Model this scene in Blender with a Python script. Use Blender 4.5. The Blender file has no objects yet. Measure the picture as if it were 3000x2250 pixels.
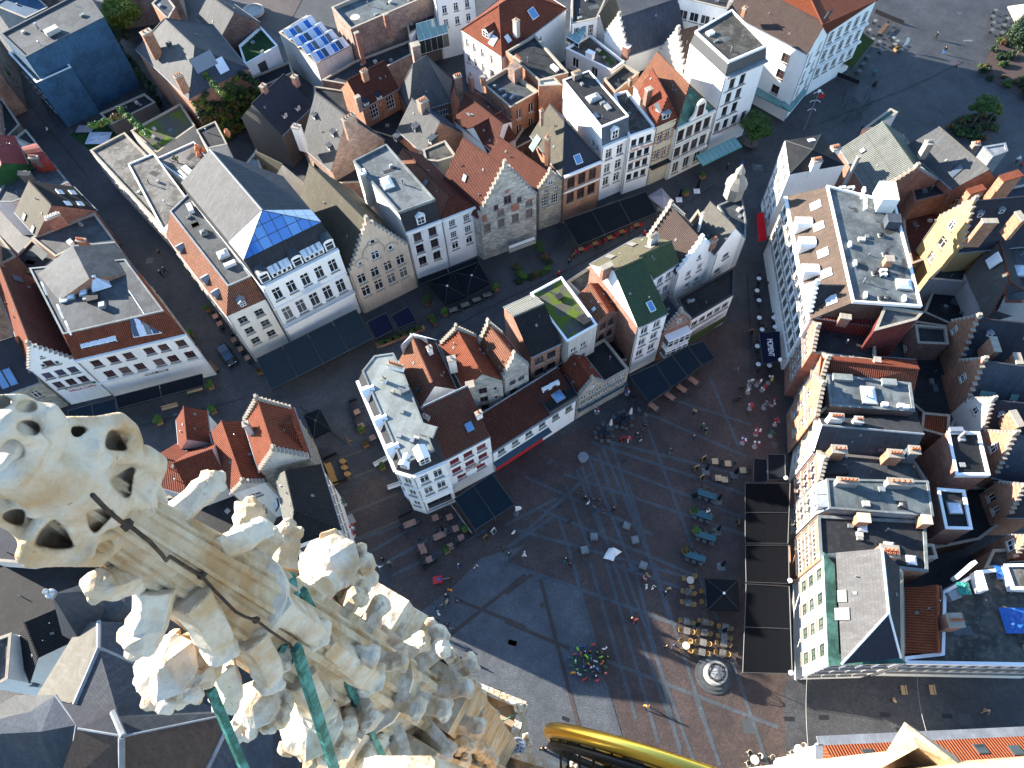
import bpy, bmesh, math, random
from mathutils import Vector, Matrix
random.seed(7)
R = math.radians
scene = bpy.context.scene
COL = scene.collection
# camera
CAMH = 95.0; FPX = 2130.0; NAD = (1577.7, 2322.7); PW, PH = 3000.0, 2250.0
_n = Vector((NAD[0]-PW/2, NAD[1]-PH/2, FPX)).normalized()
_f = Vector((0, -1, 0)); _f = (_f - _f.dot(_n)*_n).normalized()
_r = _f.cross(-_n).normalized()
def c2w(d): return Vector((d.dot(_r), d.dot(_f), -d.dot(_n)))
CAM = Vector((0, 0, CAMH))
cd = bpy.data.cameras.new('camera'); cam = bpy.data.objects.new('camera', cd); COL.objects.link(cam)
ex, ey, ez = c2w(Vector((1,0,0))), c2w(Vector((0,-1,0))), c2w(Vector((0,0,-1)))
cam.matrix_world = Matrix(((ex.x,ey.x,ez.x,0),(ex.y,ey.y,ez.y,0),(ex.z,ey.z,ez.z,CAMH),(0,0,0,1)))
cd.sensor_fit = 'HORIZONTAL'; cd.sensor_width = 36; cd.lens = 36*FPX/PW
cd.clip_start = 0.05; cd.clip_end = 3000
cd.dof.use_dof = True; cd.dof.focus_distance = 75; cd.dof.aperture_fstop = 7.1
scene.camera = cam
# sky, sun, exposure
SUN_AZ, SUN_EL = R(157.0), R(17.3)
tosun = Vector((math.cos(SUN_AZ)*math.cos(SUN_EL), math.sin(SUN_AZ)*math.cos(SUN_EL), math.sin(SUN_EL)))
world = bpy.data.worlds.new('World'); scene.world = world; world.use_nodes = True
wn = world.node_tree.nodes; wn.clear()
sky = wn.new('ShaderNodeTexSky'); sky.sky_type = 'NISHITA'; sky.sun_disc = False
sky.sun_elevation = SUN_EL; sky.sun_rotation = math.pi/2 - SUN_AZ
sky.air_density = 1.0; sky.dust_density = 0.1; sky.ozone_density = 3.0
bg = wn.new('ShaderNodeBackground'); bg.inputs['Strength'].default_value = 0.105
wo = wn.new('ShaderNodeOutputWorld')
world.node_tree.links.new(sky.outputs[0], bg.inputs[0]); world.node_tree.links.new(bg.outputs[0], wo.inputs[0])
sl = bpy.data.lights.new('sun', 'SUN'); sl.energy = 5.0; sl.angle = R(0.5); sl.color = (1.0, 0.91, 0.78)
so = bpy.data.objects.new('sun', sl); COL.objects.link(so); so.location = (-60, 30, 130)
so.rotation_euler = (-tosun).to_track_quat('-Z', 'Y').to_euler()
vs = scene.view_settings; vs.view_transform = 'Standard'; vs.look = 'None'; vs.gamma = 1; vs.exposure = 2.32
# picture point > place
OX = (0, 740, 1480, 2200); OY = (0, 550, 1100, 1650); CS = 800/2212
def px(s):
 if not isinstance(s, str): return s
 if s[0].isalpha():
  k = min(ord(s[0])-65, 15); a, b = s[1:].split(',')
  return (OX[k % 4]+float(a)*CS, OY[k//4]+float(b)*CS)
 a, b = s.split(','); return (float(a), float(b))
def ray(s):
 p = px(s); return c2w(Vector((p[0]-PW/2, p[1]-PH/2, FPX)))
def at(s, z=0.0):
 d = ray(s); t = (z-CAMH)/d.z; return CAM + d*t
def pts(s, z=0.0): return [at(q, z) for q in s.split()]
def hit(s, p, n):
 d = ray(s); return CAM + d*((p-CAM).dot(n)/d.dot(n))
def zover(s, g):
 d = ray(s); h = Vector((d.x, d.y)); t = Vector((g.x, g.y)).dot(h)/h.dot(h); return CAMH + d.z*t
# mesh builder
class MB:
 def __init__(s): s.nouv = False; s.v = []; s.f = []; s.m = []; s.sm = []; s.uvdir = []
 def face(s, P, m=0, ud=None, smooth=False):
  i = len(s.v); s.v += [tuple(p) for p in P]; s.f.append(tuple(range(i, i+len(P)))); s.m.append(m); s.sm.append(smooth); s.uvdir.append(ud)
 def box(s, c, ax, ay, az, m=0, bottom=True):
  a, b, c2, d = c-ax-ay, c+ax-ay, c+ax+ay, c-ax+ay
  s.face([a+az, b+az, c2+az, d+az], m)
  for p, q in ((a, b), (b, c2), (c2, d), (d, a)): s.face([p, q, q+az, p+az], m)
  if bottom: s.face([d, c2, b, a], m)
 def abox(s, x0, x1, y0, y1, z0, z1, m=0):
  s.box(Vector(((x0+x1)/2, (y0+y1)/2, z0)), Vector(((x1-x0)/2, 0, 0)), Vector((0, (y1-y0)/2, 0)), Vector((0, 0, z1-z0)), m)
 def tube(s, P, r, n=8, m=0, cap=True, smooth=True):
  P = [Vector(p) for p in P]; rs = r if isinstance(r, (list, tuple)) else [r]*len(P); rings = []
  prev = None
  for i, p in enumerate(P):
   d = (P[min(i+1, len(P)-1)]-P[max(i-1, 0)]).normalized()
   a = prev if prev is not None else (Vector((0, 0, 1)) if abs(d.z) < .9 else Vector((1, 0, 0)))
   a = (a - a.dot(d)*d).normalized(); prev = a; b = d.cross(a)
   rings.append([p + (a*math.cos(2*math.pi*k/n)+b*math.sin(2*math.pi*k/n))*rs[i] for k in range(n)])
  for i in range(len(P)-1):
   for k in range(n):
    s.face([rings[i][k], rings[i][(k+1) % n], rings[i+1][(k+1) % n], rings[i+1][k]], m, smooth=smooth)
  if cap: s.face(rings[0][::-1], m); s.face(rings[-1], m)
 def lathe(s, c, prof, n=16, m=0, smooth=True):
  for (r0, z0), (r1, z1) in zip(prof, prof[1:]):
   for k in range(n):
    a, b = 2*math.pi*k/n, 2*math.pi*(k+1)/n
    q = [c+Vector((r0*math.cos(a), r0*math.sin(a), z0)), c+Vector((r0*math.cos(b), r0*math.sin(b), z0)),
                     c+Vector((r1*math.cos(b), r1*math.sin(b), z1)), c+Vector((r1*math.cos(a), r1*math.sin(a), z1))]
    if r0 < 1e-5: q = [q[0], q[2], q[3]]
    elif r1 < 1e-5: q = q[:3]
    s.face(q, m, smooth=smooth)
 def blob(s, c, r, m=0, seed=0, amp=.25, sub=2):
  bm = bmesh.new(); bmesh.ops.create_icosphere(bm, subdivisions=sub, radius=1)
  rnd = random.Random(seed); ph = [Vector((rnd.uniform(-3, 3), rnd.uniform(-3, 3), rnd.uniform(-3, 3))) for _ in range(4)]
  for v in bm.verts:
   k = 1 + amp*sum(math.sin(v.co.dot(q)*1.5+i) for i, q in enumerate(ph))/2.2
   v.co = v.co*k
  bm.verts.ensure_lookup_table(); i = len(s.v)
  rr = r if isinstance(r, Vector) else Vector((r, r, r))
  s.v += [tuple(c+Vector((v.co.x*rr.x, v.co.y*rr.y, v.co.z*rr.z))) for v in bm.verts]
  for fc in bm.faces: s.f.append(tuple(i+v.index for v in fc.verts)); s.m.append(m); s.sm.append(True); s.uvdir.append(None)
  bm.free()
 def mesh(s, name, mats, weld=False):
  me = bpy.data.meshes.new(name); me.from_pydata(s.v, [], s.f)
  for q in mats: me.materials.append(M(q))
  me.polygons.foreach_set('material_index', s.m); me.polygons.foreach_set('use_smooth', s.sm)
  uv = me.uv_layers.new(name='UVMap'); up = Vector((0, 0, 1)); dat = uv.data
  for i, fc in enumerate(s.f if not s.nouv else ()):
   p = [Vector(s.v[k]) for k in fc]
   n = Vector((0, 0, 0))
   for a in range(1, len(p)-1): n += (p[a]-p[0]).cross(p[a+1]-p[0])
   if n.length < 1e-9: continue
   n.normalize(); ud = s.uvdir[i]
   if ud is not None: u = (ud - ud.dot(n)*n).normalized()
   else:
    u = up.cross(n)
    if u.length < .05: u = (p[1]-p[0])
    u.normalize()
   v = n.cross(u)
   for k, l in enumerate(me.polygons[i].loop_indices): dat[l].uv = (p[k].dot(u), p[k].dot(v))
  if weld:
   bm = bmesh.new(); bm.from_mesh(me); bmesh.ops.remove_doubles(bm, verts=bm.verts, dist=1e-4); bm.to_mesh(me); bm.free()
  me.update(); return me
def link(name, data, parent=None, mat=None):
 o = bpy.data.objects.new(name, data); COL.objects.link(o)
 if parent is not None: o.parent = parent
 if mat is not None: o.matrix_local = mat
 return o
def part(name, mb, mats, root, world_coords=True, weld=False):
 o = link(name, mb.mesh(name, mats, weld), root)
 if world_coords: o.location = -root.location if root.parent is None else Vector((0, 0, 0))
 return o
def sub(name, mb, mats, parent): return link(name, mb.mesh(name, mats), parent)
def root(name, loc, label, cat, group=None):
 o = bpy.data.objects.new(name, None); COL.objects.link(o); o.location = loc; o.empty_display_size = .3
 o['label'] = label; o['category'] = cat
 if group: o['group'] = group
 return o
def tag(o, label, cat, group=None):
 o['label'] = label; o['category'] = cat
 if group: o['group'] = group
 return o
def solo(name, mb, mats, label, cat, group=None, loc=None, weld=False):
 o = link(name, mb.mesh(name, mats, weld))
 if loc is not None: o.location = loc
 return tag(o, label, cat, group)
def struct(name, mb, mats):
 o = link(name, mb.mesh(name, mats)); o['kind'] = 'structure'; return o
def copy_tree(o, parent=None):
 c = o.copy(); COL.objects.link(c); c.parent = parent
 for ch in o.children: copy_tree(ch, c)
 return c
Z = Vector((0, 0, 1))
def rotz(a): return Matrix.Rotation(a, 4, 'Z')
def TR(p, a=0, s=1): return Matrix.Translation(p) @ rotz(a) @ Matrix.Scale(s, 4)
def hv(v): return Vector((v.x, v.y, 0)).normalized()
def ang(v): return math.atan2(v.y, v.x)
# materials
MATS = {}
def M(name):
 return MATS[name] if isinstance(name, str) else name
class NT:
 def __init__(s, name):
  s.mat = bpy.data.materials.new(name); s.mat.use_nodes = True; s.t = s.mat.node_tree; s.n = s.t.nodes; s.l = s.t.links
  s.b = s.n['Principled BSDF']; MATS[name] = s.mat
 def new(s, k, **kw):
  o = s.n.new(k)
  for a, b in kw.items(): setattr(o, a, b)
  return o
 def uv(s, sc=(1, 1, 1), rot=0):
  a = s.new('ShaderNodeUVMap'); m = s.new('ShaderNodeMapping'); s.l.new(a.outputs[0], m.inputs[0])
  m.inputs['Scale'].default_value = sc; m.inputs['Rotation'].default_value = (0, 0, rot); return m.outputs[0]
 def pos(s, sc=(1, 1, 1)):
  a = s.new('ShaderNodeNewGeometry'); m = s.new('ShaderNodeMapping'); s.l.new(a.outputs['Position'], m.inputs[0])
  m.inputs['Scale'].default_value = sc; return m.outputs[0]
 def objc(s, sc=(1, 1, 1)):
  a = s.new('ShaderNodeTexCoord'); m = s.new('ShaderNodeMapping'); s.l.new(a.outputs['Object'], m.inputs[0])
  m.inputs['Scale'].default_value = sc; return m.outputs[0]
 def noise(s, vec, sc, det=4, rough=.6):
  o = s.new('ShaderNodeTexNoise'); s.l.new(vec, o.inputs['Vector']); o.inputs['Scale'].default_value = sc
  o.inputs['Detail'].default_value = det; o.inputs['Roughness'].default_value = rough; return o.outputs['Fac']
 def ramp(s, fac, stops):
  o = s.new('ShaderNodeValToRGB'); s.l.new(fac, o.inputs[0]); e = o.color_ramp.elements
  while len(e) < len(stops): e.new(.5)
  for i, (p, c) in enumerate(stops):
   e[i].position = p; e[i].color = (c, c, c, 1) if isinstance(c, (int, float)) else (*c, 1)
  return o.outputs[0]
 def mix(s, fac, a, b, mode='MIX'):
  o = s.new('ShaderNodeMix', data_type='RGBA', blend_type=mode)
  for sock, v in ((o.inputs[0], fac), (o.inputs[6], a), (o.inputs[7], b)):
   if hasattr(v, 'is_linked'): s.l.new(v, sock)
   elif isinstance(v, (int, float)): sock.default_value = v if sock.type == 'VALUE' else (v, v, v, 1)
   else: sock.default_value = (*v, 1)
  return o.outputs[2]
 def math(s, op, a, b=0):
  o = s.new('ShaderNodeMath', operation=op)
  for i, v in enumerate((a, b)):
   if hasattr(v, 'is_linked'): s.l.new(v, o.inputs[i])
   else: o.inputs[i].default_value = v
  return o.outputs[0]
 def sep(s, vec):
  o = s.new('ShaderNodeSeparateXYZ'); s.l.new(vec, o.inputs[0]); return o.outputs
 def bump(s, h, st=.5, dist=.05):
  o = s.new('ShaderNodeBump'); s.l.new(h, o.inputs['Height']); o.inputs['Strength'].default_value = st; o.inputs['Distance'].default_value = dist
  s.l.new(o.outputs[0], s.b.inputs['Normal'])
 def fin(s, col, rough=.8, spec=.3, metal=0):
  i = s.b.inputs
  if hasattr(col, 'is_linked'): s.l.new(col, i['Base Color'])
  else: i['Base Color'].default_value = (*col, 1)
  if hasattr(rough, 'is_linked'): s.l.new(rough, i['Roughness'])
  else: i['Roughness'].default_value = rough
  i['Specular IOR Level'].default_value = spec; i['Metallic'].default_value = metal
def dk(c, k): return tuple(x*k for x in c)
def rowrand(t, uv, tw, th):
 x = t.sep(uv); r = t.math('FLOOR', t.math('DIVIDE', x[1], th)); c = t.math('FLOOR', t.math('ADD', t.math('DIVIDE', x[0], tw), t.math('MULTIPLY', r, .5)))
 cb = t.new('ShaderNodeCombineXYZ'); t.l.new(c, cb.inputs[0]); t.l.new(r, cb.inputs[1])
 w = t.new('ShaderNodeTexWhiteNoise', noise_dimensions='2D'); t.l.new(cb.outputs[0], w.inputs[0]); return w.outputs[0]
def m_plaster(name, col, dirt=.25, rough=.85):
 t = NT(name); p = t.pos(); n1 = t.noise(p, .35, 5); st = t.noise(t.uv((2.2, .18, 1)), 1.3, 4); n2 = t.noise(p, 3.0, 3)
 f = t.math('MULTIPLY', t.ramp(st, [(.45, 0.), (.75, 1.)]), dirt)
 c = t.mix(f, col, dk(col, .55)); c = t.mix(t.math('MULTIPLY', t.ramp(n1, [(.4, 0.), (.7, 1.)]), dirt), c, dk(col, .7))
 c = t.mix(t.math('MULTIPLY', n2, .12), c, dk(col, .5)); t.bump(n2, .15, .02); t.fin(c, rough, .2)
def m_brick(name, col, mortar=(.33, .30, .27), bw=.44, bh=.15, dirt=.5):
 col = dk(col, .8); t = NT(name); b = t.new('ShaderNodeTexBrick'); t.l.new(t.uv(), b.inputs['Vector']); i = b.inputs
 i['Scale'].default_value = 1; i['Brick Width'].default_value = bw; i['Row Height'].default_value = bh; i['Mortar Size'].default_value = .012
 i['Color1'].default_value = (*dk(col, 1.2), 1); i['Color2'].default_value = (*dk(col, .6), 1); i['Mortar'].default_value = (*mortar, 1)
 p = t.pos(); n1 = t.noise(p, .5, 6, .7); n2 = t.noise(p, 2.5, 4)
 c = t.mix(t.math('MULTIPLY', t.ramp(n1, [(.42, 0.), (.68, 1.)]), dirt), b.outputs[0], dk(col, .38))
 c = t.mix(t.math('MULTIPLY', t.ramp(n2, [(.5, 0.), (.8, 1.)]), dirt*.6), c, (.36, .32, .28))
 t.bump(b.outputs['Fac'], -.3, .02); t.fin(c, .9, .15)
def m_pantile(name, col, tw=.26, th=.34, moss=None, mamt=0., var=.5):
 col = dk(col, .72); t = NT(name); uv = t.uv(); x = t.sep(uv); p = t.pos()
 rib = t.math('SINE', t.math('MULTIPLY', x[0], 2*math.pi/tw)); row = t.math('FRACT', t.math('DIVIDE', x[1], th))
 h = t.math('ADD', t.math('MULTIPLY', rib, .5), t.math('MULTIPLY', t.math('SUBTRACT', 1., row), .55))
 rn = rowrand(t, uv, tw, th); c = t.mix(t.math('MULTIPLY', rn, var), col, dk(col, .45))
 c = t.mix(t.math('MULTIPLY', t.ramp(t.noise(p, .6, 5, .7), [(.42, 0.), (.7, 1.)]), .6), c, dk(col, .42))
 c = t.mix(t.math('MULTIPLY', t.ramp(t.noise(p, 3.5, 3), [(.55, 0.), (.75, 1.)]), .35), c, (min(1, col[0]*1.5), min(1, col[1]*1.8), min(1, col[2]*1.9)))
 gap = t.ramp(rib, [(.0, 1.), (.22, 0.)]); c = t.mix(t.math('MULTIPLY', gap, .8), c, dk(col, .25))
 g2 = t.ramp(row, [(.0, 1.), (.12, 0.)]); c = t.mix(t.math('MULTIPLY', g2, .5), c, dk(col, .3))
 if moss:
  c = t.mix(t.math('MULTIPLY', t.ramp(t.noise(p, 1.1, 6, .75), [(.5-mamt*.3, 0.), (.62, 1.)]), min(1, mamt*1.5)), c, moss)
 t.bump(h, 1., .1); t.fin(c, .85, .2)
def m_slate(name, col, tw=.3, th=.22, var=.5, rough=.5, moss=None):
 col = dk(col, .55); t = NT(name); uv = t.uv(); x = t.sep(uv); p = t.pos(); rn = rowrand(t, uv, tw, th)
 row = t.math('FRACT', t.math('DIVIDE', x[1], th)); r = t.math('FLOOR', t.math('DIVIDE', x[1], th))
 colx = t.math('FRACT', t.math('ADD', t.math('DIVIDE', x[0], tw), t.math('MULTIPLY', r, .5)))
 c = t.mix(t.math('MULTIPLY', rn, var), col, dk(col, .5))
 c = t.mix(t.ramp(t.noise(p, .5, 6, .7), [(.38, 0.), (.75, .7)]), c, dk(col, .55))
 c = t.mix(t.ramp(t.noise(t.uv((1.5, .25, 1)), 1.2, 4), [(.5, 0.), (.8, .5)]), c, tuple(min(1, q*1.6) for q in col))
 if moss: c = t.mix(t.ramp(t.noise(p, .9, 6, .75), [(.5, 0.), (.65, .8)]), c, moss)
 e = t.math('MAXIMUM', t.ramp(row, [(.0, 1.), (.14, 0.)]), t.ramp(colx, [(.0, 1.), (.1, 0.)]))
 c = t.mix(t.math('MULTIPLY', e, .55), c, dk(col, .28))
 h = t.math('ADD', t.math('SUBTRACT', 1., row), t.math('MULTIPLY', rn, .4)); t.bump(h, .7, .03); t.fin(c, max(rough, .78), .2)
def m_flat(name, col, seam=1.0, rough=.7, stain=.5, wet=False, spec=.35):
 col = dk(col, .5); t = NT(name); uv = t.uv(); x = t.sep(uv); p = t.pos()
 fr = t.math('FRACT', t.math('DIVIDE', x[0], seam)); s = t.ramp(fr, [(.0, 1.), (.05, 0.)])
 id_ = t.math('FLOOR', t.math('DIVIDE', x[0], seam)); w = t.new('ShaderNodeTexWhiteNoise', noise_dimensions='1D'); t.l.new(id_, w.inputs['W'])
 c = t.mix(t.math('MULTIPLY', w.outputs[0], .35), col, dk(col, .6))
 n = t.noise(p, .35, 6, .65); c = t.mix(t.math('MULTIPLY', t.ramp(n, [(.42, 0.), (.56, 1.)]), min(1, stain*1.4)), c, dk(col, .42))
 n2 = t.noise(p, 1.6, 5, .7); c = t.mix(t.math('MULTIPLY', t.ramp(n2, [(.52, 0.), (.7, 1.)]), stain*.7), c, tuple(min(1, q*1.7+.02) for q in col))
 c = t.mix(t.math('MULTIPLY', s, .6), c, dk(col, .4))
 if wet:
  pud = t.ramp(t.noise(p, .28, 3, .5), [(.6, 0.), (.63, 1.)]); c = t.mix(t.math('MULTIPLY', pud, .75), c, (.035, .028, .022))
  rg = t.ramp(pud, [(0., rough), (1., .08)]); t.bump(t.math('ADD', s, n2), .2, .02); t.fin(c, rg, .5); return
 t.bump(t.math('ADD', s, n2), .25, .02); t.fin(c, max(rough, .75), spec*.7)
def m_plain(name, col, rough=.6, spec=.4, metal=0, var=.15, sc=2.0):
 t = NT(name); n = t.noise(t.pos(), sc, 4); c = t.mix(t.math('MULTIPLY', n, var*2), col, dk(col, .5)); t.fin(c, rough, spec, metal)
def m_cloth(name, col, stripe=0.0, rough=.85):
 t = NT(name); x = t.sep(t.uv()); n = t.noise(t.pos(), .6, 4)
 c = t.mix(t.math('MULTIPLY', n, .5), col, dk(col, .5))
 if stripe: c = t.mix(t.math('MULTIPLY', t.ramp(t.math('FRACT', t.math('DIVIDE', x[1], stripe)), [(0., 1.), (.08, 0.)]), .6), c, dk(col, .4))
 t.fin(c, .95, .06)
def m_glass(name, col, rough=.06, spec=.7, var=.6):
 t = NT(name); n = t.noise(t.objc(), .8, 2); oi = t.new('ShaderNodeObjectInfo')
 r3 = t.ramp(oi.outputs['Random'], [(.0, 0.), (.6, .15), (.85, .4), (1., 1.)]); c = t.mix(t.math('MULTIPLY', r3, var), col, (.22, .21, .19)); t.fin(c, rough, spec)
m_plaster('white', (.80, .79, .76)); m_plaster('white2', (.72, .71, .68), .4); m_plaster('cream', (.62, .57, .47), .4); m_plaster('cream2', (.70, .66, .58), .3)
m_plaster('yellow', (.46, .295, .13), .4); m_plaster('buff', (.55, .46, .33), .5); m_plaster('greyw', (.36, .36, .36), .5); m_plaster('dirtw', (.5, .48, .43), .8)
m_plaster('pale', (.6, .59, .55), .6); m_plaster('concrete', (.4, .38, .35), .6); m_plaster('coping', (.34, .30, .24), .8); m_plaster('darkw', (.12, .11, .10), .6)
m_plaster('sand', (.58, .45, .34), .6); m_plaster('orangew', (.62, .35, .14), .4)
m_brick('brick', (.30, .115, .07)); m_brick('brick_d', (.17, .075, .055)); m_brick('brick_o', (.42, .17, .08)); m_brick('brick_p', (.34, .22, .17), dirt=.8); m_brick('brick_w', (.5, .44, .36), dirt=.5)
m_brick('stone', (.46, .42, .34), (.28, .26, .22), .6, .3, .6); m_brick('stone_w', (.52, .5, .45), (.34, .32, .28), .6, .3, .7); m_brick('brick_r', (.40, .13, .08), dirt=.3)
m_pantile('tile_o', (.37, .10, .048)); m_pantile('tile_r', (.33, .085, .045)); m_pantile('tile_d', (.19, .06, .04)); m_pantile('tile_p', (.40, .17, .10)); m_pantile('tile_b', (.145, .10, .085))
m_pantile('tile_k', (.035, .036, .04)); m_pantile('tile_g', (.11, .12, .075), moss=(.035, .075, .035), mamt=.75); m_pantile('tile_y', (.27, .24, .15), th=.3); m_pantile('tile_s', (.32, .31, .27))
m_pantile('tile_or', (.45, .115, .045), .3, .4, var=.3); m_pantile('tile_m', (.24, .07, .045), moss=(.05, .045, .03), mamt=.35)
m_pantile('corr', (.27, .28, .255), .3, 3.0, var=.2); m_pantile('redslate', (.22, .045, .04), .4, .4, var=.3)
m_slate('slate', (.11, .12, .135)); m_slate('slate_l', (.145, .15, .155)); m_slate('slate_b', (.095, .115, .15)); m_slate('slate_d', (.055, .058, .066)); m_slate('slate_h', (.16, .16, .165), .42, .4, .35)
m_slate('slate_c', (.13, .16, .20), .5, .42, .35); m_slate('slate_br', (.15, .105, .08), .3, .25); m_slate('slate_gr', (.13, .115, .085), .35, .25, moss=(.05, .05, .03)); m_slate('slate_g', (.17, .20, .165), .9, 1.2, .25); m_slate('slate_s', (.05, .055, .075), .3, .22, .4)
m_slate('slate_y', (.17, .16, .14), .4, .35, .3)
m_flat('bitumen', (.13, .145, .155)); m_flat('bit_l', (.27, .30, .31)); m_flat('bit_g', (.20, .24, .25), 1.1); m_flat('bit_d', (.05, .053, .058)); m_flat('bit_k', (.022, .024, .028), 1.4, .5); m_flat('bit_w', (.20, .23, .235), 1.2, .6, .6, True)
m_flat('bit_b', (.15, .14, .12), 1.0, .8, .8); m_flat('deck', (.30, .28, .25), .18, .8, .8); m_flat('zinc', (.42, .46, .5), .6, .45, .3, spec=.5); m_flat('lead', (.36, .40, .40), 1.0, .55, .4); m_flat('zincl', (.42, .47, .45), .9, .6, .35)
m_flat('copper', (.12, .30, .24), .8, .7, .7); m_flat('bluecor', (.07, .19, .33), .3, .55, .4); m_flat('redmetal', (.42, .07, .055), .45, .5, .35); m_flat('turf', (.03, .10, .025), 2, .95, .5); t = NT('moss'); n = t.noise(t.pos(), .45, 7, .7); t.fin(t.mix(t.ramp(n, [(.46, 0.), (.56, 1.)]), (.075, .07, .06), (.075, .115, .015)), .95, .1); t.bump(n, .5, .1); m_flat('greenmetal', (.03, .16, .05), 2., .6, .3)
m_glass('glass', (.012, .015, .02)); m_glass('glass_b', (.02, .045, .09)); m_glass('glass_g', (.012, .022, .02)); m_glass('curtain', (.16, .15, .13), .25, .6, .2)
m_plain('skyglass', (.50, .56, .62), .12, .6, 0, .15); m_plain('blueglass', (.01, .12, .44), .06, .8, 0, .2, .5); m_plain('blueglass2', (.05, .2, .5), .06, .8, 0, .3, .5); m_plain('skyreflect', (.10, .22, .42), .08, .7, 0, .3, 1.); m_plain('whiteglass', (.55, .60, .68), .15, .6, 0, .2, .5); m_plain('grnglass', (.16, .30, .30), .1, .7, 0, .3, 1.)  # sky-blue rooflight pane has the sky's reflection painted into its base colour
m_plain('pframe', (.75, .75, .73), .5); m_plain('bframe', (.13, .035, .025), .5); m_plain('gframe', (.04, .075, .035), .5); m_plain('kframe', (.02, .02, .022), .4); m_plain('rframe', (.38, .02, .02), .5); m_plain('greyframe', (.25, .25, .24), .5); m_plain('mframe', (.16, .10, .11), .5)
m_plain('white_p', (.78, .78, .77), .5); m_plain('black', (.012, .012, .014), .5); m_plain('darkgrey', (.05, .055, .06), .5); m_plain('steel', (.38, .40, .42), .35, .5, .6); m_plain('grey', (.25, .25, .25), .6)
m_plain('red', (.5, .02, .025), .5); m_plain('gold', (.95, .60, .10), .3, .6, 1.0, .12); m_plain('terracotta', (.42, .14, .06), .8); m_plain('teal', (.02, .085, .11), .55); m_plain('wood', (.30, .17, .075), .65, .3, 0, .35, 8); m_plain('wood_l', (.48, .34, .19), .6, .3, 0, .3, 8); m_plain('wood_d', (.12, .065, .04), .7, .3, 0, .35, 8); m_plain('wood_r', (.30, .16, .11), .7)
m_plain('rattan', (.42, .24, .08), .7, .3, 0, .4, 12); m_plain('verdi', (.03, .28, .22), .55, .4, .2, .5, 6); m_plain('tarp', (.015, .10, .36), .5, .4, 0, .3, 4); m_plain('green', (.02, .12, .05), .6); m_plain('blue', (.03, .09, .32), .6); m_plain('yellow_p', (.65, .5, .04), .6); m_plain('mauve', (.27, .24, .26), .8); m_plain('skin', (.5, .3, .2), .6, .3, 0, .05); m_plain('beige', (.48, .42, .33), .8); m_plain('tyre', (.015, .015, .016), .8)
m_plain('chocolate', (.06, .04, .035), .7); m_plain('carpaint', (.006, .008, .014), .12, .7)
m_cloth('awn_k', (.009, .011, .015)); m_cloth('awn_s', (.02, .032, .042), .45); m_cloth('awn_t', (.012, .022, .032), .8); m_cloth('awn_n', (.009, .012, .03)); m_cloth('awn_r', (.45, .012, .02)); m_cloth('awn_g', (.045, .06, .02)); m_cloth('awn_b', (.0045, .005, .0065), .35); m_cloth('awn_w', (.62, .6, .55)); m_cloth('awn_blue', (.045, .08, .115))
# windows
WIN = {}
def win_mesh(w, h, st, fm, gm):
 k = (round(w, 2), round(h, 2), st, fm, gm)
 if k in WIN: return WIN[k]
 t = .07; fr = MB(); X = lambda x0, x1, z0, z1, y0=-.05, y1=.02, m=0: fr.abox(x0, x1, y0, y1, z0, z1, m)
 X(-w/2, -w/2+t, 0, h); X(w/2-t, w/2, 0, h); X(-w/2+t, w/2-t, 0, t); X(-w/2+t, w/2-t, h-t, h)
 if st in ('cross', 'T', 'two', 'four'): X(-t/2, t/2, t, h-t, -.045, .015)
 if st in ('cross', 'T'): X(-w/2+t, w/2-t, h*.66, h*.66+t, -.04, .012)
 if st == 'four': X(-w/2+t, w/2-t, h*.5-t/2, h*.5+t/2, -.04, .012)
 if st == 'grid':
  for q in (-w/6, w/6): X(q-.025, q+.025, t, h-t, -.04, .012)
  for q in (.33, .66): X(-w/2+t, w/2-t, h*q-.025, h*q+.025, -.038, .01)
 if st == 'bar': X(-w/2+t, w/2-t, h*.55, h*.55+t, -.04, .012)
 pn = MB(); pn.abox(-w/2+t*.5, w/2-t*.5, .022, .04, t*.5, h-t*.5)
 sl_ = MB(); sl_.abox(-w/2-.12, w/2+.12, -.30, .02, -.12, -.005)
 WIN[k] = (fr.mesh('window', [fm]), pn.mesh('pane', [gm]), sl_); return WIN[k]
SILL = {}
def put_window(rt, P, ux, w, h, st='cross', fm='pframe', gm='glass', sill='coping', depth=.16):
 fr, pn, slb = win_mesh(w, h, st, fm, gm); ny = Z.cross(ux)
 m = Matrix(((ux.x, ny.x, 0, P.x-rt.location.x+ny.x*depth), (ux.y, ny.y, 0, P.y-rt.location.y+ny.y*depth), (0, 0, 1, P.z-rt.location.z), (0, 0, 0, 1)))
 o = link('window', fr, rt, m); link('pane', pn, o)
 if sill:
  k = (round(w, 2), sill)
  if k not in SILL: SILL[k] = slb.mesh('sill', [sill])
  s = link('sill', SILL[k], o)
  s.location = (0, -depth+.08, 0)
 return o
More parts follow.
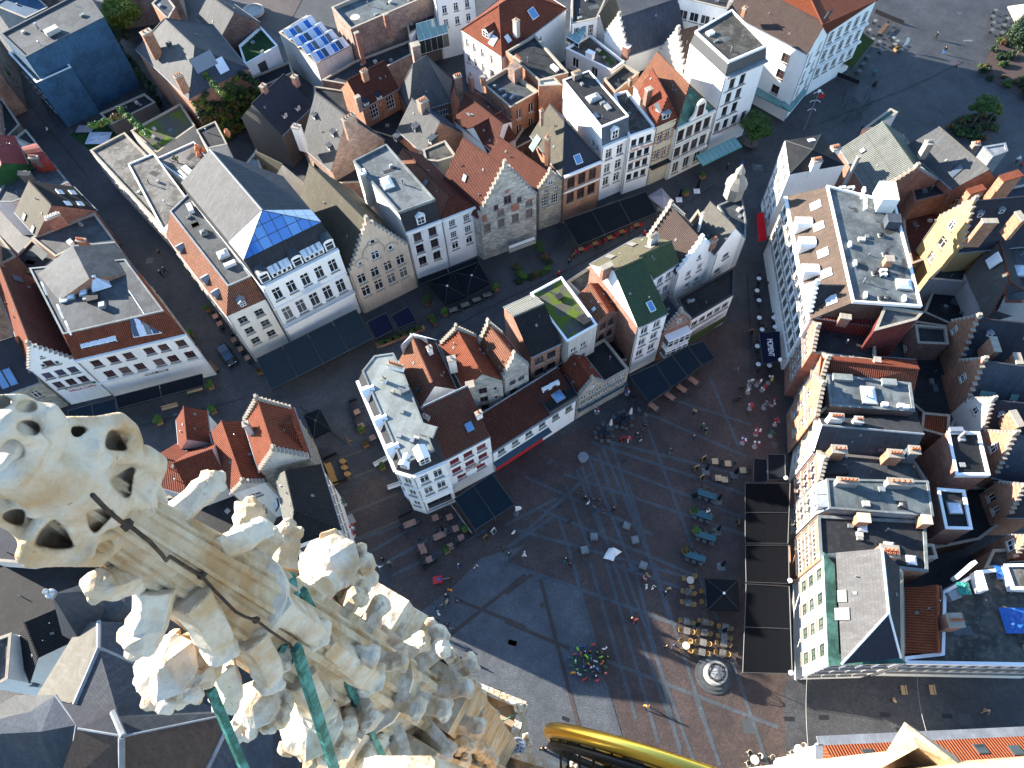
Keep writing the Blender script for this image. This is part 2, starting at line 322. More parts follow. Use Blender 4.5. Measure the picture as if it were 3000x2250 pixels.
def wall_face(mb, A, B, z0, z1, holes, depth=.16, m=0):
 ux = (B-A); L = ux.length; ux.normalize(); ny = Z.cross(ux)
 us = sorted({0, L, *[q for h in holes for q in h[:2]]}); zs = sorted({z0, z1, *[q for h in holes for q in h[2:]]})
 P = lambda u, z, d=0: Vector((A.x+ux.x*u+ny.x*d, A.y+ux.y*u+ny.y*d, z))
 for i in range(len(us)-1):
  for j in range(len(zs)-1):
   cu, cz = (us[i]+us[i+1])/2, (zs[j]+zs[j+1])/2
   if any(h[0] < cu < h[1] and h[2] < cz < h[3] for h in holes): continue
   mb.face([P(us[i], zs[j]), P(us[i+1], zs[j]), P(us[i+1], zs[j+1]), P(us[i], zs[j+1])], m)
 for h in holes:
  u0, u1, a, b = h; d = depth+.05
  mb.face([P(u0, a), P(u0, a, d), P(u0, b, d), P(u0, b)], m); mb.face([P(u1, a, d), P(u1, a), P(u1, b), P(u1, b, d)], m)
  mb.face([P(u0, b), P(u0, b, d), P(u1, b, d), P(u1, b)], m); mb.face([P(u0, a, d), P(u0, a), P(u1, a), P(u1, a, d)], m)
def area2(P): return sum(P[i].x*P[(i+1) % len(P)].y-P[(i+1) % len(P)].x*P[i].y for i in range(len(P)))
def inset(P, d):
 n = len(P); ds = d if isinstance(d, (list, tuple)) else [d]*n; out = []
 for i in range(n):
  a, b, c = P[i-1], P[i], P[(i+1) % n]; e0, e1 = hv(b-a), hv(c-b); n0, n1 = Z.cross(e0), Z.cross(e1)
  den = e0.x*e1.y-e0.y*e1.x
  if abs(den) < .05: out.append(b+n1*ds[i]); continue
  p, q = b+n0*ds[i-1], b+n1*ds[i]; t = ((q.x-p.x)*e1.y-(q.y-p.y)*e1.x)/den; out.append(Vector((p.x+e0.x*t, p.y+e0.y*t, b.z)))
 return out
class B:
 def __init__(s, label, P, z, wall='white', z0=0.0, fac=None, name='house', cat='house', skip=(), group=None, trim='coping', plinth=None, wmats=None):
  s.z = z; s.z0 = z0; s.P = pts(P, z) if isinstance(P, str) else [Vector((p.x, p.y, z)) for p in P]
  s.n = len(s.P); s.ccw = area2(s.P) > 0; s.wall = wall; s.planes = []
  c = sum(s.P, Vector())/s.n; s.c = c; s.rt = root(name, Vector((c.x, c.y, z0)), label, cat, group)
  s.wm = MB(); s.fac(fac or {}, skip); s.trim = trim; s.wmats = [wall]+(wmats or [])
  s.done = False
 def edge(s, i):
  a, b = s.P[i], s.P[(i+1) % s.n]; return (a, b) if s.ccw else (b, a)
 def fac(s, fac, skip):
  for i in range(s.n):
   if i in skip: continue
   a, b = s.edge(i); L = (b-a).length; holes = []; sp = fac.get(i)
   if sp:
    for r in (sp if isinstance(sp, list) else [sp]):
     n = r['n']; w, h = r.get('w', 1.0), r.get('h', 1.7); l0, l1 = r.get('l', .4), L-r.get('r', .4)
     if isinstance(n, (list, tuple)): us = [l0+(l1-l0)*q for q in n]
     else: us = [l0+(l1-l0)*(k+.5)/n for k in range(n)]
     for zb in r['z']:
      for u in us:
       if u-w/2 < .08 or u+w/2 > L-.08 or zb+h > s.z-.1: continue
       holes.append((u-w/2, u+w/2, zb, zb+h)); ux = (b-a).normalized(); P = a+ux*u; P.z = zb
       put_window(s.rt, P, ux, w, h, r.get('st', 'cross'), r.get('f', 'pframe'), r.get('g', 'glass'), r.get('sill', 'coping'))
   wall_face(s.wm, a, b, s.z0, s.z, holes)
   if holes and L > 3:
    ux = hv(b-a); q = a+ux*.12-Z.cross(ux)*.08; mb = MB(); mb.tube([Vector((q.x, q.y, s.z0+.1)), Vector((q.x, q.y, s.z-.2))], .055, 6); part('downpipe', mb, ['zinc'], s.rt)
 def plane(s, p, n): s.planes.append((Vector(p), n.normalized()))
 def finish(s):
  if not s.done: part('wall', s.wm, s.wmats, s.rt); s.done = True
 def clutter(s, Q, z):
  Q = [Vector((q.x, q.y, z)) for q in Q]; A = abs(area2(Q))/2
  if A < 9: return
  rn = random.Random(len(s.rt['label'])*31+int(A*7)); c = sum(Q, Vector())/len(Q); u = hv(Q[1]-Q[0]); v = Z.cross(u)
  def pt(k=.78):
   i = rn.randrange(len(Q)); t = rn.random(); f = math.sqrt(rn.random())*k; return c+(Q[i]+(Q[(i+1) % len(Q)]-Q[i])*t-c)*f
  for k in range(min(7, 2+int(A/22))):
   P = pt(); r = rn.random(); mb = MB()
   if r < .45: mb.lathe(P, [(.07, 0), (.07, rn.uniform(.3, .8)), (.12, .85), (.12, .95), (0, 1.0)] if r < .2 else [(.06, 0), (.06, rn.uniform(.3, .6)), (0, .6)], 7); part('vent_pipe', mb, [rn.choice(('steel', 'darkgrey', 'zinc'))], s.rt)
   elif r < .75: mb.box(P, u*rn.uniform(.2, .45), v*rn.uniform(.15, .35), Z*rn.uniform(.2, .5)); part('vent_box', mb, [rn.choice(('lead', 'greyframe', 'zinc', 'concrete'))], s.rt)
   else: P = pt(.5); mb.box(P, u*rn.uniform(.4, 1.1), v*rn.uniform(.3, .8), Z*.012); part('felt_patch', mb, [rn.choice(('bit_d', 'bitumen', 'bit_g'))], s.rt)
 def slopes(s, F):
  rn = random.Random(len(s.rt['label'])*17+int(abs(F[0].x)*13)); n = (F[1]-F[0]).cross(F[2]-F[0]).normalized()
  for k in range(rn.randrange(1, 4)):
   a, b = rn.uniform(.15, .85), rn.uniform(.25, .8); lo = F[0]+(F[1]-F[0])*a; hi = F[-1]+(F[2]-F[-1])*a if len(F) == 4 else F[2]; P = lo+(hi-lo)*b; mb = MB()
   if k == 0: mb.box(P-n*.03, Z.cross(n).normalized()*.16, n.cross(Z.cross(n)).normalized()*.2, n*.1); part('tile_vent', mb, ['lead'], s.rt)
   else: mb.lathe(P-Z*.1, [(.055, 0), (.055, .45), (.085, .46), (.085, .56), (0, .6)], 7); part('vent_pipe', mb, [rn.choice(('steel', 'darkgrey'))], s.rt)
 def ccwP(s): return s.P if s.ccw else s.P[::-1]
 def flat(s, m='bitumen', par=.35, cop=None, w=.3, ud=None):
  P = s.ccwP(); Q = inset(P, w); mb = MB(); n = len(P); cop = cop or s.trim
  ud = ud if ud is not None else hv(P[1]-P[0])
  mb.face([Vector((q.x, q.y, s.z-par)) for q in Q], 0, ud); r = part('roof', mb, [m], s.rt); s.roof = r
  cm = MB(); O = inset(P, -.05)
  up = .1
  for i in range(n):
   j = (i+1) % n; a, b, c, d = O[i], O[j], Q[j], Q[i]; u = Vector((0, 0, up))
   cm.face([a+u, b+u, c+u, d+u]); cm.face([a, b, b+u, a+u]); e = Vector((0, 0, -par-.02)); cm.face([d+u, c+u, c+e, d+e]); cm.face([b, a, P[i], P[j]])
  sub('parapet', cm, [cop], r); s.plane(Vector((s.c.x, s.c.y, s.z-par)), Z); s.clutter(Q, s.z-par); s.finish(); return s
 def mans(s, h, d, m='slate_d', top='bitumen', par=.1, rim='zinc'):
  P = s.P; ds = list(d) if isinstance(d, (list, tuple)) else [d]*s.n
  if not s.ccw: P = P[::-1]; ds = [ds[(s.n-2-i) % s.n] for i in range(s.n)]
  Q = inset(P, ds); Q = [Vector((q.x, q.y, s.z+h)) for q in Q]; mb = MB(); O = [Vector((p.x, p.y, s.z)) for p in P]
  for i in range(s.n):
   j = (i+1) % s.n; mb.face([O[i], O[j], Q[j], Q[i]], 0 if ds[i] > .08 else 1)
  for i in range(s.n):
   k = i if s.ccw else (s.n-2-i) % s.n; a, b = (O[k], O[(k+1) % s.n]); nn = (b-a).cross(Q[k]-a); s.plane(a, nn if nn.length > 1e-6 else Z)
  mb.face(Q, 2, hv(Q[1]-Q[0])); s.plane(Q[0], Z); s.roof = part('roof', mb, [m, s.wall, top], s.rt)
  cm = MB(); O2 = inset(Q, -.06); I2 = inset(Q, .18)
  for i in range(s.n):
   j = (i+1) % s.n; u = Vector((0, 0, par+.05)); v = Vector((0, 0, -.12))
   cm.face([O2[i]+u, O2[j]+u, I2[j]+u, I2[i]+u]); cm.face([O2[i]+v, O2[j]+v, O2[j]+u, O2[i]+u]); cm.face([I2[i]+u, I2[j]+u, I2[j]+v, I2[i]+v])
  sub('roof_edge', cm, [rim], s.roof); s.Q = Q; s.clutter(inset(Q, .4), s.z+h); s.finish(); return s
 def hip(s, ridge, zr, m='tile_r', ends=('hip', 'hip'), ov=.25, gut=True, ridgem=None, e0=0, mside=None, mend=None):
  P = [s.P[(e0+i) % 4] for i in range(4)]
  mid0, mid2 = (P[0]+P[1])/2, (P[2]+P[3])/2
  A = ridge[0] if isinstance(ridge[0], Vector) else (at(ridge[0], zr) if ridge[0] else None); Bq = ridge[1] if isinstance(ridge[1], Vector) else (at(ridge[1], zr) if ridge[1] else None)
  if A is None: A = Vector((mid0.x, mid0.y, zr))
  if Bq is None: Bq = Vector((mid2.x, mid2.y, zr))
  d = hv(Bq-A)
  SL = []
  def add(F, mat):
   n = (F[1]-F[0]).cross(F[2]-F[0])
   if n.z < 0: F = F[::-1]; n = -n
   rm.face(F, mat); s.plane(F[0], n); SL.append(F)
  rm = MB(); c = (P[0]+P[1]+P[2]+P[3])/4
  def out(p, z):
   return p
  E = [p+Vector((0, 0, .06)) for p in P]; A2, B2 = A+Vector((0, 0, .06)), Bq+Vector((0, 0, .06))
  for i, j, r in ((1, 2, (A2, B2)), (3, 0, (B2, A2))):
   e = hv(E[j]-E[i]); o = e.cross(Z)
   if (E[i]-c).dot(o) < 0: o = -o
   dn = (r[0]-E[i]); sl = (dn.z)/max(.3, abs(dn.dot(o))); E[i] = E[i]+o*ov-Z*ov*sl; E[j] = E[j]+o*ov-Z*ov*sl
  add([E[1], E[2], B2, A2], 0); add([E[3], E[0], A2, B2], 1)
  for (i, j, a, en) in ((0, 1, A2, ends[0]), (2, 3, B2, ends[1])):
   if en == 'hip': add([E[i], E[j], a], 2)
   else:
    a0, b0 = (P[i], P[j]) if s.ccw else (P[j], P[i]); s.wm.face([a0, b0, a-Vector((0, 0, .06))]); s.plane(P[i], Z)
  s.roof = part('roof', rm, [m, mside or m, mend or m], s.rt)
  rb = MB(); rb.tube([A2+Z*.02, B2+Z*.02], .14, 6, 0, True, False)
  for (i, j, a, en) in ((0, 1, A2, ends[0]), (2, 3, B2, ends[1])):
   if en == 'hip': rb.tube([E[i]+Z*.02, a+Z*.02], .12, 6, 0, True, False); rb.tube([E[j]+Z*.02, a+Z*.02], .12, 6, 0, True, False)
  sub('ridge_tiles', rb, [ridgem or m], s.roof)
  if gut:
   g = MB()
   for i, j in ((1, 2), (3, 0)): g.tube([E[i]-Z*.04, E[j]-Z*.04], .10, 6, 0)
   sub('gutter', g, ['zinc'], s.roof)
  s.A, s.Bq = A2, B2
  for F in SL[:2]: s.slopes(F)
  s.finish(); return s
 def shed(s, zr, m='tile_r', edgem='zinc'):
  P = s.P; up = Z*(zr-s.z); T = [P[0], P[1], P[2]+up, P[3]+up]; rm = MB(); u = Z*.06
  F = [p+u for p in T]; n = (F[1]-F[0]).cross(F[2]-F[0]); F = F if n.z > 0 else F[::-1]; rm.face(F); s.plane(F[0], n if n.z > 0 else -n)
  o = hv(P[1]-P[0]).cross(Z); s.roof = part('roof', rm, [m], s.rt)
  a = [(P[1], P[2], T[2]), (P[3], P[0], T[3])]
  for q in a: s.wm.face(list(q) if s.ccw else list(q)[::-1])
  s.wm.face([P[2], P[3], T[3], T[2]] if s.ccw else [P[3], P[2], T[2], T[3]])
  g = MB(); g.tube([T[0]-Z*.02+o*.08, T[1]-Z*.02+o*.08], .11, 6); g.tube([T[2]+Z*.07, T[3]+Z*.07], .13, 6); sub('gutter', g, [edgem], s.roof); s.finish(); return s
 def pyr(s, apex, za, m='slate_d', ends=None):
  A = at(apex, za) if isinstance(apex, str) else apex; rm = MB(); P = s.ccwP(); rb = MB()
  for i in range(s.n):
   F = [P[i]+Z*.05, P[(i+1) % s.n]+Z*.05, A+Z*.05]; rm.face(F); s.plane(F[0], (F[1]-F[0]).cross(F[2]-F[0])); rb.tube([F[0], F[2]], .09, 5)
  s.roof = part('roof', rm, [m], s.rt); sub('ridge_tiles', rb, [ends or m], s.roof); s.finish(); return s
 def step_gable(s, e, zr, n=6, m=None, th=.35, ext=.5, wins=(), cop='coping', z=None):
  a, b = s.edge(e); ux = (b-a); L = ux.length; ux.normalize(); ny = Z.cross(ux); z = s.z if z is None else z; top = zr+ext
  out = []; hw = L/2
  prof = []
  for k in range(n+1):
   u0 = hw*k/(n+.7); prof.append((u0, z+(top-z)*(k+.9)/(n+.9)))
  zl = [q[1] for q in prof]
  o = MB(); F = lambda u, zz, d: Vector((a.x+ux.x*u, a.y+ux.y*u, zz))+ny*d
  poly = [(0, z)]
  for k, (u, zz) in enumerate(prof):
   poly += [(u, zl[k-1] if k else z), (u, zz)] if k else [(u, zz)]
  polyR = [(L-u, zz) for u, zz in poly[1:]][::-1]; poly = poly[:]+polyR+[(L, z)]
  d0, d1 = -.03, th
  us = [q[0] for q in prof]+[hw]
  for side in (0, 1):
   for k in range(len(prof)):
    u0, u1 = us[k], us[k+1]; zt = prof[k][1]
    if side: u0, u1 = L-u1, L-u0
    o.face([F(u0, z, d0), F(u1, z, d0), F(u1, zt, d0), F(u0, zt, d0)]); o.face([F(u1, z, d1), F(u0, z, d1), F(u0, zt, d1), F(u1, zt, d1)])
    o.face([F(u0, zt, d0), F(u1, zt, d0), F(u1, zt, d1), F(u0, zt, d1)])
    zp = prof[k-1][1] if k else z
    uo = u1 if side else u0
    q = [F(uo, zp, d0), F(uo, zp, d1), F(uo, zt, d1), F(uo, zt, d0)]; o.face(q if side else q[::-1])
  g = part('stepped_gable', o, [m or s.wall], s.rt)
  cw = hw/(n+.7); cb = MB(); cb.abox(-cw*.62, cw*.62, -th/2-.1, th/2+.1, 0, .14); cme = cb.mesh('coping_stone', [cop])
  tb = MB(); tb.abox(-cw*.75, cw*.75, -th/2-.12, th/2+.12, 0, .3); tb.abox(-cw*.45, cw*.45, -th/2-.05, th/2+.05, .3, .75); tme = tb.mesh('coping_stone', [cop])
  an = ang(ux)
  for k in range(len(prof)):
   for side in (0, 1):
    u = (us[k]+us[k+1])/2; last = k == len(prof)-1
    if last and side: continue
    if last: u = hw
    elif side: u = L-u
    P = F(u, prof[k][1], th/2-.01); q = link('coping_stone', tme if last else cme, g, TR(P, an))
  for (fu, zz, w, h, *st) in wins:
   P = F(L*fu, zz, -.06); put_window(s.rt, P, ux, w, h, st[0] if st else 'cross', st[1] if len(st) > 1 else 'pframe', st[2] if len(st) > 2 else 'glass', 'coping', 0.0)
  return s
 def velux(s, p, w=.9, h=1.2, pl=0, fm='darkgrey', gm='glass_b', up=.14):
  q, n = s.planes[pl]; P = hit(p, q, n); u = Z.cross(n)
  u = hv(s.P[1]-s.P[0]) if u.length < .05 else u.normalized(); v = n.cross(u)
  mb = MB(); mb.box(P-n*.05, u*w/2, v*h/2, n*(up+.05)); o = part('skylight', mb, [fm], s.rt)
  g = MB(); g.box(P+n*(up-.03), u*(w/2-.09), v*(h/2-.09), n*.05); sub('pane', g, [gm], o); return o
 def dome(s, p, w=1.2, d=1.2, pl=-1, gm='skyglass', a=None, up=.3):
  q, n = s.planes[pl]; P = hit(p, q, n); u = hv(s.P[1]-s.P[0]) if a is None else Vector((math.cos(a), math.sin(a), 0)); v = Z.cross(u)
  mb = MB(); mb.box(P, u*w/2, v*d/2, Z*up); o = part('skylight', mb, ['greyframe'], s.rt)
  g = MB(); c = [P+u*a_*w*.45+v*b_*d*.45+Z*up for a_, b_ in ((-1, -1), (1, -1), (1, 1), (-1, 1))]; t = [P+u*a_*w*.2+v*b_*d*.2+Z*(up+.22) for a_, b_ in ((-1, -1), (1, -1), (1, 1), (-1, 1))]
  for i in range(4): g.face([c[i], c[(i+1) % 4], t[(i+1) % 4], t[i]], smooth=True)
  g.face(t, smooth=True); sub('pane', g, [gm], o); return o
 def chim(s, p, zt, w=.9, d=.7, h=2.2, m='brick', pots=2, a=None, cap='coping', potm='terracotta'):
  P = at(p, zt); u = hv(s.P[1]-s.P[0]) if a is None else Vector((math.cos(R(a)), math.sin(R(a)), 0)); v = Z.cross(u)
  mb = MB(); mb.box(P-Z*h, u*w/2, v*d/2, Z*(h-.2)); o = part('chimney', mb, [m], s.rt)
  c = MB(); c.box(P-Z*.2, u*(w/2+.07), v*(d/2+.07), Z*.2); sub('chimney_cap', c, [cap], o)
  for k in range(pots):
   b = MB(); q = P+u*((k+.5)/pots-.5)*w*.9; r = min(.15, d*.28, w*.9/pots*.42); b.lathe(q, [(r, 0), (r*.85, .35), (r*.95, .42), (r*.6, .42), (r*.55, .2)], 8); sub('chimney_pot', b, [potm], o)
  return o
 def dormer(s, p, w=1.2, h=1.3, pl=0, dpt=1.6, m='zinc', wallm='white', style='gable', fm='pframe', gm='glass', st='four'):
  q, n = s.planes[pl]; P = hit(p, q, n); o = hv(n); u = Z.cross(o); b = -o
  mb = MB(); F = P+o*.05
  for (a1, a2) in ((-w/2-.12, -w/2), (w/2, w/2+.12)):
   mb.face([F+u*a1, F+u*a2, F+u*a2+Z*h, F+u*a1+Z*h])
  for sg in (-1, 1):
   e = F+u*sg*(w/2+.12); q_ = [e, e+b*dpt, e+b*dpt+Z*h, e+Z*h]; mb.face(q_[::-1] if sg < 0 else q_)
  t = w/2+.2
  if style == 'gable':
   pk = F+Z*(h+w*.45); l, r_ = F+Z*h-u*t+o*.12, F+Z*h+u*t+o*.12
   mb.face([F-u*(w/2+.12)+Z*h, F+u*(w/2+.12)+Z*h, pk-Z*.05]); L_ = dpt+w*.5
   mb.face([l, pk+o*.12, pk+b*L_, l+b*L_][::-1], 1); mb.face([r_, r_+b*L_, pk+b*L_, pk+o*.12][::-1], 1)
  elif style == 'arch':
   pr = [F+u*math.cos(math.pi*k/8)*t+Z*(h-.1+math.sin(math.pi*k/8)*t*.7)+o*.1 for k in range(9)]
   mb.face(pr+[], 0)
   for k in range(8): mb.face([pr[k], pr[k+1], pr[k+1]+b*dpt*1.2, pr[k]+b*dpt*1.2], 1, smooth=True)
  else:
   a_ = [F-u*t+Z*h+o*.15, F+u*t+Z*h+o*.15, F+u*t+Z*(h+.35)+b*dpt*1.25, F-u*t+Z*(h+.35)+b*dpt*1.25]; mb.face(a_, 1); mb.face([x-Z*.12 for x in a_][::-1], 1)
   mb.face([a_[0]-Z*.12, a_[1]-Z*.12, a_[1], a_[0]], 1)
  d_ = part('dormer', mb, [wallm, m], s.rt)
  f_, pn, _ = win_mesh(w, h-.02, st, fm, gm); ny = -o
  mm = Matrix(((u.x, ny.x, 0, F.x), (u.y, ny.y, 0, F.y), (0, 0, 1, F.z), (0, 0, 0, 1))); link('frame', f_, d_, mm); link('pane', pn, d_, mm); return d_
 def band(s, e, z, h=.35, d=.18, m='white', l=0, r=0, name='cornice'):
  a, b = s.edge(e); ux = hv(b-a); ny = Z.cross(ux); mb = MB(); a = a+ux*l; b = b-ux*r; c = (a+b)/2; c.z = z
  mb.box(c-ny*(d/2-.02), ux*((b-a).length/2), ny*(d/2+.02), Z*h); return part(name, mb, [m], s.rt)
 def bx(s, name, p, zb, w, d, h, m, a=None):
  P = at(p, zb); u = hv(s.P[1]-s.P[0]) if a is None else Vector((math.cos(R(a)), math.sin(R(a)), 0)); mb = MB(); mb.box(P, u*w/2, Z.cross(u)*d/2, Z*h); return part(name, mb, [m], s.rt)
def clip(poly, f):
 out = []
 for i in range(len(poly)):
  a, b = poly[i-1], poly[i]; fa, fb = f(a), f(b)
  if (fa >= 0) != (fb >= 0): t = fa/(fa-fb); out.append((a[0]+(b[0]-a[0])*t, a[1]+(b[1]-a[1])*t))
  if fb >= 0: out.append(b)
 return out
def panes(rt, poly, udir, du, dv, gm='blueglass', fm='greyframe', gap=.07, name='glass_roof', off=.03, thick=.04):
 n = (poly[1]-poly[0]).cross(poly[2]-poly[0]).normalized()
 if n.z < 0: n = -n; poly = poly[::-1]
 u = (udir-udir.dot(n)*n).normalized(); v = n.cross(u); o = poly[0]; Q = [((p-o).dot(u), (p-o).dot(v)) for p in poly]
 mb = MB(); mb.face([p+n*off for p in poly])
 for i in range(len(poly)): a, b = poly[i], poly[(i+1) % len(poly)]; mb.tube([a+n*off, b+n*off], .06, 4, 0, True, False)
 r = part(name, mb, [fm], rt)
 u0, u1 = min(q[0] for q in Q), max(q[0] for q in Q); v0, v1 = min(q[1] for q in Q), max(q[1] for q in Q)
 nu, nv = max(1, round((u1-u0)/du)), max(1, round((v1-v0)/dv))
 for i in range(nu):
  for j in range(nv):
   c = Q
   for f in ((lambda p, a=u0+(u1-u0)*i/nu+gap/2: p[0]-a), (lambda p, a=u0+(u1-u0)*(i+1)/nu-gap/2: a-p[0]), (lambda p, a=v0+(v1-v0)*j/nv+gap/2: p[1]-a), (lambda p, a=v0+(v1-v0)*(j+1)/nv-gap/2: a-p[1])):
    c = clip(c, f)
    if len(c) < 3: break
   if len(c) < 3: continue
   pm = MB(); T = [o+u*a+v*b+n*(off+thick) for a, b in c]; pm.face(T)
   for k in range(len(T)): a, b = T[k], T[(k+1) % len(T)]; pm.face([a-n*thick, b-n*thick, b, a])
   sub('pane', pm, [gm[(i*7+j*3) % len(gm)] if isinstance(gm, list) else gm], r)
 return r
def hip_house(label, L_, R_, z, rf, rb, zr, m='tile_r', wall='white', ends=('hip', 'gable'), z0=0, fac=None, mside=None, mend=None, **kw):
 a, b = at(L_, z), at(R_, z); F, K = at(rf, zr), at(rb, zr); d = hv(K-F); D = d*((K-(a+b)/2).dot(d))
 o = B(label, [a, b, b+D, a+D], z, wall, z0, fac, **kw); o.zr = zr; o.hip((F, None), zr, m, ends, mside=mside, mend=mend); return o
def gable_house(label, L_, R_, z, apex, back, m='tile_r', wall='white', ends=('gable', 'gable'), zr=None, z0=0, fac=None, extra=0, back_at_ridge=True, **kw):
 a, b = at(L_, z), at(R_, z); mid = (a+b)/2; zr = zr or zover(apex, mid); D = at(back, zr)-mid; D.z = 0
 n = Z.cross(hv(b-a)); D2 = D
 o = B(label, [a, b, b+D2, a+D2], z, wall, z0, fac, **kw); o.zr = zr
 o.hip((None, None), zr, m, ends); return o
def quad_house(label, L_, R_, D, z, wall='white', z0=0, fac=None, **kw):
 a, b = at(L_, z), at(R_, z); n = Z.cross(hv(b-a))*D
 return B(label, [a, b, b+n, a+n], z, wall, z0, fac, **kw)
def W(z, n, w=1.0, h=1.7, st='cross', f='pframe', g='glass', l=.4, r=.4, sill='coping'):
 return dict(z=z if isinstance(z, (list, tuple)) else [z], n=n, w=w, h=h, st=st, f=f, g=g, l=l, r=r, sill=sill)
# ground
def cobble(name, c1, c2, sc=9.0, fan=False, light=.0):
 c1, c2 = dk(c1, .37), dk(c2, .37); t = NT(name); p = t.pos(); v = t.new('ShaderNodeTexVoronoi'); t.l.new(p, v.inputs['Vector']); v.inputs['Scale'].default_value = sc
 e = t.new('ShaderNodeTexVoronoi', feature='DISTANCE_TO_EDGE'); t.l.new(p, e.inputs['Vector']); e.inputs['Scale'].default_value = sc
 x = t.sep(v.outputs['Color']); c = t.mix(x[0], c1, c2); n = t.noise(p, .16, 8, .72)
 c = t.mix(t.ramp(n, [(.4, 0.), (.62, .8)]), c, dk(c1, .5)); n3 = t.noise(p, .7, 5, .7); c = t.mix(t.ramp(n3, [(.5, 0.), (.75, .35)]), c, tuple(min(1, q*1.9) for q in c1))
 if fan:
  s = t.sep(p); fx = t.math('SUBTRACT', t.math('FRACT', t.math('DIVIDE', s[0], 1.6)), .5); yy = t.math('ADD', s[1], t.math('MULTIPLY', t.math('MULTIPLY', fx, fx), 3.0))
  a = t.math('SINE', t.math('MULTIPLY', yy, 2*math.pi/.32)); c = t.mix(t.ramp(a, [(0., .35), (.35, 0.)]), c, dk(c1, .45))
 g = t.ramp(e.outputs['Distance'], [(0., 1.), (.12, 0.)]); c = t.mix(t.math('MULTIPLY', g, .6), c, dk(c1, .35))
 t.bump(t.math('SUBTRACT', 1., g), .5, .03); t.fin(c, .62, .4)
cobble('cob_street', (.10, .105, .12), (.17, .175, .19), 5); cobble('cob_brown', (.13, .085, .075), (.22, .155, .135), 5); cobble('cob_grey', (.19, .215, .25), (.31, .335, .37), 5, True)
cobble('cob_band', (.13, .165, .20), (.21, .25, .29), 6); cobble('cob_dark', (.05, .052, .06), (.085, .085, .09), 8); cobble('cob_red', (.13, .085, .075), (.17, .12, .10), 9); cobble('cob_pale', (.20, .18, .16), (.27, .25, .22), 8)
mb = MB(); S = 900; mb.face([Vector((-S, -S, 0)), Vector((S, -S, 0)), Vector((S, S, 0)), Vector((-S, S, 0))]); struct('ground', mb, ['cob_street'])
LAY = [0.004]
def sheet(name, P, m, z=None):
 if z is None: LAY[0] += .0006; z = LAY[0]
 P = pts(P, 0) if isinstance(P, str) else P
 if area2(P) < 0: P = P[::-1]
 mb = MB(); mb.face([Vector((p.x, p.y, z)) for p in P]); return struct(name, mb, [m])
sheet('square_paving', 'J740,990 J1000,800 J1240,1000 K0,700 K640,420 K1150,300 K1560,-330 G2100,1000 H400,1200 L300,0 L320,870 O2280,1000 Q270,985 Q280,1659 N2200,1659 N1300,500 N1170,330 N1100,50 J820,1340', 'cob_brown')
sheet('fan_paving', 'O0,0 O590,205 O730,690 O930,1400 O960,1659 N1500,1659 N1400,1000 N1330,420 N1640,180 N1850,-40 N2212,-150', 'cob_grey')
sheet('path', 'Q270,985 Q2600,985 Q2600,1659 Q290,1659', 'cob_street')
def strip(a, b, w=.45, m='cob_band', name='paving_band'):
 a, b = (at(a) if isinstance(a, str) else a), (at(b) if isinstance(b, str) else b); n = Z.cross(hv(b-a))*w/2; sheet(name, [a-n, b-n, b+n, a+n], m)
for s in ('K20,1395 K700,790', 'K0,1210 K430,990', 'K380,1150 K30,1390', 'K160,820 K1200,1290 ', 'K0,900 K0,901', 'K280,1080 K1560,1630', 'K60,1240 K1500,1640', 'K480,800 K1940,1290', 'K630,640 K1930,1150', 'K700,540 K1940,960', 'K860,540 K1960,820', 'K1160,310 K1960,660', 'K1400,210 K2000,400',
          'K500,900 K680,1400', 'K430,1140 K590,1650', 'K580,760 K780,1280', 'K620,740 K840,1400', 'K680,680 K1060,1640', 'K750,620 K900,1060', 'K780,560 K1240,1640', 'K860,540 K1080,1240', 'K1120,330 K1520,1400', 'K1660,20 K1900,600', 'K1000,880 K1220,1640',
          'O690,0 O1060,1260', 'O820,0 O1240,1450', 'O880,0 O1420,1500', 'O950,0 O1540,1640', 'O1040,0 O1430,1590', 'O1180,0 O1330,440', 'O1200,0 O1740,1640', 'O550,0 O600,200', 'O870,10 O1420,200', 'O610,210 O1390,500', 'O820,790 O2212,1330', 'O1830,770 O2130,1640', 'O1530,1060 O1740,1640', 'O1540,40 O1720,460',
          'J1230,1200 J830,1340', 'J870,1480 J1300,1230', 'J1000,1560 J1700,1180', 'J1130,1620 J1900,1250'):
 a, b = s.split(); 
 if (at(a)-at(b)).length > 1: strip(a, b, .42)
for s in ('J700,680 J930,590', 'J660,880 J1020,750', 'J750,1130 J1170,960', 'J810,1330 J1220,1165'): strip(*s.split(), w=.35, m='cob_pale')
for s in ('O0,250 O220,90', 'O285,130 O420,650', 'O0,475 O520,690', 'O420,650 O600,1340', 'N1480,680 N2212,90', 'N1640,290 N2212,520'): strip(*s.split(), w=.45, m='cob_red', name='paving_joint')
strip('O0,0 '.strip(), 'O600,210', .5, 'cob_band'); strip('O600,210', 'O740,690', .5, 'cob_band'); strip('O800,960', 'O930,1400', .5, 'cob_band')
def cover(p, w, d, m='darkgrey', p2=None):
 P = at(p); u = hv(at(p2)-P) if p2 else Vector((1, 0, 0)); mb = MB(); mb.box(P+Z*.0065, u*w/2, Z.cross(u)*d/2, Z*.014); o = struct('manhole_cover', mb, [m])
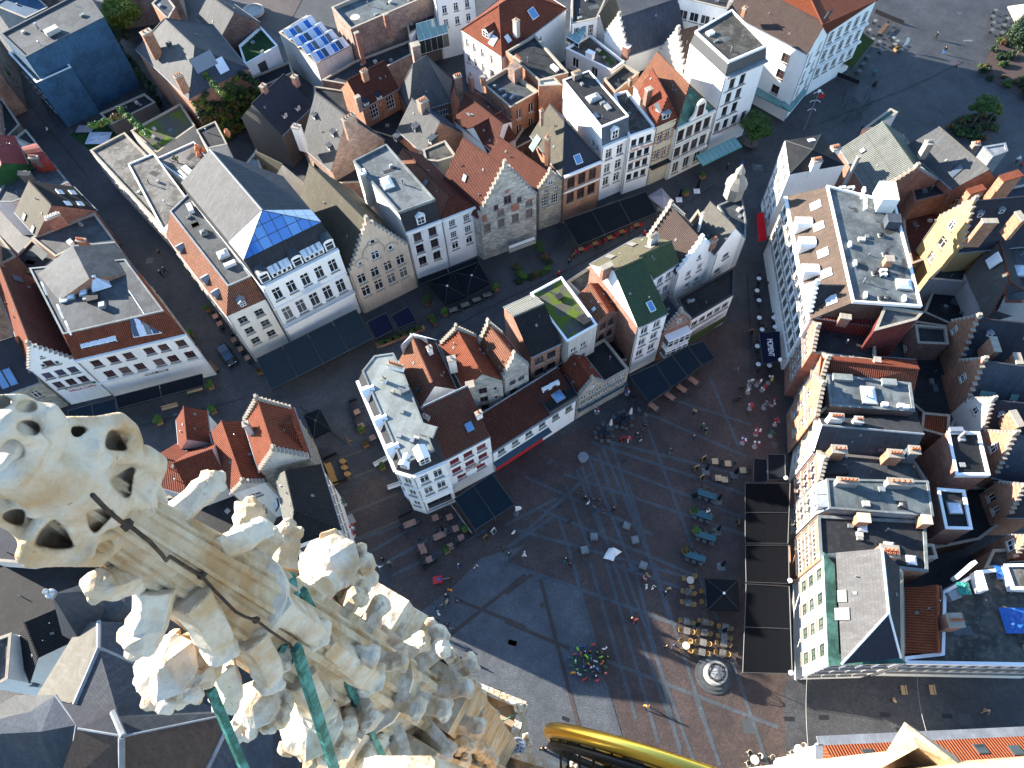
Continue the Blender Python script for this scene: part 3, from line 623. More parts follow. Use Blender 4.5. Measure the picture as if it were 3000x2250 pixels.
for a in (('O185,292', 1.0, 1.0, 'darkgrey', 'O220,265'), ('O298,340', .6, .6, 'cob_red', 'O320,325'), ('O58,645', 1.1, .6, 'darkgrey', 'O95,655'), ('O490,1262', .9, .45, 'black', 'O520,1275'), ('N2105,645', 1.1, .6, 'darkgrey', 'N2140,655'), ('N1992,1042', .9, .5, 'black', 'N2020,1052'),
          ('K440,1062', .9, .35, 'black', 'K470,1045'), ('K520,1185', .9, .35, 'black', 'K550,1165'), ('K965,695', .9, .4, 'black', 'K990,680'), ('K365,698', .9, .6, 'darkgrey', 'K390,680'), ('K2180,560', .8, .8, 'darkgrey', None), ('J797,1165', .9, 1.4, 'grey', 'J815,1155'), ('O1980,1320', 1.6, 1.6, 'darkgrey', None),
          ('Q310,1262', 1.2, .5, 'black', None), ('Q590,1250', 1.2, .5, 'black', None), ('Q1085,1228', 1.2, .5, 'black', None), ('Q1590,1240', 1.2, .5, 'black', None), ('Q1740,1270', 1.4, 1.3, 'darkgrey', None), ('C2045,1355', 1.7, 1.5, 'bit_l', 'C2095,1358'), ('D1450,862', 1.1, 1.1, 'cob_red', 'D1475,850'), ('D1485,1010', 1.1, .8, 'cob_red', 'D1510,1000'), ('D635,1035', .9, .5, 'darkgrey', None)): cover(*a)
for a in ('F1000,1500 F1840,1010', 'F1840,1010 G560,640', 'G560,640 G1160,330', 'G1160,330 C1700,1500', 'E860,620 E1330,1180', 'E1330,1180 E1620,1560', 'A120,700 A700,1420', 'I1100,420 I2000,180', 'J380,250 J760,560', 'G1960,700 H0,1300', 'D560,1000 D1250,720', 'D1250,720 D1720,500'): strip(*a.split(), w=.3, m='cob_dark', name='gutter_line')
for a in (('F1300,1310', .9, .45, 'black', None), ('G420,820', .9, .45, 'black', None), ('G900,560', .8, .8, 'darkgrey', None), ('E1215,590', 1.2, 1.2, 'bit_l', None), ('E1530,985', .8, .5, 'black', None), ('D1760,330', 1.9, .5, 'bit_l', None), ('D1690,110', 1., 1., 'darkgrey', None), ('I1420,320', .5, .5, 'bit_l', None)): cover(*a)
# houses on the far side of the street
V = Vector
a, b, c, d = at('F70,800', 15.7), at('F690,490', 15.7), at('B250,1435', 19), at('A1470,1490', 19)
h = B('tall white townhouse with a blue glass roof end and a balcony over the long awning', [a, b, c, d], 15.7, 'white',
      fac={0: [W([11.6], 5, 1.25, 2.5, 'T'), W([6.6], 5, 1.35, 2.9, 'T')], 3: [W([12, 8.4], 6, 1., 1.6)]}, trim='white_p')
q = [at('E1975,585', 19.2), at('F555,280', 19.2), c+Z*.2, d+Z*.2]
rm = MB(); lo = [Vector((p.x, p.y, 15.7)) for p in h.P]
for i in range(4): rm.face([lo[i], lo[(i+1) % 4], q[(i+1) % 4], q[i]], 0)
h.plane(lo[0], (lo[1]-lo[0]).cross(q[0]-lo[0])); h.roof = part('roof', rm, ['slate_d'], h.rt)
h2 = MB(); A_, B_ = at('F80,185', 23.2), at('A1700,1210', 23.2)
h2.face([q[1], q[2], B_, A_]); h2.face([q[3], q[0], A_, B_], 1); h2.face([q[2], q[3], B_], 2); up_ = part('upper_roof', h2, ['slate', 'slate_h', 'brick_d'], h.rt)
rb_ = MB(); rb_.tube([A_, B_], .18, 6); sub('ridge_tiles', rb_, ['zinc'], up_)
h.finish(); panes(h.rt, [q[0], q[1], A_], q[1]-q[0], 1.5, 1.5, ['blueglass', 'blueglass', 'blueglass2'], 'kframe', .1)
gl = at('E1870,465', 19.2); gr = at('F430,115', 19.2)
panes(h.rt, [q[0], A_, (q[0]+(q[3]-q[0])*.22)], q[0]-q[3], 1.4, 1.5, 'whiteglass', 'greyframe')
panes(h.rt, [q[1], (q[1]+(q[2]-q[1])*.26), A_], q[1]-q[2], 1.4, 1.5, ['whiteglass', 'whiteglass', 'skyglass'], 'greyframe')
def dorm_at(bl, P, pl=0, **kw):
 global hit
 o_ = hit; hit = lambda *a_: P; r = bl.dormer(None, pl=pl, **kw); hit = o_; return r
fn = h.planes[0][1]
for k in (.08, .5, .92): dorm_at(h, lo[0]+(lo[1]-lo[0])*k+Z*.25+(-hv(fn))*.15, 0, w=1.2, h=1.7, style='arch', m='darkgrey', wallm='white', st='bar')
for k in (.29, .71):
 for j in (-.09, -.03, .03, .09): dorm_at(h, lo[0]+(lo[1]-lo[0])*(k+j)+Z*.35+(-hv(fn))*.1, 0, w=.6, h=1.0, style='flat', m='white_p', wallm='white', st='none', dpt=1.)
h.band(0, 15.4, .4, .45); h.band(0, 10.2, .25, .2); h.band(0, 5.9, .3, .9, name='balcony')
def railing(rt, a, b, z, hgt=.95, m='black', step=.25, name='railing'):
 mb = MB(); L = (b-a).length; u = hv(b-a); P = lambda t, zz: Vector((a.x+u.x*t, a.y+u.y*t, zz)); w = Z.cross(u)*.02
 for zz in (z+hgt, z+.1): mb.tube([P(0, zz), P(L, zz)], .025, 4, 0, True, False)
 for k in range(int(L/step)+1): mb.tube([P(k*step, z), P(k*step, z+hgt)], .012, 3, 0, False, False)
 return part(name, mb, [m], rt)
e0, e1 = h.edge(0); nn = Z.cross(hv(e1-e0)); railing(h.rt, e0-nn*.8, e1-nn*.8, 6.2)
mb = MB(); u = hv(e1-e0); cc = e0+(e1-e0)*.52; cc.z = 10.9; mb.box(cc-nn*.45, u*1.5, nn*.45, Z*.2); o = part('balcony', mb, ['white'], h.rt); railing(h.rt, cc-u*1.5-nn*.85, cc+u*1.5-nn*.85, 11.1, .9, 'white_p', .3)
h = B('cream corner house with orange tiled mansard and three pointed dormers by the narrow alley', 'E1835,1045 E2150,905 E1600,150 E1345,395', 12.3, 'cream2',
      fac={0: [W([9.5, 6.8, 4.1], 2, 1.25, 1.45, 'four', 'greyframe')], 3: [W([9.5, 6.8, 4.0], 7, 1., 1.4, 'four', 'greyframe')]})
h.mans(2.8, [2.4, .0, .0, 2.5], 'tile_p', 'bitumen')
for p in ('E1460,520', 'E1660,775', 'E1745,890'): h.dormer(p, .8, .9, 3, 1.8, 'zinc', 'zinc', 'gable', st='none')
h.dormer('E1975,955', .8, .9, 0, 1.8, 'zinc', 'zinc', 'gable', st='four')
h.dome('E1810,545', 1.6, 1.6); h.dome('E1655,370', 1.0, 1.0, gm='lead', up=.4); h.bx('roof_vent', 'E1550,180', 15.1, .7, 1.6, .7, 'white_p'); h.bx('roof_vent', 'E1870,630', 15.1, 1.6, .6, .6, 'white_p')
h = B('long low alley house with timber deck roof and roof garden', 'E1335,350 E1560,120 A1010,1075 A730,1220', 8.6, 'cream2', fac={3: [W([5.2, 2.2], 12, .9, 1.4, 'two', 'greyframe')]}); h.flat('deck', .2)
h = B('white penthouse with a long glazed side beside the pale slate roof', 'E1325,345 E1545,130 A1245,1245 A1040,1330', 12.2, 'white2', z0=8.5); h.flat('deck', .12, 'pframe', .15)
e0, e1 = h.edge(3); n_ = Z.cross(hv(e1-e0)); P = [Vector((p.x, p.y, z_))-n_*.05 for p, z_ in ((e0, 8.9), (e1, 8.9), (e1, 11.9), (e0, 11.9))]
panes(h.rt, P, e1-e0, 1.2, 3.1, ['grnglass', 'glass_g', 'grnglass', 'glass_b'], 'pframe', .12, 'glass_wall', .02)
h = B('roof terrace house with plank floor, railings and plant tubs', 'A1560,1500 A1720,1330 A1570,1150 A1260,1290', 11.4, 'white2', z0=6); h.flat('deck', .15, 'pframe', .12)
h = B('square grey stair tower of the roof terrace beside the tall urn', 'A1680,1205 A1840,1170 A1745,985 A1590,1055', 13.2, 'dirtw', z0=6); h.flat('bit_d', .15, 'coping', .2)
h = gable_house('sand coloured stepped gable house with round arched relief beside the blue awnings', 'F790,700', 'F1258,475', 10.2, 'F915,300', 'B460,1330', 'slate_gr', 'sand',
      fac={0: [W([3.8], [.12, .37, .62, .86], 1.35, 2.3, 'cross', 'cream2'), W([7.0], [.12, .37, .62, .86], 1.3, 2.1, 'cross', 'cream2')]})
h.step_gable(0, h.zr, 10, 'sand', .4, .7, wins=((.46, 10.9, 1.25, 1.7), (.2, 11., .6, .9, 'none'), (.72, 11.3, .7, .9, 'none'), (.48, 14.2, .75, .9, 'none')))
def arcs(h, e, z, rad, m, uc, w=.16):
 a, b = h.edge(e); ux = hv(b-a); n = Z.cross(ux); mb = MB(); c = a+(b-a)*uc; c.z = z
 mb.tube([c+ux*math.cos(math.pi*k/12)*rad+Z*math.sin(math.pi*k/12)*rad-n*.08 for k in range(13)], w*.5, 5); part('arch_moulding', mb, [m], h.rt)
arcs(h, 0, 12.6, 1.7, 'coping', .45); arcs(h, 0, 11.4, 1.0, 'coping', .22); arcs(h, 0, 11.6, 1.1, 'coping', .73); arcs(h, 0, 14.0, 1.0, 'coping', .48)
a, b, c, d = at('F1240,360', 12.5), at('F1525,255', 12.5), at('B1085,1180', 15.7), at('B820,1315', 15.7)
h = B('white three storey house with black mansard, single dormer and grey flat roof', [a, b, c, d], 12.5, 'white2', fac={0: [W([9.6, 6.9], 2, 1.25, 1.9, 'bar', 'bframe'), W([4.0], 2, 1.25, 1.9, 'two', 'bframe')]})
h.mans(3.2, [.9, 0, 0, 0], 'slate_d', 'bit_l', .3, 'lead'); h.dormer('F1370,290', 1.1, 1.5, 0, .9, 'white_p', 'white', 'gable'); h.dome('B1090,1490', 1.7, 2.6, gm='white_p')
h.chim('B885,1390', 16.6, 1.0, 1.0, 7, 'dirtw', 1, cap='white_p'); h.band(0, 12.1, .4, .35)
for z_ in (4.0,): arcs(h, 0, 5.9, .75, 'white', .27, .3); arcs(h, 0, 5.9, .75, 'white', .73, .3)
h = hip_house('white two bay house with dark red hipped tile roof', 'F1528,258', 'F1803,150', 11.4, 'F1600,70', 'B1210,1210', 13.9, 'tile_d', 'white', fac={0: [W([8.9, 6.3], 2, 1.05, 1.5, 'grid'), W([3.7], 2, 1.1, 1.7, 'cross')]}, mside='tile_p'); h.band(0, 11.1, .3, .3); h.velux('B1400,1490', .9, 1.6, 1)
arcs(h, 0, 5.2, .7, 'white', .26, .3); arcs(h, 0, 5.2, .7, 'white', .74, .3)
h = gable_house('broad pale stone stepped gable house with brick red panels between its windows', 'F1832,235', 'G252,72', 10.4, 'B2030,1360', 'B1700,1120', 'tile_d', 'stone_w',
      fac={0: [W([6.3], [.09, .36, .63, .9], 1.15, 1.9, 'cross', 'mframe', 'curtain'), W([8.9], [.36, .9], 1.15, 1.2, 'two', 'mframe', 'curtain')]})
h.step_gable(0, h.zr, 10, 'stone_w', .4, .6, wins=((.3, 10.6, .7, 1.1, 'two', 'mframe'), (.5, 11.2, 1.2, 1.6, 'cross', 'mframe'), (.7, 10.6, .7, 1.1, 'two', 'mframe')))
a, b = h.edge(0); ux = hv(b-a); n_ = Z.cross(ux)
for f_, z_, w_, h_ in ((.09, 8.9, .8, 1.5), (.63, 9.0, 1.3, 1.5), (.36, 10.15, 1.2, .25), (.9, 10.1, 1.2, .28), (.5, 13.3, .7, .7)):
 for sg in (-.27, .27):
  mb = MB(); c = a+(b-a)*f_+ux*sg*w_; c.z = z_; mb.box(c-n_*.03, ux*w_*.25, n_*.05, Z*h_); part('brick_panel', mb, ['brick_r'], h.rt)
h.velux('B1720,1440', .8, 1.2, 1, gm='skyglass')
h = gable_house('narrow pale stone stepped gable house with red tile roof beside the brick house', 'G268,20', 'C462,1475', 9.4, 'C350,1412', 'B2000,1115', 'tile_d', 'stone', fac={0: [W([5.2], 2, 1.2, 2.1, 'grid'), W([8.0], [.3, .85], .7, .9, 'two')]}); h.step_gable(0, h.zr, 5, 'stone', .4, .5, wins=((.5, 9.7, .9, 1.3),))
h = hip_house('orange brick three bay house with dark hipped roof and tall brick chimney', 'C475,1425', 'C775,1302', 11., 'C480,980', 'C365,840', 15.6, 'slate_s', 'brick_o', fac={0: [W([7.7, 4.3], 3, 1.35, 2.3, 'T', 'bframe')]}, mside='slate_gr', mend='slate_s')  # left slope gets a lighter slate, sunlight put into its colour
h.velux('C590,1290', 1.2, 1.5, 2, gm='skyreflect', fm='pframe'); h.chim('C345,1110', 16.5, .9, .6, 5.5, 'brick_o', 3, 60); h.velux('C245,1160', 1.4, 2.6, 1, gm='grnglass'); h.band(0, 10.7, .35, .35, 'white'); h.band(0, 7.0, .25, .12, 'white'); h.chim('C295,890', 17.5, .5, .4, 3, 'brick_p', 2)
a, b, c, d = at('C785,1187', 12.3), at('C1002,1097', 12.3), at('C680,580', 15.4), at('C470,655', 15.4)
h = B('white ornate two bay house with blue slate mansard and long flat black roof', [a, b, c, d], 12.3, 'white', fac={0: [W([9.1, 5.9, 3.0], 2, 1.15, 2.0, 'T')], 3: [W([10.], [.82, .92], .7, 1.5)]})
h.mans(3.2, [.8, 0, 0, 0], 'slate_c', 'bit_d', .1, 'white_p'); h.dormer('C885,1120', 1.1, 1.7, 0, .8, 'white_p', 'white', 'gable'); h.band(0, 12.0, .4, .4); h.band(0, 8.6, .2, .2); h.band(0, 5.4, .2, .2)
h.dome('C715,800', 2.2, 1.6, gm='concrete'); h.bx('roof_hatch', 'C825,870', 15.4, .8, 1.6, .35, 'greyframe'); h.chim('C580,585', 16.6, 1.4, 1.0, 1.4, 'darkw', 6, potm='wood_l'); h.velux('C735,940', .9, 1.2, 4)
h = B('plain white four storey house with red cursive lettering on its front', 'C1003,1108 C1222,1035 C985,735 C880,765', 12.8, 'white', fac={0: [W([10.4, 7.7, 5.3, 2.9], 3, .95, 1.45, 'two', 'kframe')]}); h.flat('bit_b', .25, 'pframe'); choc = h
h = hip_house('narrow cream house with brick striped window surrounds and red tiled roof', 'C1222,1030', 'C1388,958', 13.0, 'C1315,790', 'C1205,556', 16.2, 'tile_r', 'buff', fac={0: [W([9.4, 5.6], 2, .9, 2.1, 'T')]}); h.dormer('C1300,960', 1.3, 1.0, 2, 2.0, 'zinc', 'zinc', 'flat', st='two'); h.chim('C1165,715', 16.2, 1.0, .8, 3.2, 'brick', 0, cap='coping'); h.chim('C1015,640', 15.6, .5, .5, 1.2, 'brick', 1)
a, b = h.edge(0); ux = hv(b-a); n_ = Z.cross(ux)
for f_ in (.1, .43, .57, .9):
 for z_ in (5.6, 6.2, 6.8, 7.4, 9.4, 10., 10.6, 11.2):
  mb = MB(); c = a+(b-a)*f_; c.z = z_; mb.box(c-n_*.02, ux*.22, n_*.05, Z*.28); part('brick_stripe', mb, ['brick_o'], h.rt)
h.band(0, 4.4, .2, .9, 'black', name='balcony'); railing(h.rt, a-n_*.85, b-n_*.85, 4.6, .9)
h = hip_house('cream four bay house with curly white gable before a green copper roof', 'C1392,1035', 'C1700,887', 11.6, 'C1490,690', 'C1222,430', 16., 'tile_p', 'cream2', fac={0: [W([8.2, 4.7], 4, 1.35, 2.4, 'bar', 'bframe', l=.3, r=.3), W([1.0], 3, 1.3, 2.4, 'two', 'cream')]}, mend='copper'); h.band(0, 11.3, .35, .35, 'cream2'); h.band(0, 4.0, .3, .4, 'cream2'); h.band(0, 7.3, .25, .3, 'cream2')
a, b = h.edge(0); ux = hv(b-a); n_ = Z.cross(ux); c = a+(b-a)*.56; c.z = 11.7
pr = [(-1.9, 0), (-1.7, .5), (-1.25, .8), (-1.0, 1.4), (-1.0, 2.3), (-.8, 2.9), (-.45, 3.3), (0, 3.45)]; pr = pr+[(-x, y) for x, y in pr[:-1]][::-1]
mb = MB(); F_ = [c+ux*x+Z*y for x, y in pr]; mb.face([p-n_*.1 for p in F_]); mb.face([p+n_*.25 for p in F_][::-1])
for i in range(len(F_)-1): mb.face([F_[i]-n_*.1, F_[i]+n_*.25, F_[i+1]+n_*.25, F_[i+1]-n_*.1])
part('curly_gable', mb, ['cream2'], h.rt); put_window(h.rt, c-n_*.14+Z*.4, ux, 1.2, 2.2, 'T', 'bframe', 'glass', None, 0.)
h = B('tall white six storey house with flat roof and green glass canopy at its foot', 'C1782,615 C2112,473 C1815,163 C1498,352', 16.0, 'white', fac={0: [W([12.7, 9.9, 7.1], [.22, .5], 1.1, 2.0, 'bar', 'kframe'), W([4.0], [.12, .36, .62, .88], 1.05, 2.0, 'bar', 'kframe')]}); h.mans(1.9, [.5, .2, .2, .5], 'darkgrey', 'bit_b', .25, 'white_p'); h.band(0, 15.7, .3, .7, 'zinc'); h.bx('roof_hatch', 'C1660,275', 17.9, 1.2, .9, .4, 'white_p'); tall = h
for z_ in (12.4, 9.6, 6.8, 3.7): h.band(0, z_, .12, .14, 'grey', .6, 3.2, 'sill_band')
a, b = at('C1800,92', 14.2), at('D465,432', 14.2); n_ = Z.cross(hv(b-a))
h = B('big white corner house with dark square windows and brown tiled roof', [a, b, at('D640,225', 14.2), at('C2020,-110', 14.2)], 14.2, 'white', fac={0: [W([10.6, 7.4, 4.2], [.2, .5, .8], 1.5, 1.7, 'four', 'bframe')], 1: [W([10.6, 7.0, 3.6], 2, 1.2, 2.2, 'cross')]}); h.hip((None, None), 17.2, 'tile_b', ('gable', 'gable'), e0=1); corner = h; h.chim('C1945,60', 17.2, .7, .7, 1.6, 'brick_o', 1)
h = B('white many windowed house with orange hipped roof on the open square', [at('D640,225', 14.2), at('D1015,5', 14.2), at('D700,-300', 14.2), at('C2020,-110', 14.2)], 14.2, 'white', fac={0: [W([10.6, 7.0, 3.6], 5, 1.2, 2.2, 'cross'),]}); h.hip(('D580,205', 'D430,-120'), 18., 'tile_o', e0=0); h.velux('D430,65', 1., 1.4, 1, gm='skyglass'); h.velux('D630,115', 1., 1.4, 2)
for z_ in (9.9, 6.2): h.band(0, z_, .3, .5)
h = gable_house('white stepped gable house with deep blue slate roof behind the narrow house', 'C805,285', 'C985,440', 9.5, 'C895,150', 'C1400,-10', 'slate_b', 'white'); h.step_gable(0, h.zr, 6, 'white', .4, .5, wins=((.5, 10.2, .7, 1.),))
h = B('white house with tall grid window at the top edge', 'C535,195 C745,150 C840,-60 C540,-120', 12., 'white', fac={0: [W([8.5], 3, 1.0, 2.5, 'grid')]}); h.flat('bit_d')
h = gable_house('old grey slate roof with white stepped edge beside the stepped gable', 'C690,225', 'C815,290', 9.0, 'C770,120', 'C880,-60', 'slate_gr', 'pale')
h = B('white bay windowed house at the top edge of the picture', 'C1400,-20 C1800,75 C1900,-200 C1500,-250', 15., 'white', fac={0: [W([11.2, 7.8], 4, 1.6, 1.7, 'two')]}); h.flat('bit_d')
h = gable_house('rough grey stone stepped gable with dark roof beside the tall white house', 'C1250,430', 'C1440,570', 9.5, 'C1395,262', 'C1560,215', 'tile_b', 'concrete'); h.step_gable(0, h.zr, 6, 'concrete', .5, .4, cop='concrete')
h = B('white terrace house with green turf strip and potted plants', 'C490,392 C865,575 C965,500 C685,280', 8.8, 'white2', fac={0: [W([5.8], [.2, .65], 1.4, 2., 'two')]}); h.flat('bit_b', .3, 'white_p')
mb = MB(); P = pts('C735,405 C855,530 C890,505 C775,385', 8.55); mb.face(P if area2(P) > 0 else P[::-1]); part('turf', mb, ['turf'], h.rt); h.chim('C690,420', 10., 1.4, .9, 1.4, 'white', 0, cap='white_p'); h.chim('C985,365', 11., 1.3, .9, 2.6, 'brick', 0, cap='white_p')
P = pts('C500,240 C600,300 C660,250 C625,165', 10.8); h2_ = root('conservatory', P[0]-Z*2, 'small white glazed conservatory on the terrace roof', 'conservatory'); panes(h2_, [P[0]-Z*1.4, P[1]-Z*1.4, P[2], P[3]], P[1]-P[0], .9, 1.2, 'grnglass', 'pframe'); panes(h2_, [P[0]-Z*2.2, P[1]-Z*2.2, P[1]-Z*1.4, P[0]-Z*1.4], P[1]-P[0], .9, .8, 'glass_g', 'pframe', name='glass_wall')
h = B('orange brick back wall house below the green terrace', 'C800,640 C890,750 C1085,590 C960,520', 9.2, 'brick_o'); h.flat('bit_d', .4, 'coping')
h = B('black flat roofed brick house with clay pipes behind the ornate house', 'C5,420 C275,655 C512,592 C240,282', 12., 'brick_o'); h.flat('bit_d', .3, 'coping'); h.bx('roof_vent', 'C400,560', 12., 1.6, .7, .5, 'white_p'); h.chim('C105,470', 13.4, 1.8, .5, 1.2, 'darkw', 4)
h = B('brick stair tower with stone cap above the flat terrace', 'C272,700 C458,690 C400,630 C268,650', 13.2, 'brick_o'); h.flat('concrete', .1, 'coping')
h = B('orange brick house with flat roof terrace full of pipes', 'B1858,672 C44,872 C272,742 C15,550', 11., 'brick_o', fac={0: [W([7.6], 2, 1., 1.9, 'two')], 1: [W([7.6, 4.4], 2, 1.1, 2., 'two')]}); h.flat('bitumen', .7, 'coping')
for i, p in enumerate(('B1960,710', 'B2010,740', 'B2040,790', 'B2100,800')): h.bx('roof_pipe', p, 10.4, .5+.2*i, .3, .5, 'steel', 20*i)
h.bx('roof_room', 'C85,640', 10.4, 1.8, 1.8, 2.6, 'brick_p'); h.chim('B1765,610', 13., .9, .7, 6, 'brick', 2); h.chim('B1865,620', 12.6, .7, .7, 1.6, 'brick_o', 0)
h = B('large red tiled house with white front and leaning dormer', 'B1690,245 B2012,458 C495,60 C150,-160', 11.2, 'white', fac={0: [W([8.3, 5.2], [.1, .3, .52, .78], .95, 1.8, 'cross')], 1: [W([8.0], [.3, .6], .7, 1.2)]}); h.hip(('B1995,45', 'C120,-60'), 15.5, 'tile_r', mend='tile_o'); h.velux('C225,110', 1.6, 1.9, 0, gm='skyreflect', fm='pframe'); h.velux('C20,315', 1.2, 1.5, 0, gm='skyglass'); h.chim('C88,160', 15.6, 1., .8, 3.2, 'concrete', 1); h.dormer('B1890,300', 1.5, 1.2, 2, 2.2, 'tile_r', 'white', 'gable'); h.velux('B1950,330', 1.3, 1.7, 2, gm='whiteglass', fm='pframe')  # hip ends in brighter orange tile: sunlit tone painted in
h = B('white back house with small paned windows at the top edge', 'B1475,-40 B1790,-120 B1700,-330 B1400,-260', 13.5, 'white', fac={0: [W([9.4, 6.6], 3, .9, 1.6, 'cross')], 1: [W([6], 2)]}); h.flat('bit_d')
h = B('black roofed lean to with glass veranda behind the courtyard', 'B1330,300 B1600,200 B1560,150 B1290,250', 6.5, 'darkw'); h.flat('bit_d', .1)
P = pts('B1340,305 B1580,235 B1560,165 B1510,185', 7.2); r_ = root('veranda', P[0], 'dark glass veranda roof beside the white back house', 'veranda'); panes(r_, [P[0]-Z*.8, P[1]-Z*.8, P[1]+V((-.5, 3, .8)), P[0]+V((-.5, 3, .8))], P[1]-P[0], 1.3, 3.2, 'grnglass', 'pframe'); panes(r_, [P[0]-Z*3.6, P[1]-Z*3.6, P[1]-Z*.8, P[0]-Z*.8], P[1]-P[0], 1.3, 3., 'glass_g', 'pframe', name='glass_wall')
h = B('old brick party wall house with roof terrace and round table', 'B795,237 B1482,-60 B1300,-220 B640,60', 11.5, 'brick_p'); h.flat('bit_g', .6, 'coping'); h.chim('B840,260', 12.5, .8, .5, 6.5, 'brick', 0); h.chim('B1075,110', 13.2, .9, .6, 5, 'brick', 0)
h = B('white wall with narrow roof below the brick party wall', 'B1265,280 B1485,150 B1475,80 B1250,190', 7.5, 'white2'); h.flat('bit_d', .1)
h = B('white walled hall under a saw tooth glass roof', 'B215,262 B515,520 B800,372 B440,125', 7.6, 'pale'); h.flat('bit_d', .3, 'coping')
q = [at(s, 8.0) for s in ('B225,262', 'B515,510', 'B785,370', 'B442,135')]
for k in range(4):
 a0, a1 = q[0]+(q[1]-q[0])*k/4, q[0]+(q[1]-q[0])*(k+1)/4; b0, b1 = q[3]+(q[2]-q[3])*k/4, q[3]+(q[2]-q[3])*(k+1)/4; t0, t1 = (a0+a1)/2+Z*1.0, (b0+b1)/2+Z*1.0
 panes(h.rt, [a0, b0, t1, t0], b0-a0, 1.1, 3., ['glass_b', 'blueglass', 'glass_b', 'whiteglass'], 'pframe', .12); panes(h.rt, [t0, t1, b1, a1], b0-a0, 1.1, 3., ['whiteglass', 'blueglass', 'glass_b'], 'pframe', .12)
h = B('low black roof with terracotta pots beside the glass roofed hall', 'B560,650 B820,500 B1270,330 B1290,440 B790,690', 6.0, 'brick_p'); h.flat('bit_d', .2, 'coping')
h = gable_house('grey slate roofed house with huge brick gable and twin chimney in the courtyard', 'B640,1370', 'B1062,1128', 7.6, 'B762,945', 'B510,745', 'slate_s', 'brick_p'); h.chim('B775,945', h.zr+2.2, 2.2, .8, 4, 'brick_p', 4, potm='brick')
h.roof.data.materials[1] = M('slate_l')  # sunlit left slope painted as a lighter slate than the right
for p in ('B500,960', 'B650,1100', 'B620,1210'): h.dormer(p, .7, .8, 1, 1.3, 'slate_b', 'slate_b', 'flat', st='none')
h = quad_house('brick courtyard house with two big stone framed windows and brown tile roof', 'B885,868', 'B1182,705', 6.5, 9.4, 'brick_o', fac={0: [W([6.0], 2, 1.6, 2.6, 'grid'), W([2.2], 2, 1.6, 2.4, 'cross')]}); h.hip((None, None), 12.8, 'tile_d', ('gable', 'gable'), e0=1); h.dormer('B925,850', .7, .7, 1, 1.2, 'slate_s', 'white', 'flat'); h.dormer('B1030,800', .7, .7, 1, 1.2, 'slate_s', 'white', 'flat'); h.chim('B900,570', 14.4, 1.1, .7, 2, 'brick_o', 3); h.chim('B845,780', 12.6, .9, .7, 3, 'brick_p', 0)
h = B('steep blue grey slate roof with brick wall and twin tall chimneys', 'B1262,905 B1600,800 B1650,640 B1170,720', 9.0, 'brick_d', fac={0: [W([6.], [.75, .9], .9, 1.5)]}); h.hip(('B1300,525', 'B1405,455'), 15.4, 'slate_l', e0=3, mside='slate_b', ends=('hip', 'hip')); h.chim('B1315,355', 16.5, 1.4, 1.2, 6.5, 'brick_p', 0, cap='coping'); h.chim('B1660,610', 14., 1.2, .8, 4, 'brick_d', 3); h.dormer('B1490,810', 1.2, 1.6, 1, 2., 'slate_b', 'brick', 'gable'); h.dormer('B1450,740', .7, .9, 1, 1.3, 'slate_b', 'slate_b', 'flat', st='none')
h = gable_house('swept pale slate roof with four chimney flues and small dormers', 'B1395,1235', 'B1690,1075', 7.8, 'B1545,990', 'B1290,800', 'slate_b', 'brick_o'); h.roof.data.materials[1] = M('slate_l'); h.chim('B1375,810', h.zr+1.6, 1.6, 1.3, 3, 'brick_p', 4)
for p in ('B1310,1060', 'B1440,1160', 'B1160,1140'): h.dormer(p, .8, .9, 1, 1.3, 'slate_b', 'slate_b', 'flat', st='none')
h = B('brown tiled double roof edged with pale zinc gutters', 'B1640,975 B1965,1230 B2098,985 B1805,745', 9.0, 'white2'); h.hip((None, None), 11.5, 'tile_d', ('gable', 'gable'), e0=3); h.velux('B1765,930', .8, 1.2, 1)
h = quad_house('small dark red tile roof with white dormer behind the stepped gables', 'B1900,1240', 'B2130,1110', 7, 8., 'white2'); h.hip((None, None), 11., 'tile_d', ('gable', 'gable'), e0=1); h.dormer('B1950,1110', .8, 1., 1, 1.3, 'tile_d', 'white', 'gable')
h = B('flat concrete roof with creeping weeds above the tiled roofs', 'B1400,1300 B1500,1310 B1650,1265 B1560,1140 B1380,1215', 11.5, 'coping'); h.flat('bit_b', .1); 
h = B('low brick yard house between slate roof and red stepped gable', 'B1250,1330 B1520,1460 B1640,1380 B1400,1200', 7.5, 'brick'); h.flat('bit_d', .3)
h = quad_house('black slate roof with two tiny white dormers beside the ivy', 'B230,1090', 'B482,845', 9, 7.6, 'darkw'); h.hip((None, None), 12.2, 'slate_s', ('gable', 'gable'), e0=1); h.dormer('B270,950', .6, .7, 1, 1.1, 'slate_s', 'white', 'gable'); h.dormer('B375,890', .6, .7, 1, 1.1, 'slate_s', 'white', 'gable'); h.chim('B80,690', 13.5, 1., .8, 4.5, 'brick', 1); h.chim('B335,615', 13.2, .9, .9, 2, 'brick', 1)
h = gable_house('tan mossy slate roof behind the curled stepped gable', 'B150,1420', 'B440,1500', 8.6, 'B400,1310', 'B30,1230', 'slate_gr', 'dirtw', zr=12.) ; h.chim('B350,1020', 13.8, 1.3, 1., 5, 'white2', 2, potm='steel')
h = B('white roof house with metal ladder and ventilation duct', 'A1990,1330 B100,1480 B30,1210 A2060,1240', 10.5, 'white2'); h.flat('zinc', .2)
h = B('dark flat roofed yard building between the slate roofs', 'B480,1500 B1300,1450 B1700,1080 B1180,800 B500,700', 5.0, 'brick_d', name='yard_building', cat='building'); h.flat('bit_d', .2)
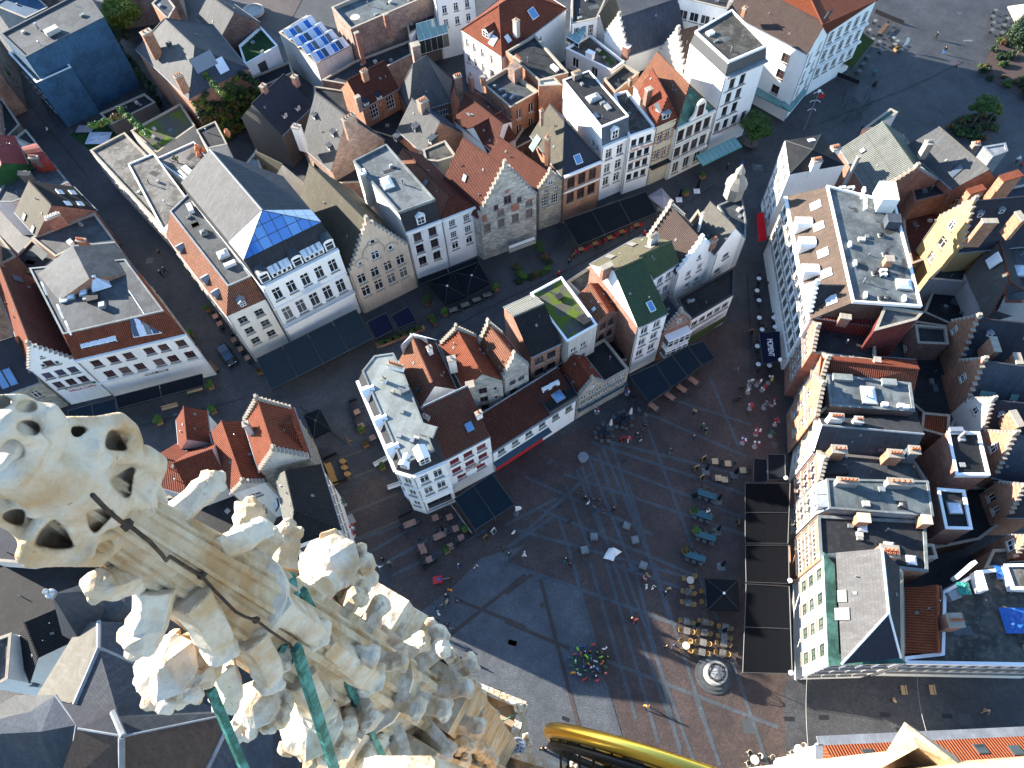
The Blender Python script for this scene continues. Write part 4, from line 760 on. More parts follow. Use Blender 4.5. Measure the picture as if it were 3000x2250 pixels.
h = B('dark flat roofed yard building behind the chocolate house row', 'C0,1250 C480,1000 C900,900 C1300,700 C1000,430 C500,560 C300,800', 5.0, 'brick_d', name='yard_building', cat='building'); h.flat('bit_d', .2)
h = B('tall dark blue corrugated hall with grey flat roof', 'A405,360 A842,140 A690,-80 A5,275 A205,465', 14.5, 'bluecor'); h.flat('bitumen', .2, 'darkgrey'); h.bx('roof_vent', 'A430,265', 14.5, 2.4, 1.4, .8, 'concrete'); h.bx('roof_vent', 'A310,235', 14.5, .4, .4, 1.2, 'steel')
h = B('lower blue corrugated hall with furnished roof terrace', 'A295,672 A577,545 A425,345 A70,430', 10.0, 'bluecor', fac={3: [W([6.5, 3], 6, 1., 1.5)]}); h.flat('deck', .35, 'white2')
h = B('blue roofed shed at the top left corner', 'A-60,40 A210,150 A390,60 A200,-120', 10., 'bluecor'); h.flat('bluecor', .1)
h = B('big grey slate hipped house with two brick stacks and an ivy covered front', 'A1540,800 A2003,555 A1715,200 A1105,392', 10.5, 'brick_o'); h.hip(('A1580,382', 'A1335,152'), 16.2, 'slate', mside='slate_l', mend='slate_b'); h.chim('A1180,255', 16.8, 1.8, 1.2, 5., 'brick_o', 2); h.chim('A1440,610', 14.6, 1.4, .8, 3.4, 'brick_o', 3); h.velux('A1650,500', 4.2, 2.6, 2, gm='glass_b', fm='slate_b'); h.velux('A1790,530', 2.0, 2.6, 2, gm='whiteglass', fm='slate_b'); ivyh = h; h.bx('roof_vent', 'A1390,400', 13.2, .9, .5, 1.4, 'slate_b')
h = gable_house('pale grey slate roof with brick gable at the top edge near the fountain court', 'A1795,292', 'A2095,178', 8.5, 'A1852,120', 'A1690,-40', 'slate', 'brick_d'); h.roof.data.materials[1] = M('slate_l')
h = B('white house with green turf roof and open door', 'A1985,525 B205,372 B65,215 A1935,372', 7.2, 'white', fac={0: [W([3.6], [.42], 1.8, 2.4, 'none', 'kframe')]}); h.flat('turf', .3, 'pframe'); 
h = B('brick house with narrow chimney walls at the top beside the tree', 'A1230,30 A1360,160 A1420,60 A1330,-60', 11., 'brick_o'); h.flat('slate_b', .1)
h = B('low black roof beneath the white turf roofed house', 'A2000,760 B330,590 B300,500 A2000,640', 4.5, 'darkw'); h.flat('bit_k', .2)
h = B('mossy dark flat roof between blue hall and ivy house', 'A1060,1060 A1270,1240 A1580,1020 A1460,840', 6.0, 'concrete'); h.flat('moss', .2, 'coping')
h = B('little dark yard roof with square rooflights beside the blue hall', 'A810,920 A900,1010 A1260,830 A1170,760', 3.2, 'darkw'); h.flat('bit_k', .2)
mb = MB(); P = pts('A560,1090 A730,1215 A1030,1050 A960,960 A800,960'); mb.face([p+Z*.01 for p in (P if area2(P) > 0 else P[::-1])]); struct('lawn', mb, ['turf'])
# block left of the alley
h = B('white two row corner restaurant house with orange mansard and glass lean to roof', 'E605,1395 E1503,1183 E1130,685 E285,765', 11.4, 'white2', fac={0: [W([8.7], [.11, .27, .42, .62, .76, .93], 1.3, 1.6, 'grid', 'bframe'), W([5.6], [.13, .28, .43, .62, .76, .93], 1.35, 1.7, 'grid', 'bframe')], 1: [W([8.6, 5.6], 7, 1.1, 1.6)]})
h.mans(3.0, [2.3, .5, 0, .9], 'tile_o', 'bitumen', .1, 'lead'); h.band(0, 11.0, .4, .35, 'white2'); h.band(0, 4.9, .25, .3, 'white2'); pasta = h
P0, P1 = at('E690,1325', 11.7), at('E968,1262', 11.7); nn_ = Z.cross(hv(P1-P0)); panes(h.rt, [P0+Z*.9, P1+Z*.9, P1+nn_*1.9+Z*2.2, P0+nn_*1.9+Z*2.2], P1-P0, 1.1, 2.4, 'whiteglass', 'pframe', .14, 'glazed_dormer'); panes(h.rt, [P0, P1, P1+Z*.9, P0+Z*.9], P1-P0, 1.1, .9, 'glass', 'pframe', .1, 'glass_wall')
P0, P1, P2, P3 = at('E1110,1240', 11.6), at('E1450,1160', 11.6), at('E1170,1025', 14.4), at('E1050,1050', 14.4)
panes(h.rt, [P0+Z*.9, P1+Z*.2, P2, P3], P1-P0, .8, 3.5, ['glass_b', 'whiteglass', 'glass_b'], 'pframe', .12); panes(h.rt, [P1+Z*.2, at('E1200,830', 12.4), at('E1045,835', 14.4), P2], at('E1200,830', 12.4)-P1, .9, 4, ['zinc', 'whiteglass'], 'pframe', .1)
P = at('E800,755', 14.5); mb = MB(); A4 = [at(s, 14.6) for s in ('E755,845', 'E900,800', 'E840,690', 'E700,740')]; tp = (A4[0]+A4[1]+A4[2]+A4[3])/4+Z*1.5
for i in range(4): panes(h.rt, [A4[i], A4[(i+1) % 4], tp], A4[(i+1) % 4]-A4[i], .8, 3, ['whiteglass', 'skyglass'], 'pframe', .08, 'glass_lantern')
h.dome('E580,885', 1.1, 1.1); h.dome('E680,855', 1.1, 1.1); h.bx('roof_hatch', 'E760,900', 14.4, 1.6, 1.2, .5, 'bit_d'); h.bx('roof_vent', 'E840,965', 14.4, .8, .8, .7, 'steel'); h.bx('roof_vent', 'E520,905', 14.4, .9, 1.1, .3, 'white_p')
for p in ('E360,815', 'E490,1000', 'E555,1135'): h.velux(p, .9, 1.6, 3, gm='skyglass', fm='pframe')
h = B('grey sheet metal double roof behind the corner restaurant', 'E300,705 E720,745 E1125,690 E930,440 E590,470', 12.6, 'brick_o'); P = h.ccwP(); h.flat('bitumen', .1, 'lead'); mb = MB(); q_ = [at(s, z_) for s, z_ in (('E305,700', 14.6), ('E480,915', 14.6), ('E725,738', 16.2), ('E592,475', 16.2), ('E935,445', 13.8), ('E1118,690', 13.8))]; D_ = [V((p.x, p.y, 12)) for p in q_]
for F in ((0, 1, 2, 3), (3, 2, 5, 4)): mb.face([q_[i] for i in F])
for F in ((0, 1), (1, 2), (2, 5), (3, 0), (5, 4), (4, 3)): mb.face([D_[F[0]], D_[F[1]], q_[F[1]], q_[F[0]]], 1)
part('pitched_roof', mb, ['bitumen', 'brick_o'], h.rt); h.dome('E765,650', 2., 1.8); h.velux('E880,515', .9, .8, 0, gm='skyglass'); h.velux('E960,637', .9, .8, 0, gm='skyglass'); h.chim('E650,420', 14., 1.4, .6, 1.4, 'brick', 3)
h = gable_house('white stepped gable pizzeria house with dark red tile roof', 'E240,1480', 'E602,1398', 10.2, 'E282,1275', 'E0,630', 'tile_d', 'white', fac={0: [W([7.4], 3, 1.2, 1.5, 'two', 'bframe', 'glass_b'), W([4.6], 3, 1.2, 1.7, 'two', 'bframe')]}); h.roof.data.materials[1] = M('tile_o'); h.step_gable(0, h.zr, 8, 'white', .4, .5, wins=((.35, 10.3, .6, .8, 'none'), (.5, 10.4, 1.1, 1.1, 'two', 'bframe'), (.66, 10.3, .6, .8, 'none'), (.5, 12.4, .4, .5, 'none'))); h.velux('E140,740', 1.2, 1.2, 0); pizz = h
h = quad_house('black roofed house with two blue rooflights at the left edge', 'E-80,1700', 'E312,1562', 9, 7.6, 'stone', fac={0: [W([4], 2)]}); h.hip((None, None), 12.5, 'slate_s', ('gable', 'gable'), e0=1); h.velux('E15,1555', 1.1, 2.6, 1, gm='skyreflect'); h.velux('E85,1530', 1.1, 2.6, 1, gm='skyreflect')
h = gable_house('navy tiled gable house with four bright rooflights beside the alley', 'E300,388', 'E772,185', 8.2, 'E372,160', 'A235,1465', 'tile_k', 'brick', zr=12.2); h.roof.data.materials[1] = M('slate_gr'); h.chim('E420,230', 13.2, 2.2, .7, 2.4, 'brick', 5, potm='pframe')
for p in ('A485,1557', 'A587,1560', 'E548,128', 'E648,130'): h.velux(p, 1.2, .9, 0, gm='whiteglass', fm='pframe')
for p in ('E200,235', 'E270,335'): h.velux(p, .8, 1.2, 1, gm='skyglass')
h = B('grey flat roof with stove pipes between navy house and restaurant', 'E255,405 E450,560 E610,480 E935,435 E765,205', 8.0, 'brick_d'); h.flat('bitumen', .2, 'coping'); h.bx('roof_vent', 'E580,455', 8, .9, .7, .6, 'white_p')
P = [at(s, 8.6) for s in ('E250,500', 'E345,590', 'E390,540', 'E290,455')]; mb = MB(); mb.face(P); solo('striped_canopy', mb, ['corr'], 'small brown and white striped canopy over the yard', 'canopy')
h = B('olive tiled roof with flue pipe at the left edge', 'E-80,640 E20,615 E130,560 E-60,320', 8., 'brick_d'); h.flat('slate_gr', .05)
h = B('dark courtyard roof with pipe beside the orange gable slope', 'E20,640 E300,700 E460,570 E260,420 E130,560', 4.5, 'brick_d', name='yard_building', cat='building'); h.flat('bit_d', .1)
h = gable_house('red sheet metal gable with bright green end wall', 'A-60,1470', 'A215,1330', 9.5, 'A60,1230', 'A-90,1090', 'redmetal', 'greenmetal', zr=11.5)
h = B('rounded pink metal roof house beside the alley', 'A260,1320 A412,1305 A290,1160 A180,1195', 10., 'redmetal'); P = h.ccwP(); mb = MB(); a, b, c, d = h.P; k0 = None
for i in range(7):
 t0, t1 = i/7, (i+1)/7; z_ = lambda t: Z*1.3*math.sin(math.pi*t); f0, g0 = a+(d-a)*t0+z_(t0), b+(c-b)*t0+z_(t0); f1, g1 = a+(d-a)*t1+z_(t1), b+(c-b)*t1+z_(t1); mb.face([f0, g0, g1, f1], smooth=True)
h.roof = part('roof', mb, ['redmetal'], h.rt); h.finish()
h = B('grey flat roof with chimney row between red metal roof and navy roof', 'A-60,1640 A100,1640 A560,1480 A420,1310 A80,1400', 8., 'white2'); h.flat('bitumen', .15, 'lead'); h.chim('A190,1400', 10., 1.8, .6, 2, 'darkw', 5, potm='coping'); h.chim('A265,1270', 11., 1.4, .6, 2, 'darkw', 4, potm='wood_r')
h = B('dark roof terrace of the block left of the alley', 'A-60,1110 A60,1110 A160,1010 A20,800 A-60,820', 6.5, 'darkw'); h.flat('bit_d', .3, 'coping')
h = B('white planter edged roof left of the alley', 'A120,1120 A250,1180 A300,1160 A210,1050', 7., 'white2'); h.flat('bit_d', .2)
# centre block
h = B('white corner house with grey metal roof, octagonal corner turret and white dormers', 'J1165,770 J1290,808 J1560,692 J1500,540 F1170,1395 F965,1425 F858,1560', 14.0, 'white', fac={0: [W([10.2, 6.4, 2.6], 1, 1., 2.3, 'T')], 1: [W([10.2, 6.4], 2, 1.15, 2.3, 'T'), W([1.2], 1, 3.4, 2.4, 'two', 'kframe')], 6: [W([10.2, 6.4, 2.6], 9, 1., 2.2, 'T')]})
h.mans(2.0, [.9, .9, .9, .2, .2, .7, .9], 'slate_d', 'zincl', .06, 'lead'); grey = h; h.band(1, 13.7, .35, .4); h.band(0, 13.7, .35, .4); h.band(6, 13.7, .35, .4); h.band(1, 9.4, .3, .3); h.band(0, 9.4, .3, .3); h.band(1, 5.4, .3, .3); h.band(0, 5.4, .3, .3); h.band(6, 5.4, .3, .3)
h.dormer('J1400,710', 1.2, 1.5, 1, 1.2, 'white_p', 'white', 'gable'); h.dormer('J1235,750', .9, 1.1, 0, 1., 'white_p', 'white', 'gable')
for f_ in (.22, .55, .85): a, b = h.edge(6); dorm_at(h, a+(b-a)*f_+Z*.3, 6, w=1.1, h=1.5, style='gable', m='white_p', wallm='white', dpt=1.)
h.bx('roof_vent', 'J1230,120', 16.0, 1.2, 1.0, .5, 'bit_l', 30); h.chim('J1060,20', 17., .5, .5, 1, 'white', 1, potm='steel'); h.chim('J1130,120', 16.8, .35, .35, .8, 'steel', 0); h.velux('J1425,450', 1.8, 1.6, 7, gm='zincl', fm='lead'); h.chim('F1155,1430', 17.2, 2.0, .5, 1.2, 'white', 5)
h = gable_house('red tiled gable house behind the red windowed restaurant', 'J1362,258', 'J1640,112', 12.2, 'J1490,85', 'F1302,1215', 'tile_d', 'white2'); h.roof.data.materials[1] = M('tile_p'); h.band(0, 12., .2, .1, 'white'); h.chim('F1430,1290', 16., .6, .5, 1.6, 'white', 1, potm='steel'); h.velux('J1345,110', .5, .9, 1)  # left slope tile is paler, the sun's brightness put into its colour
P0 = h.P; mb = MB()
h2_ = B('white parapet piece with zinc capping behind the red gable roof', 'F1200,1290 F1290,1190 F1410,1215 F1300,1185', 15., 'white', z0=9); h2_.flat('zinc', .05, 'white_p', .08)
a, b = at('J1545,692', 11.6), at('J1922,492', 11.6); c, d = at('J1742,85', 15.6), at('J1368,260', 15.6)
h = B('white restaurant house with red framed windows under a mottled red tile roof', [a, b, c, d], 11.6, 'white', fac={0: [W([9.0], 3, 1.3, 1.5, 'grid', 'rframe'), W([6.2], 3, 1.3, 1.5, 'grid', 'rframe'), W([3.6], 2, 1.3, 1.4, 'grid', 'rframe')]}); h.shed(15.6, 'tile_m'); h.velux('J1755,415', 1.1, 1.3, 0, gm='skyreflect'); ital = h; h.chim('J1400,330', 15.4, .9, .5, 1.6, 'brick', 1, -30); h.chim('J1830,300', 14.6, .8, .5, 1.4, 'white', 1)
h = gable_house('orange tiled gable house with stepped back gable and grey stone front', 'J1722,105', 'F2022,1562', 12.3, 'F1857,1512', 'F1650,1140', 'tile_o', 'stone_w', fac={0: [W([9.9, 7.5, 5.2], [.45], 1.1, 1.5, 'two', 'bframe', sill=None), W([9.9, 7.5], [.85], .6, 1., 'none', sill=None)]}); h.step_gable(2, h.zr, 7, 'stone', .4, .5); h.chim('F1610,1380', 16.2, 1., .7, 3.2, 'pale', 1, potm='steel'); h.chim('J1760,70', 14., 1., .9, 1.6, 'coping', 0)
h = gable_house('dark red tiled gable house with stepped gables and pale stone front', 'F2030,1545', 'G188,1445', 12.0, 'F2130,1372', 'F1905,1098', 'tile_d', 'stone_w', fac={0: [W([9.2], [.3, .75], .9, 1.1, 'two', 'kframe', sill=None), W([6.2], [.35], 1.2, 1.6, 'two', 'kframe'), W([5], [.78], .7, .9, 'none', 'kframe')]}); h.step_gable(2, h.zr, 6, 'stone', .4, .5); h.step_gable(0, h.zr, 5, 'stone_w', .4, .4); h.roof.data.materials[1] = M('tile_p')  # paler left slope: sunlight painted into the tile colour
a, b = at('G203,1362', 12.6), at('G448,1248', 12.6); c, d = at('G240,862', 12.6), at('G-10,975', 12.6)
h = B('brick house with black corrugated front slope and pale back slope', [a, b, c, d], 12.6, 'brick', fac={0: [W([9.6, 6.6], 2, 1.3, 1.6, 'two', 'kframe')]}); h.hip((at('G318,940', 15.8), at('G65,1048', 15.8)), 15.8, 'corr', ('gable', 'gable'), e0=1, mside='tile_k')
h = B('whitewashed house with moss and gravel flat roof', 'G502,1248 G745,1110 G455,722 G205,856', 13.2, 'dirtw', fac={0: [W([9.4, 6.4], [.2, .6], .9, 1.2, 'two')], 1: []}); h.flat('moss', .2, 'white_p', .25); h.bx('roof_hatch', 'G635,1080', 13.2, 1.3, 1.5, .5, 'bit_d'); h.bx('roof_hatch', 'G440,890', 13.2, .9, .9, .4, 'bit_d')
h = gable_house('tiny orange tiled gable house with brown brick front', 'G745,1092', 'G918,1000', 11., 'G838,1005', 'G690,775', 'tile_r', 'brick_d', fac={0: [W([8.4, 5.6], [.25, .75], .9, 1.5, 'bar', 'kframe')]}); h.roof.data.materials[1] = M('tile_p'); h.velux('G720,985', .7, .8, 1, gm='skyglass'); h.velux('G700,1005', .7, .8, 1)  # sun-facing left slope lightened by colour, same tiles as the right
h = B('dark flat yard roof behind the moss roofed house', 'G500,760 G620,880 G690,770 G790,700 G680,640', 7., 'concrete'); h.flat('bit_b', .3, 'coping')
a, b = at('G1072,1128', 12.8), at('G1315,1006', 12.8); c, d = at('G1020?,440'.replace('?', ''), 12.8), at('G690,625', 12.8)
h = B('white shop house with moss green tile roof and high brick side wall', [a, b, c, d], 12.8, 'white', fac={0: [W([9.9, 7.0, 4.1], 2, 1.15, 1.9, 'T')]}); h.hip((at('G1110,570', 16.2), at('G880,672', 16.2)), 16.2, 'tile_y', ('gable', 'gable'), e0=1, mside='tile_g'); h.velux('G1180,962', .9, 1.5, 1, gm='skyreflect', fm='pframe'); h.velux('G850,562', 1., 2., 0, gm='curtain')
mb = MB(); e0, e1 = h.edge(3); mb.face([e0+V((-.04, 0, -12.8)), e1+V((-.04, 0, -12.8)), e1+V((-.04, 0, 0)), e0+V((-.04, 0, 0))]); part('side_wall', mb, ['brick'], h.rt); h.chim('G825,630', 16.8, 1.6, .7, 2.6, 'brick', 0)
a, b = at('G1195,722', 12.8), at('G1405,588', 12.8); c, d = at('G1115,392', 12.8), at('G1000,450', 12.8)
h = B('white back wing with green front slope and yellow tile back slope', [a, b, c, d], 12.8, 'white', fac={0: [W([9.6, 6.4], [.35, .75], 1., 1.7, 'two')]}); h.hip((at('G1348,432', 16.0), at('G1080,560', 16.0)), 16.0, 'tile_y', ('gable', 'gable'), e0=1, mside='tile_g'); h.velux('G1025,462', 1., 1.9, 0, gm='curtain'); h.velux('G1170,482', 1., 1.9, 0, gm='curtain'); h.chim('G1205,390', 17., 1.4, .7, 1.6, 'greyw', 4, potm='greyframe')
h = gable_house('white house with purple grey tile roof between two stepped gables', 'G1397,692', 'G1692,502', 11.2, 'G1582,430', 'G1330,140', 'tile_b', 'white', fac={0: [W([8.2], [.35, .7], .9, 1.5, 'two'), W([5.2], [.42, .72], .8, 1.3, 'two')]}); h.step_gable(0, h.zr, 7, 'white', .4, .4, wins=((.55, 11.6, .6, .9, 'none'),), cop='white'); h.step_gable(2, h.zr, 8, 'white', .4, .4, cop='coping'); h.chim('G1690,420', 14., 1.2, .6, 2, 'brick', 3)
h = gable_house('white gable house with pale slate roof at the street end', 'G1712,532', 'G1922,392', 11.6, 'G1852,325', 'G1658,115', 'slate_y', 'white', fac={0: [W([8.6], [.5], 1.3, 1.1, 'two', 'greyframe'), W([5.6], [.3], 1.2, 1.1, 'two', 'greyframe')]}); h.chim('G1605,200', 17., .3, .3, 4, 'white', 0); 
h = B('dark terrace roof between the stepped gable and the slate gable', 'G1470,300 G1620,440 G1700,400 G1560,180', 10., 'darkw'); h.flat('bit_d', .3, 'coping')
h = B('street end corner house with flat lead roof and pointed stone turret', 'G1850,335 G1945,410 G1950,270 G1915,60 G1720,145', 11.8, 'cream2', fac={1: [W([8, 4.6], 2)], 2: [W([8, 4.6], 3)]}); h.flat('bitumen', .2, 'lead', .2)
P = at('G1845,60', 12.); mb = MB(); mb.lathe(P, [(1.5, 0), (1.5, 2.2), (1.7, 2.3), (1.2, 3.4), (.7, 4.0), (.75, 4.8), (.2, 5.8), (0, 6.2)], 8, smooth=False); part('turret', mb, ['coping'], h.rt)
mb = MB(); mb.abox(-.1, .1, -.1, .1, 0, .1)
h = B('low white wing with black flat roof along the souvenir shops', 'G1502,1075 G1850,868 G1862,640 G1392,902', 7.4, 'white', fac={0: [W([4.9], 5, 1.2, 1.4, 'two', 'greyframe')]}); h.flat('bit_k', .15, 'kframe')
a, b = at('G1285,1165', 8.2), at('G1503,1072', 8.2); n_ = Z.cross(hv(b-a))*3.5
h = B('narrow banded brick stepped gable with white bay windows', [a, b, b+n_, a+n_], 8.2, 'brick'); h.step_gable(0, 11.2, 6, 'brick', .4, .4, wins=((.5, 9.2, .7, .7, 'none'),)); h.hip((None, None), 10.8, 'slate_s', ('gable', 'gable'), gut=False)
for z_, zz in ((4.9, 1), (2.2, 1)):
 u = hv(b-a); n_ = Z.cross(u); mb = MB(); c = (a+b)/2; c.z = z_; mb.box(c-n_*.6, u*1.9, n_*.6, Z*.3); mb.box(c-n_*.6+Z*1.9, u*1.9, n_*.6, Z*.25); o = part('bay_window', mb, ['white_p'], h.rt)
 for k in range(4): q = c-n_*1.18+u*(-1.4+.93*k)+Z*.3; f_, pn, _ = win_mesh(.9, 1.6, 'bar', 'pframe', 'glass'); mm = TR(q, ang(u)); link('frame', f_, o, mm); link('pane', pn, o, mm)
 mb2 = MB(); mb2.box(c-n_*.55+Z*.3, u*1.75, n_*.5, Z*1.6); sub('bay_core', mb2, ['darkw'], o)
for z_ in (8.4, 9.0, 9.6, 10.2): h.band(0, z_, .14, .1, 'coping', .4+(z_-8.2)*.55, .4+(z_-8.2)*.55)
a, b = at('K592,178', 6.6), at('G1002,1470', 6.6); n_ = Z.cross(hv(b-a))*6
h = B('low brick and stone shop house with small stepped gable and blue shop cornice', [a, b, b+n_, a+n_], 6.6, 'brick_w', fac={0: [W([4.9, 3.2], 6, .9, 1.2, 'cross')]}); h.flat('bit_k', .3, 'coping'); h.band(0, 2.8, .35, .5, 'awn_blue'); low = h
a2, b2 = at('K592,175', 6.6), at('K800,60', 6.6); n_ = Z.cross(hv(b2-a2)); h = B('small stepped brick gable with red tile roof over the blue shop front', [a2-n_*.05, b2-n_*.05, b2+n_*5, a2+n_*5], 6.7, 'brick_w', z0=6.); h.hip((None, None), 9.2, 'tile_r', ('gable', 'gable')); h.step_gable(0, 9.2, 6, 'brick_w', .35, .3, wins=((.5, 7., .6, .8),))
a, b = at('J1935,625', 6.7), at('K590,178', 6.7); n_ = Z.cross(hv(b-a))*5.
h = B('long low white shop row with zinc edge and red shop windows', [a, b, b+n_, a+n_], 6.7, 'white', fac={0: [W([4.5], 6, 1.1, 1.3, 'two', 'greyframe')]}); h.shed(8.0, 'tile_d'); h.band(0, 6.6, .14, .25, 'zinc'); h.band(0, 3.2, .14, .9, 'awn_blue', 0, 5.); h.band(0, .15, 2.7, .14, 'red', .3, 6., 'shop_front')
h = B('black flat roof with air units and a blue rooflight behind the white shop row', 'K360,300 K590,160 K490,-10 K240,150', 7.4, 'darkw'); h.flat('bit_k', .2, 'kframe', .15); h.dome('K430,175', 1.5, 1.5, gm='skyreflect')
h = B('dark back yard roof behind the centre block fronts', 'K-60,330 K240,280 K480,20 G1000,1390 G900,1200 G500,1300 F2100,1560 J1900,380', 3.5, 'brick_d', name='yard_building', cat='building'); h.flat('bit_k', .2)
# little block beside the cathedral
h = gable_house('large orange tiled house with stepped gables beside the cathedral', 'J62,775', 'J458,668', 12.2, 'J197,602', 'J40,188', 'tile_o', 'stone', fac={1: [W([9.2, 6.4, 3.4], 6, 1., 1.6)]}); h.step_gable(2, h.zr, 8, 'coping', .4, .4, cop='coping'); h.step_gable(0, h.zr, 8, 'dirtw', .5, .2, cop='coping'); h.chim('I1985,390', 15.4, .7, .7, 3, 'pale', 1, potm='steel'); h.velux('I2150,1110', .6, .9, 1)
a, b = at('J140,385', 11.5), at('J290,335', 11.5)
h2_ = hip_house('orange tiled cross wing of the large stepped gable house', 'J450,668', 'J305,300', 11.8, 'J330,400', 'J130,400', 14.6, 'tile_o', 'stone')
h = gable_house('slim orange tiled gable house with white stepped front', 'I1880,960', 'I2150,868', 11., 'I1972,875', 'I1797,368', 'tile_o', 'white2', fac={0: [W([8.2], [.5], 1.6, .9, 'two')]}); h.step_gable(0, h.zr, 5, 'dirtw', .35, .2)
h = quad_house('small orange tiled roof with pale side wall beside the finial', 'I1535,965', 'I1842,850', 6, 9.6, 'pale'); h.hip((None, None), 13., 'tile_r', ('gable', 'gable'), e0=1)
h = quad_house('lowest orange tiled roof partly behind the stone crockets', 'I1255,880', 'I1500,950', 6, 9.2, 'pale'); h.hip((None, None), 11.8, 'tile_r', ('gable', 'gable'), e0=1)
h = quad_house('short orange tiled roof on the street side behind the pale wall', 'I1460,610', 'I1690,545', 5, 9.8, 'pale'); h.hip((None, None), 12., 'tile_r', ('gable', 'gable'))
h = B('black tiled hipped house with white front and souvenir stands at its foot', 'J312,1392 J702,1252 J537,716 J190,800', 11.6, 'white2', fac={0: [W([8.7, 5.6], 3, 1.3, 1.7, 'two', 'kframe')], 1: [W([8.6, 5.6], 6, 1., 1.6)]}); h.hip(('J342,1092', 'J268,770'), 14.8, 'tile_k', ('hip', 'gable'), mside='tile_s'); h.velux('J198,1048', 1.1, 1.5, 1, gm='skyglass')  # tan left slope is sunlight put into the tile colour
h = B('dark rear roofs of the little block below the stone pinnacle', 'I1200,1000 I1600,1350 I2050,1250 J180,850 J60,770 I1700,940', 5.2, 'pale', name='yard_building', cat='building'); h.flat('bit_d', .2)
# right block
Wf = lambda n, rows=(10.2, 7.4, 4.6): [W(list(rows), n, 1.1, 1.8, 'two')]
h = B('white corner house with black hipped roof and short chimney', 'D312,1414 D758,1337 D563,1092 D275,1140', 14.0, 'white', fac={3: [W([11, 8, 5, 2.2], 3, 1.2, 1.8, 'two')], 0: []}); h.pyr('D500,1215', 15.4, 'bit_k', 'kframe'); h.chim('D540,1290', 16., 1.3, .9, 3.2, 'white', 4); h.velux('D490,1138', 1., .8, 2, gm='whiteglass', fm='pframe')
h = gable_house('corrugated grey and pale green double pitched roof behind a brick stepped gable', 'D985,1590', 'D1500,1470', 10.2, 'D1235,1335', 'D1060,985', 'slate_g', 'brick'); h.roof.data.materials[1] = M('corr'); h.step_gable(0, h.zr, 9, 'brick', .4, .4); h.chim('D690,1190', 14.6, 1.2, 1., 2.6, 'white', 3); h.chim('D875,1265', 16.4, .45, .45, 6., 'steel', 0)
h.velux('D905,1220', .8, .8, 1, gm='skyglass'); 
h = B('dark hollow roof with curved parapet at the square', 'D1010,1040 D1190,910 D1130,880 D900,1050', 11., 'pale'); h.flat('copper', .2, 'coping')
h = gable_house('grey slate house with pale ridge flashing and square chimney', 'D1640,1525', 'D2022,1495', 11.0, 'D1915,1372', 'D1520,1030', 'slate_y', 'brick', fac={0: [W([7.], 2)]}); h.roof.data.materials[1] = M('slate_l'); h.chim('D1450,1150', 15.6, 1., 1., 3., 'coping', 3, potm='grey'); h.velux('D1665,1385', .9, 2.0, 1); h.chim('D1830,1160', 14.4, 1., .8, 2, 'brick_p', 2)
h = B('zinc covered dormer house end with pointed flashing', 'D1880,1190 D1960,1270 D2080,1225 D2060,1160', 9.5, 'zinc'); h.flat('zinc', .05, 'zinc')
h = B('brick rear house between stepped gable and slate roof', 'D1290,1500 D1330,1640 D1650,1560 D1500,1330', 9.4, 'brick', fac={3: [W([6], 2)]}); h.flat('bit_d', .2, 'brick')
a, b, c, d = at('H478,1068', 13.2), at('H1400,990', 17), at('H1175,120', 17), at('H292,70', 13.2)
h = B('long white house with brown roof, rounded white dormers and cluttered flat top', [a, b, c, d], 13.2, 'white', fac={3: [W([10.4, 7.4, 4.4], 12, 1.3, 2.1, 'two', 'greyframe', l=.2, r=.2)]}); h.mans(3.8, [.4, .3, .3, 4.2], 'slate_br', 'bit_w', .3, 'white_p'); longw = h
a_, b_ = h.edge(3)
for p in ('H525,145', 'H550,315', 'H585,530', 'H612,695', 'H652,912'): h.velux(p, 1.3, 1.5, 3, gm='whiteglass', fm='pframe')
for f_ in (.1, .24, .42): pass
for p in ('H345,345', 'H370,505', 'H395,725'): h.dormer(p, 1.5, 1.7, 3, 1.8, 'white_p', 'white', 'arch', st='grid')
P = hit('H430,1040', *h.planes[3]); h.band(3, 12.9, .35, .4)
e0, e1 = h.edge(3); u = hv(e1-e0); n_ = Z.cross(u); cz = e0+(e1-e0)*.86 if (e0-a).length > (e1-a).length else e0+(e1-e0)*.14
g_ = B('white stepped gable rising from the long white front', [cz-u*2.2-n_*.12, cz+u*2.2-n_*.12, cz+u*2.2+n_*4, cz-u*2.2+n_*4], 13.2, 'white', z0=12.9); g_.hip((None, None), 16.6, 'slate_d', ('gable', 'gable')); g_.step_gable(0, 16.6, 6, 'white', .4, .5, cop='white', wins=((.35, 13.8, .8, 1.3, 'two'), (.65, 13.8, .8, 1.3, 'two')))
h.bx('roof_room', 'H1060,130', 17, 2.2, 3.4, 2.6, 'white'); h.bx('roof_room', 'H1130,300', 17, 1.8, 1.6, 1.4, 'slate_b'); h.dome('H1235,790', 2., 1.7, gm='whiteglass'); h.chim('H1130,570', 18.4, 1., .9, 1.4, 'brick_o', 0)
h = B('red slate hung end wall with flat stone edged roof', 'H1000,1160 H1340,1070 H1395,1010 H1080,960', 16.6, 'redslate'); h.flat('bit_w', .3, 'coping')
mb = MB()
h = B('red slate hung gable wall beside the dark flat roof', 'H520,1062 H1000,1130 H1075,975 H820,940', 14.0, 'redslate'); h.flat('redslate', .02, 'darkgrey', .1); h.chim('H770,1040', 15.4, 1.3, .7, 2., 'brick', 0)
def rowhouse(label, P, z, wall, m, fac=None, par=.3, cop='coping', **kw):
 h = B(label, P, z, wall, fac=fac, **kw); h.flat(m, par, cop); return h
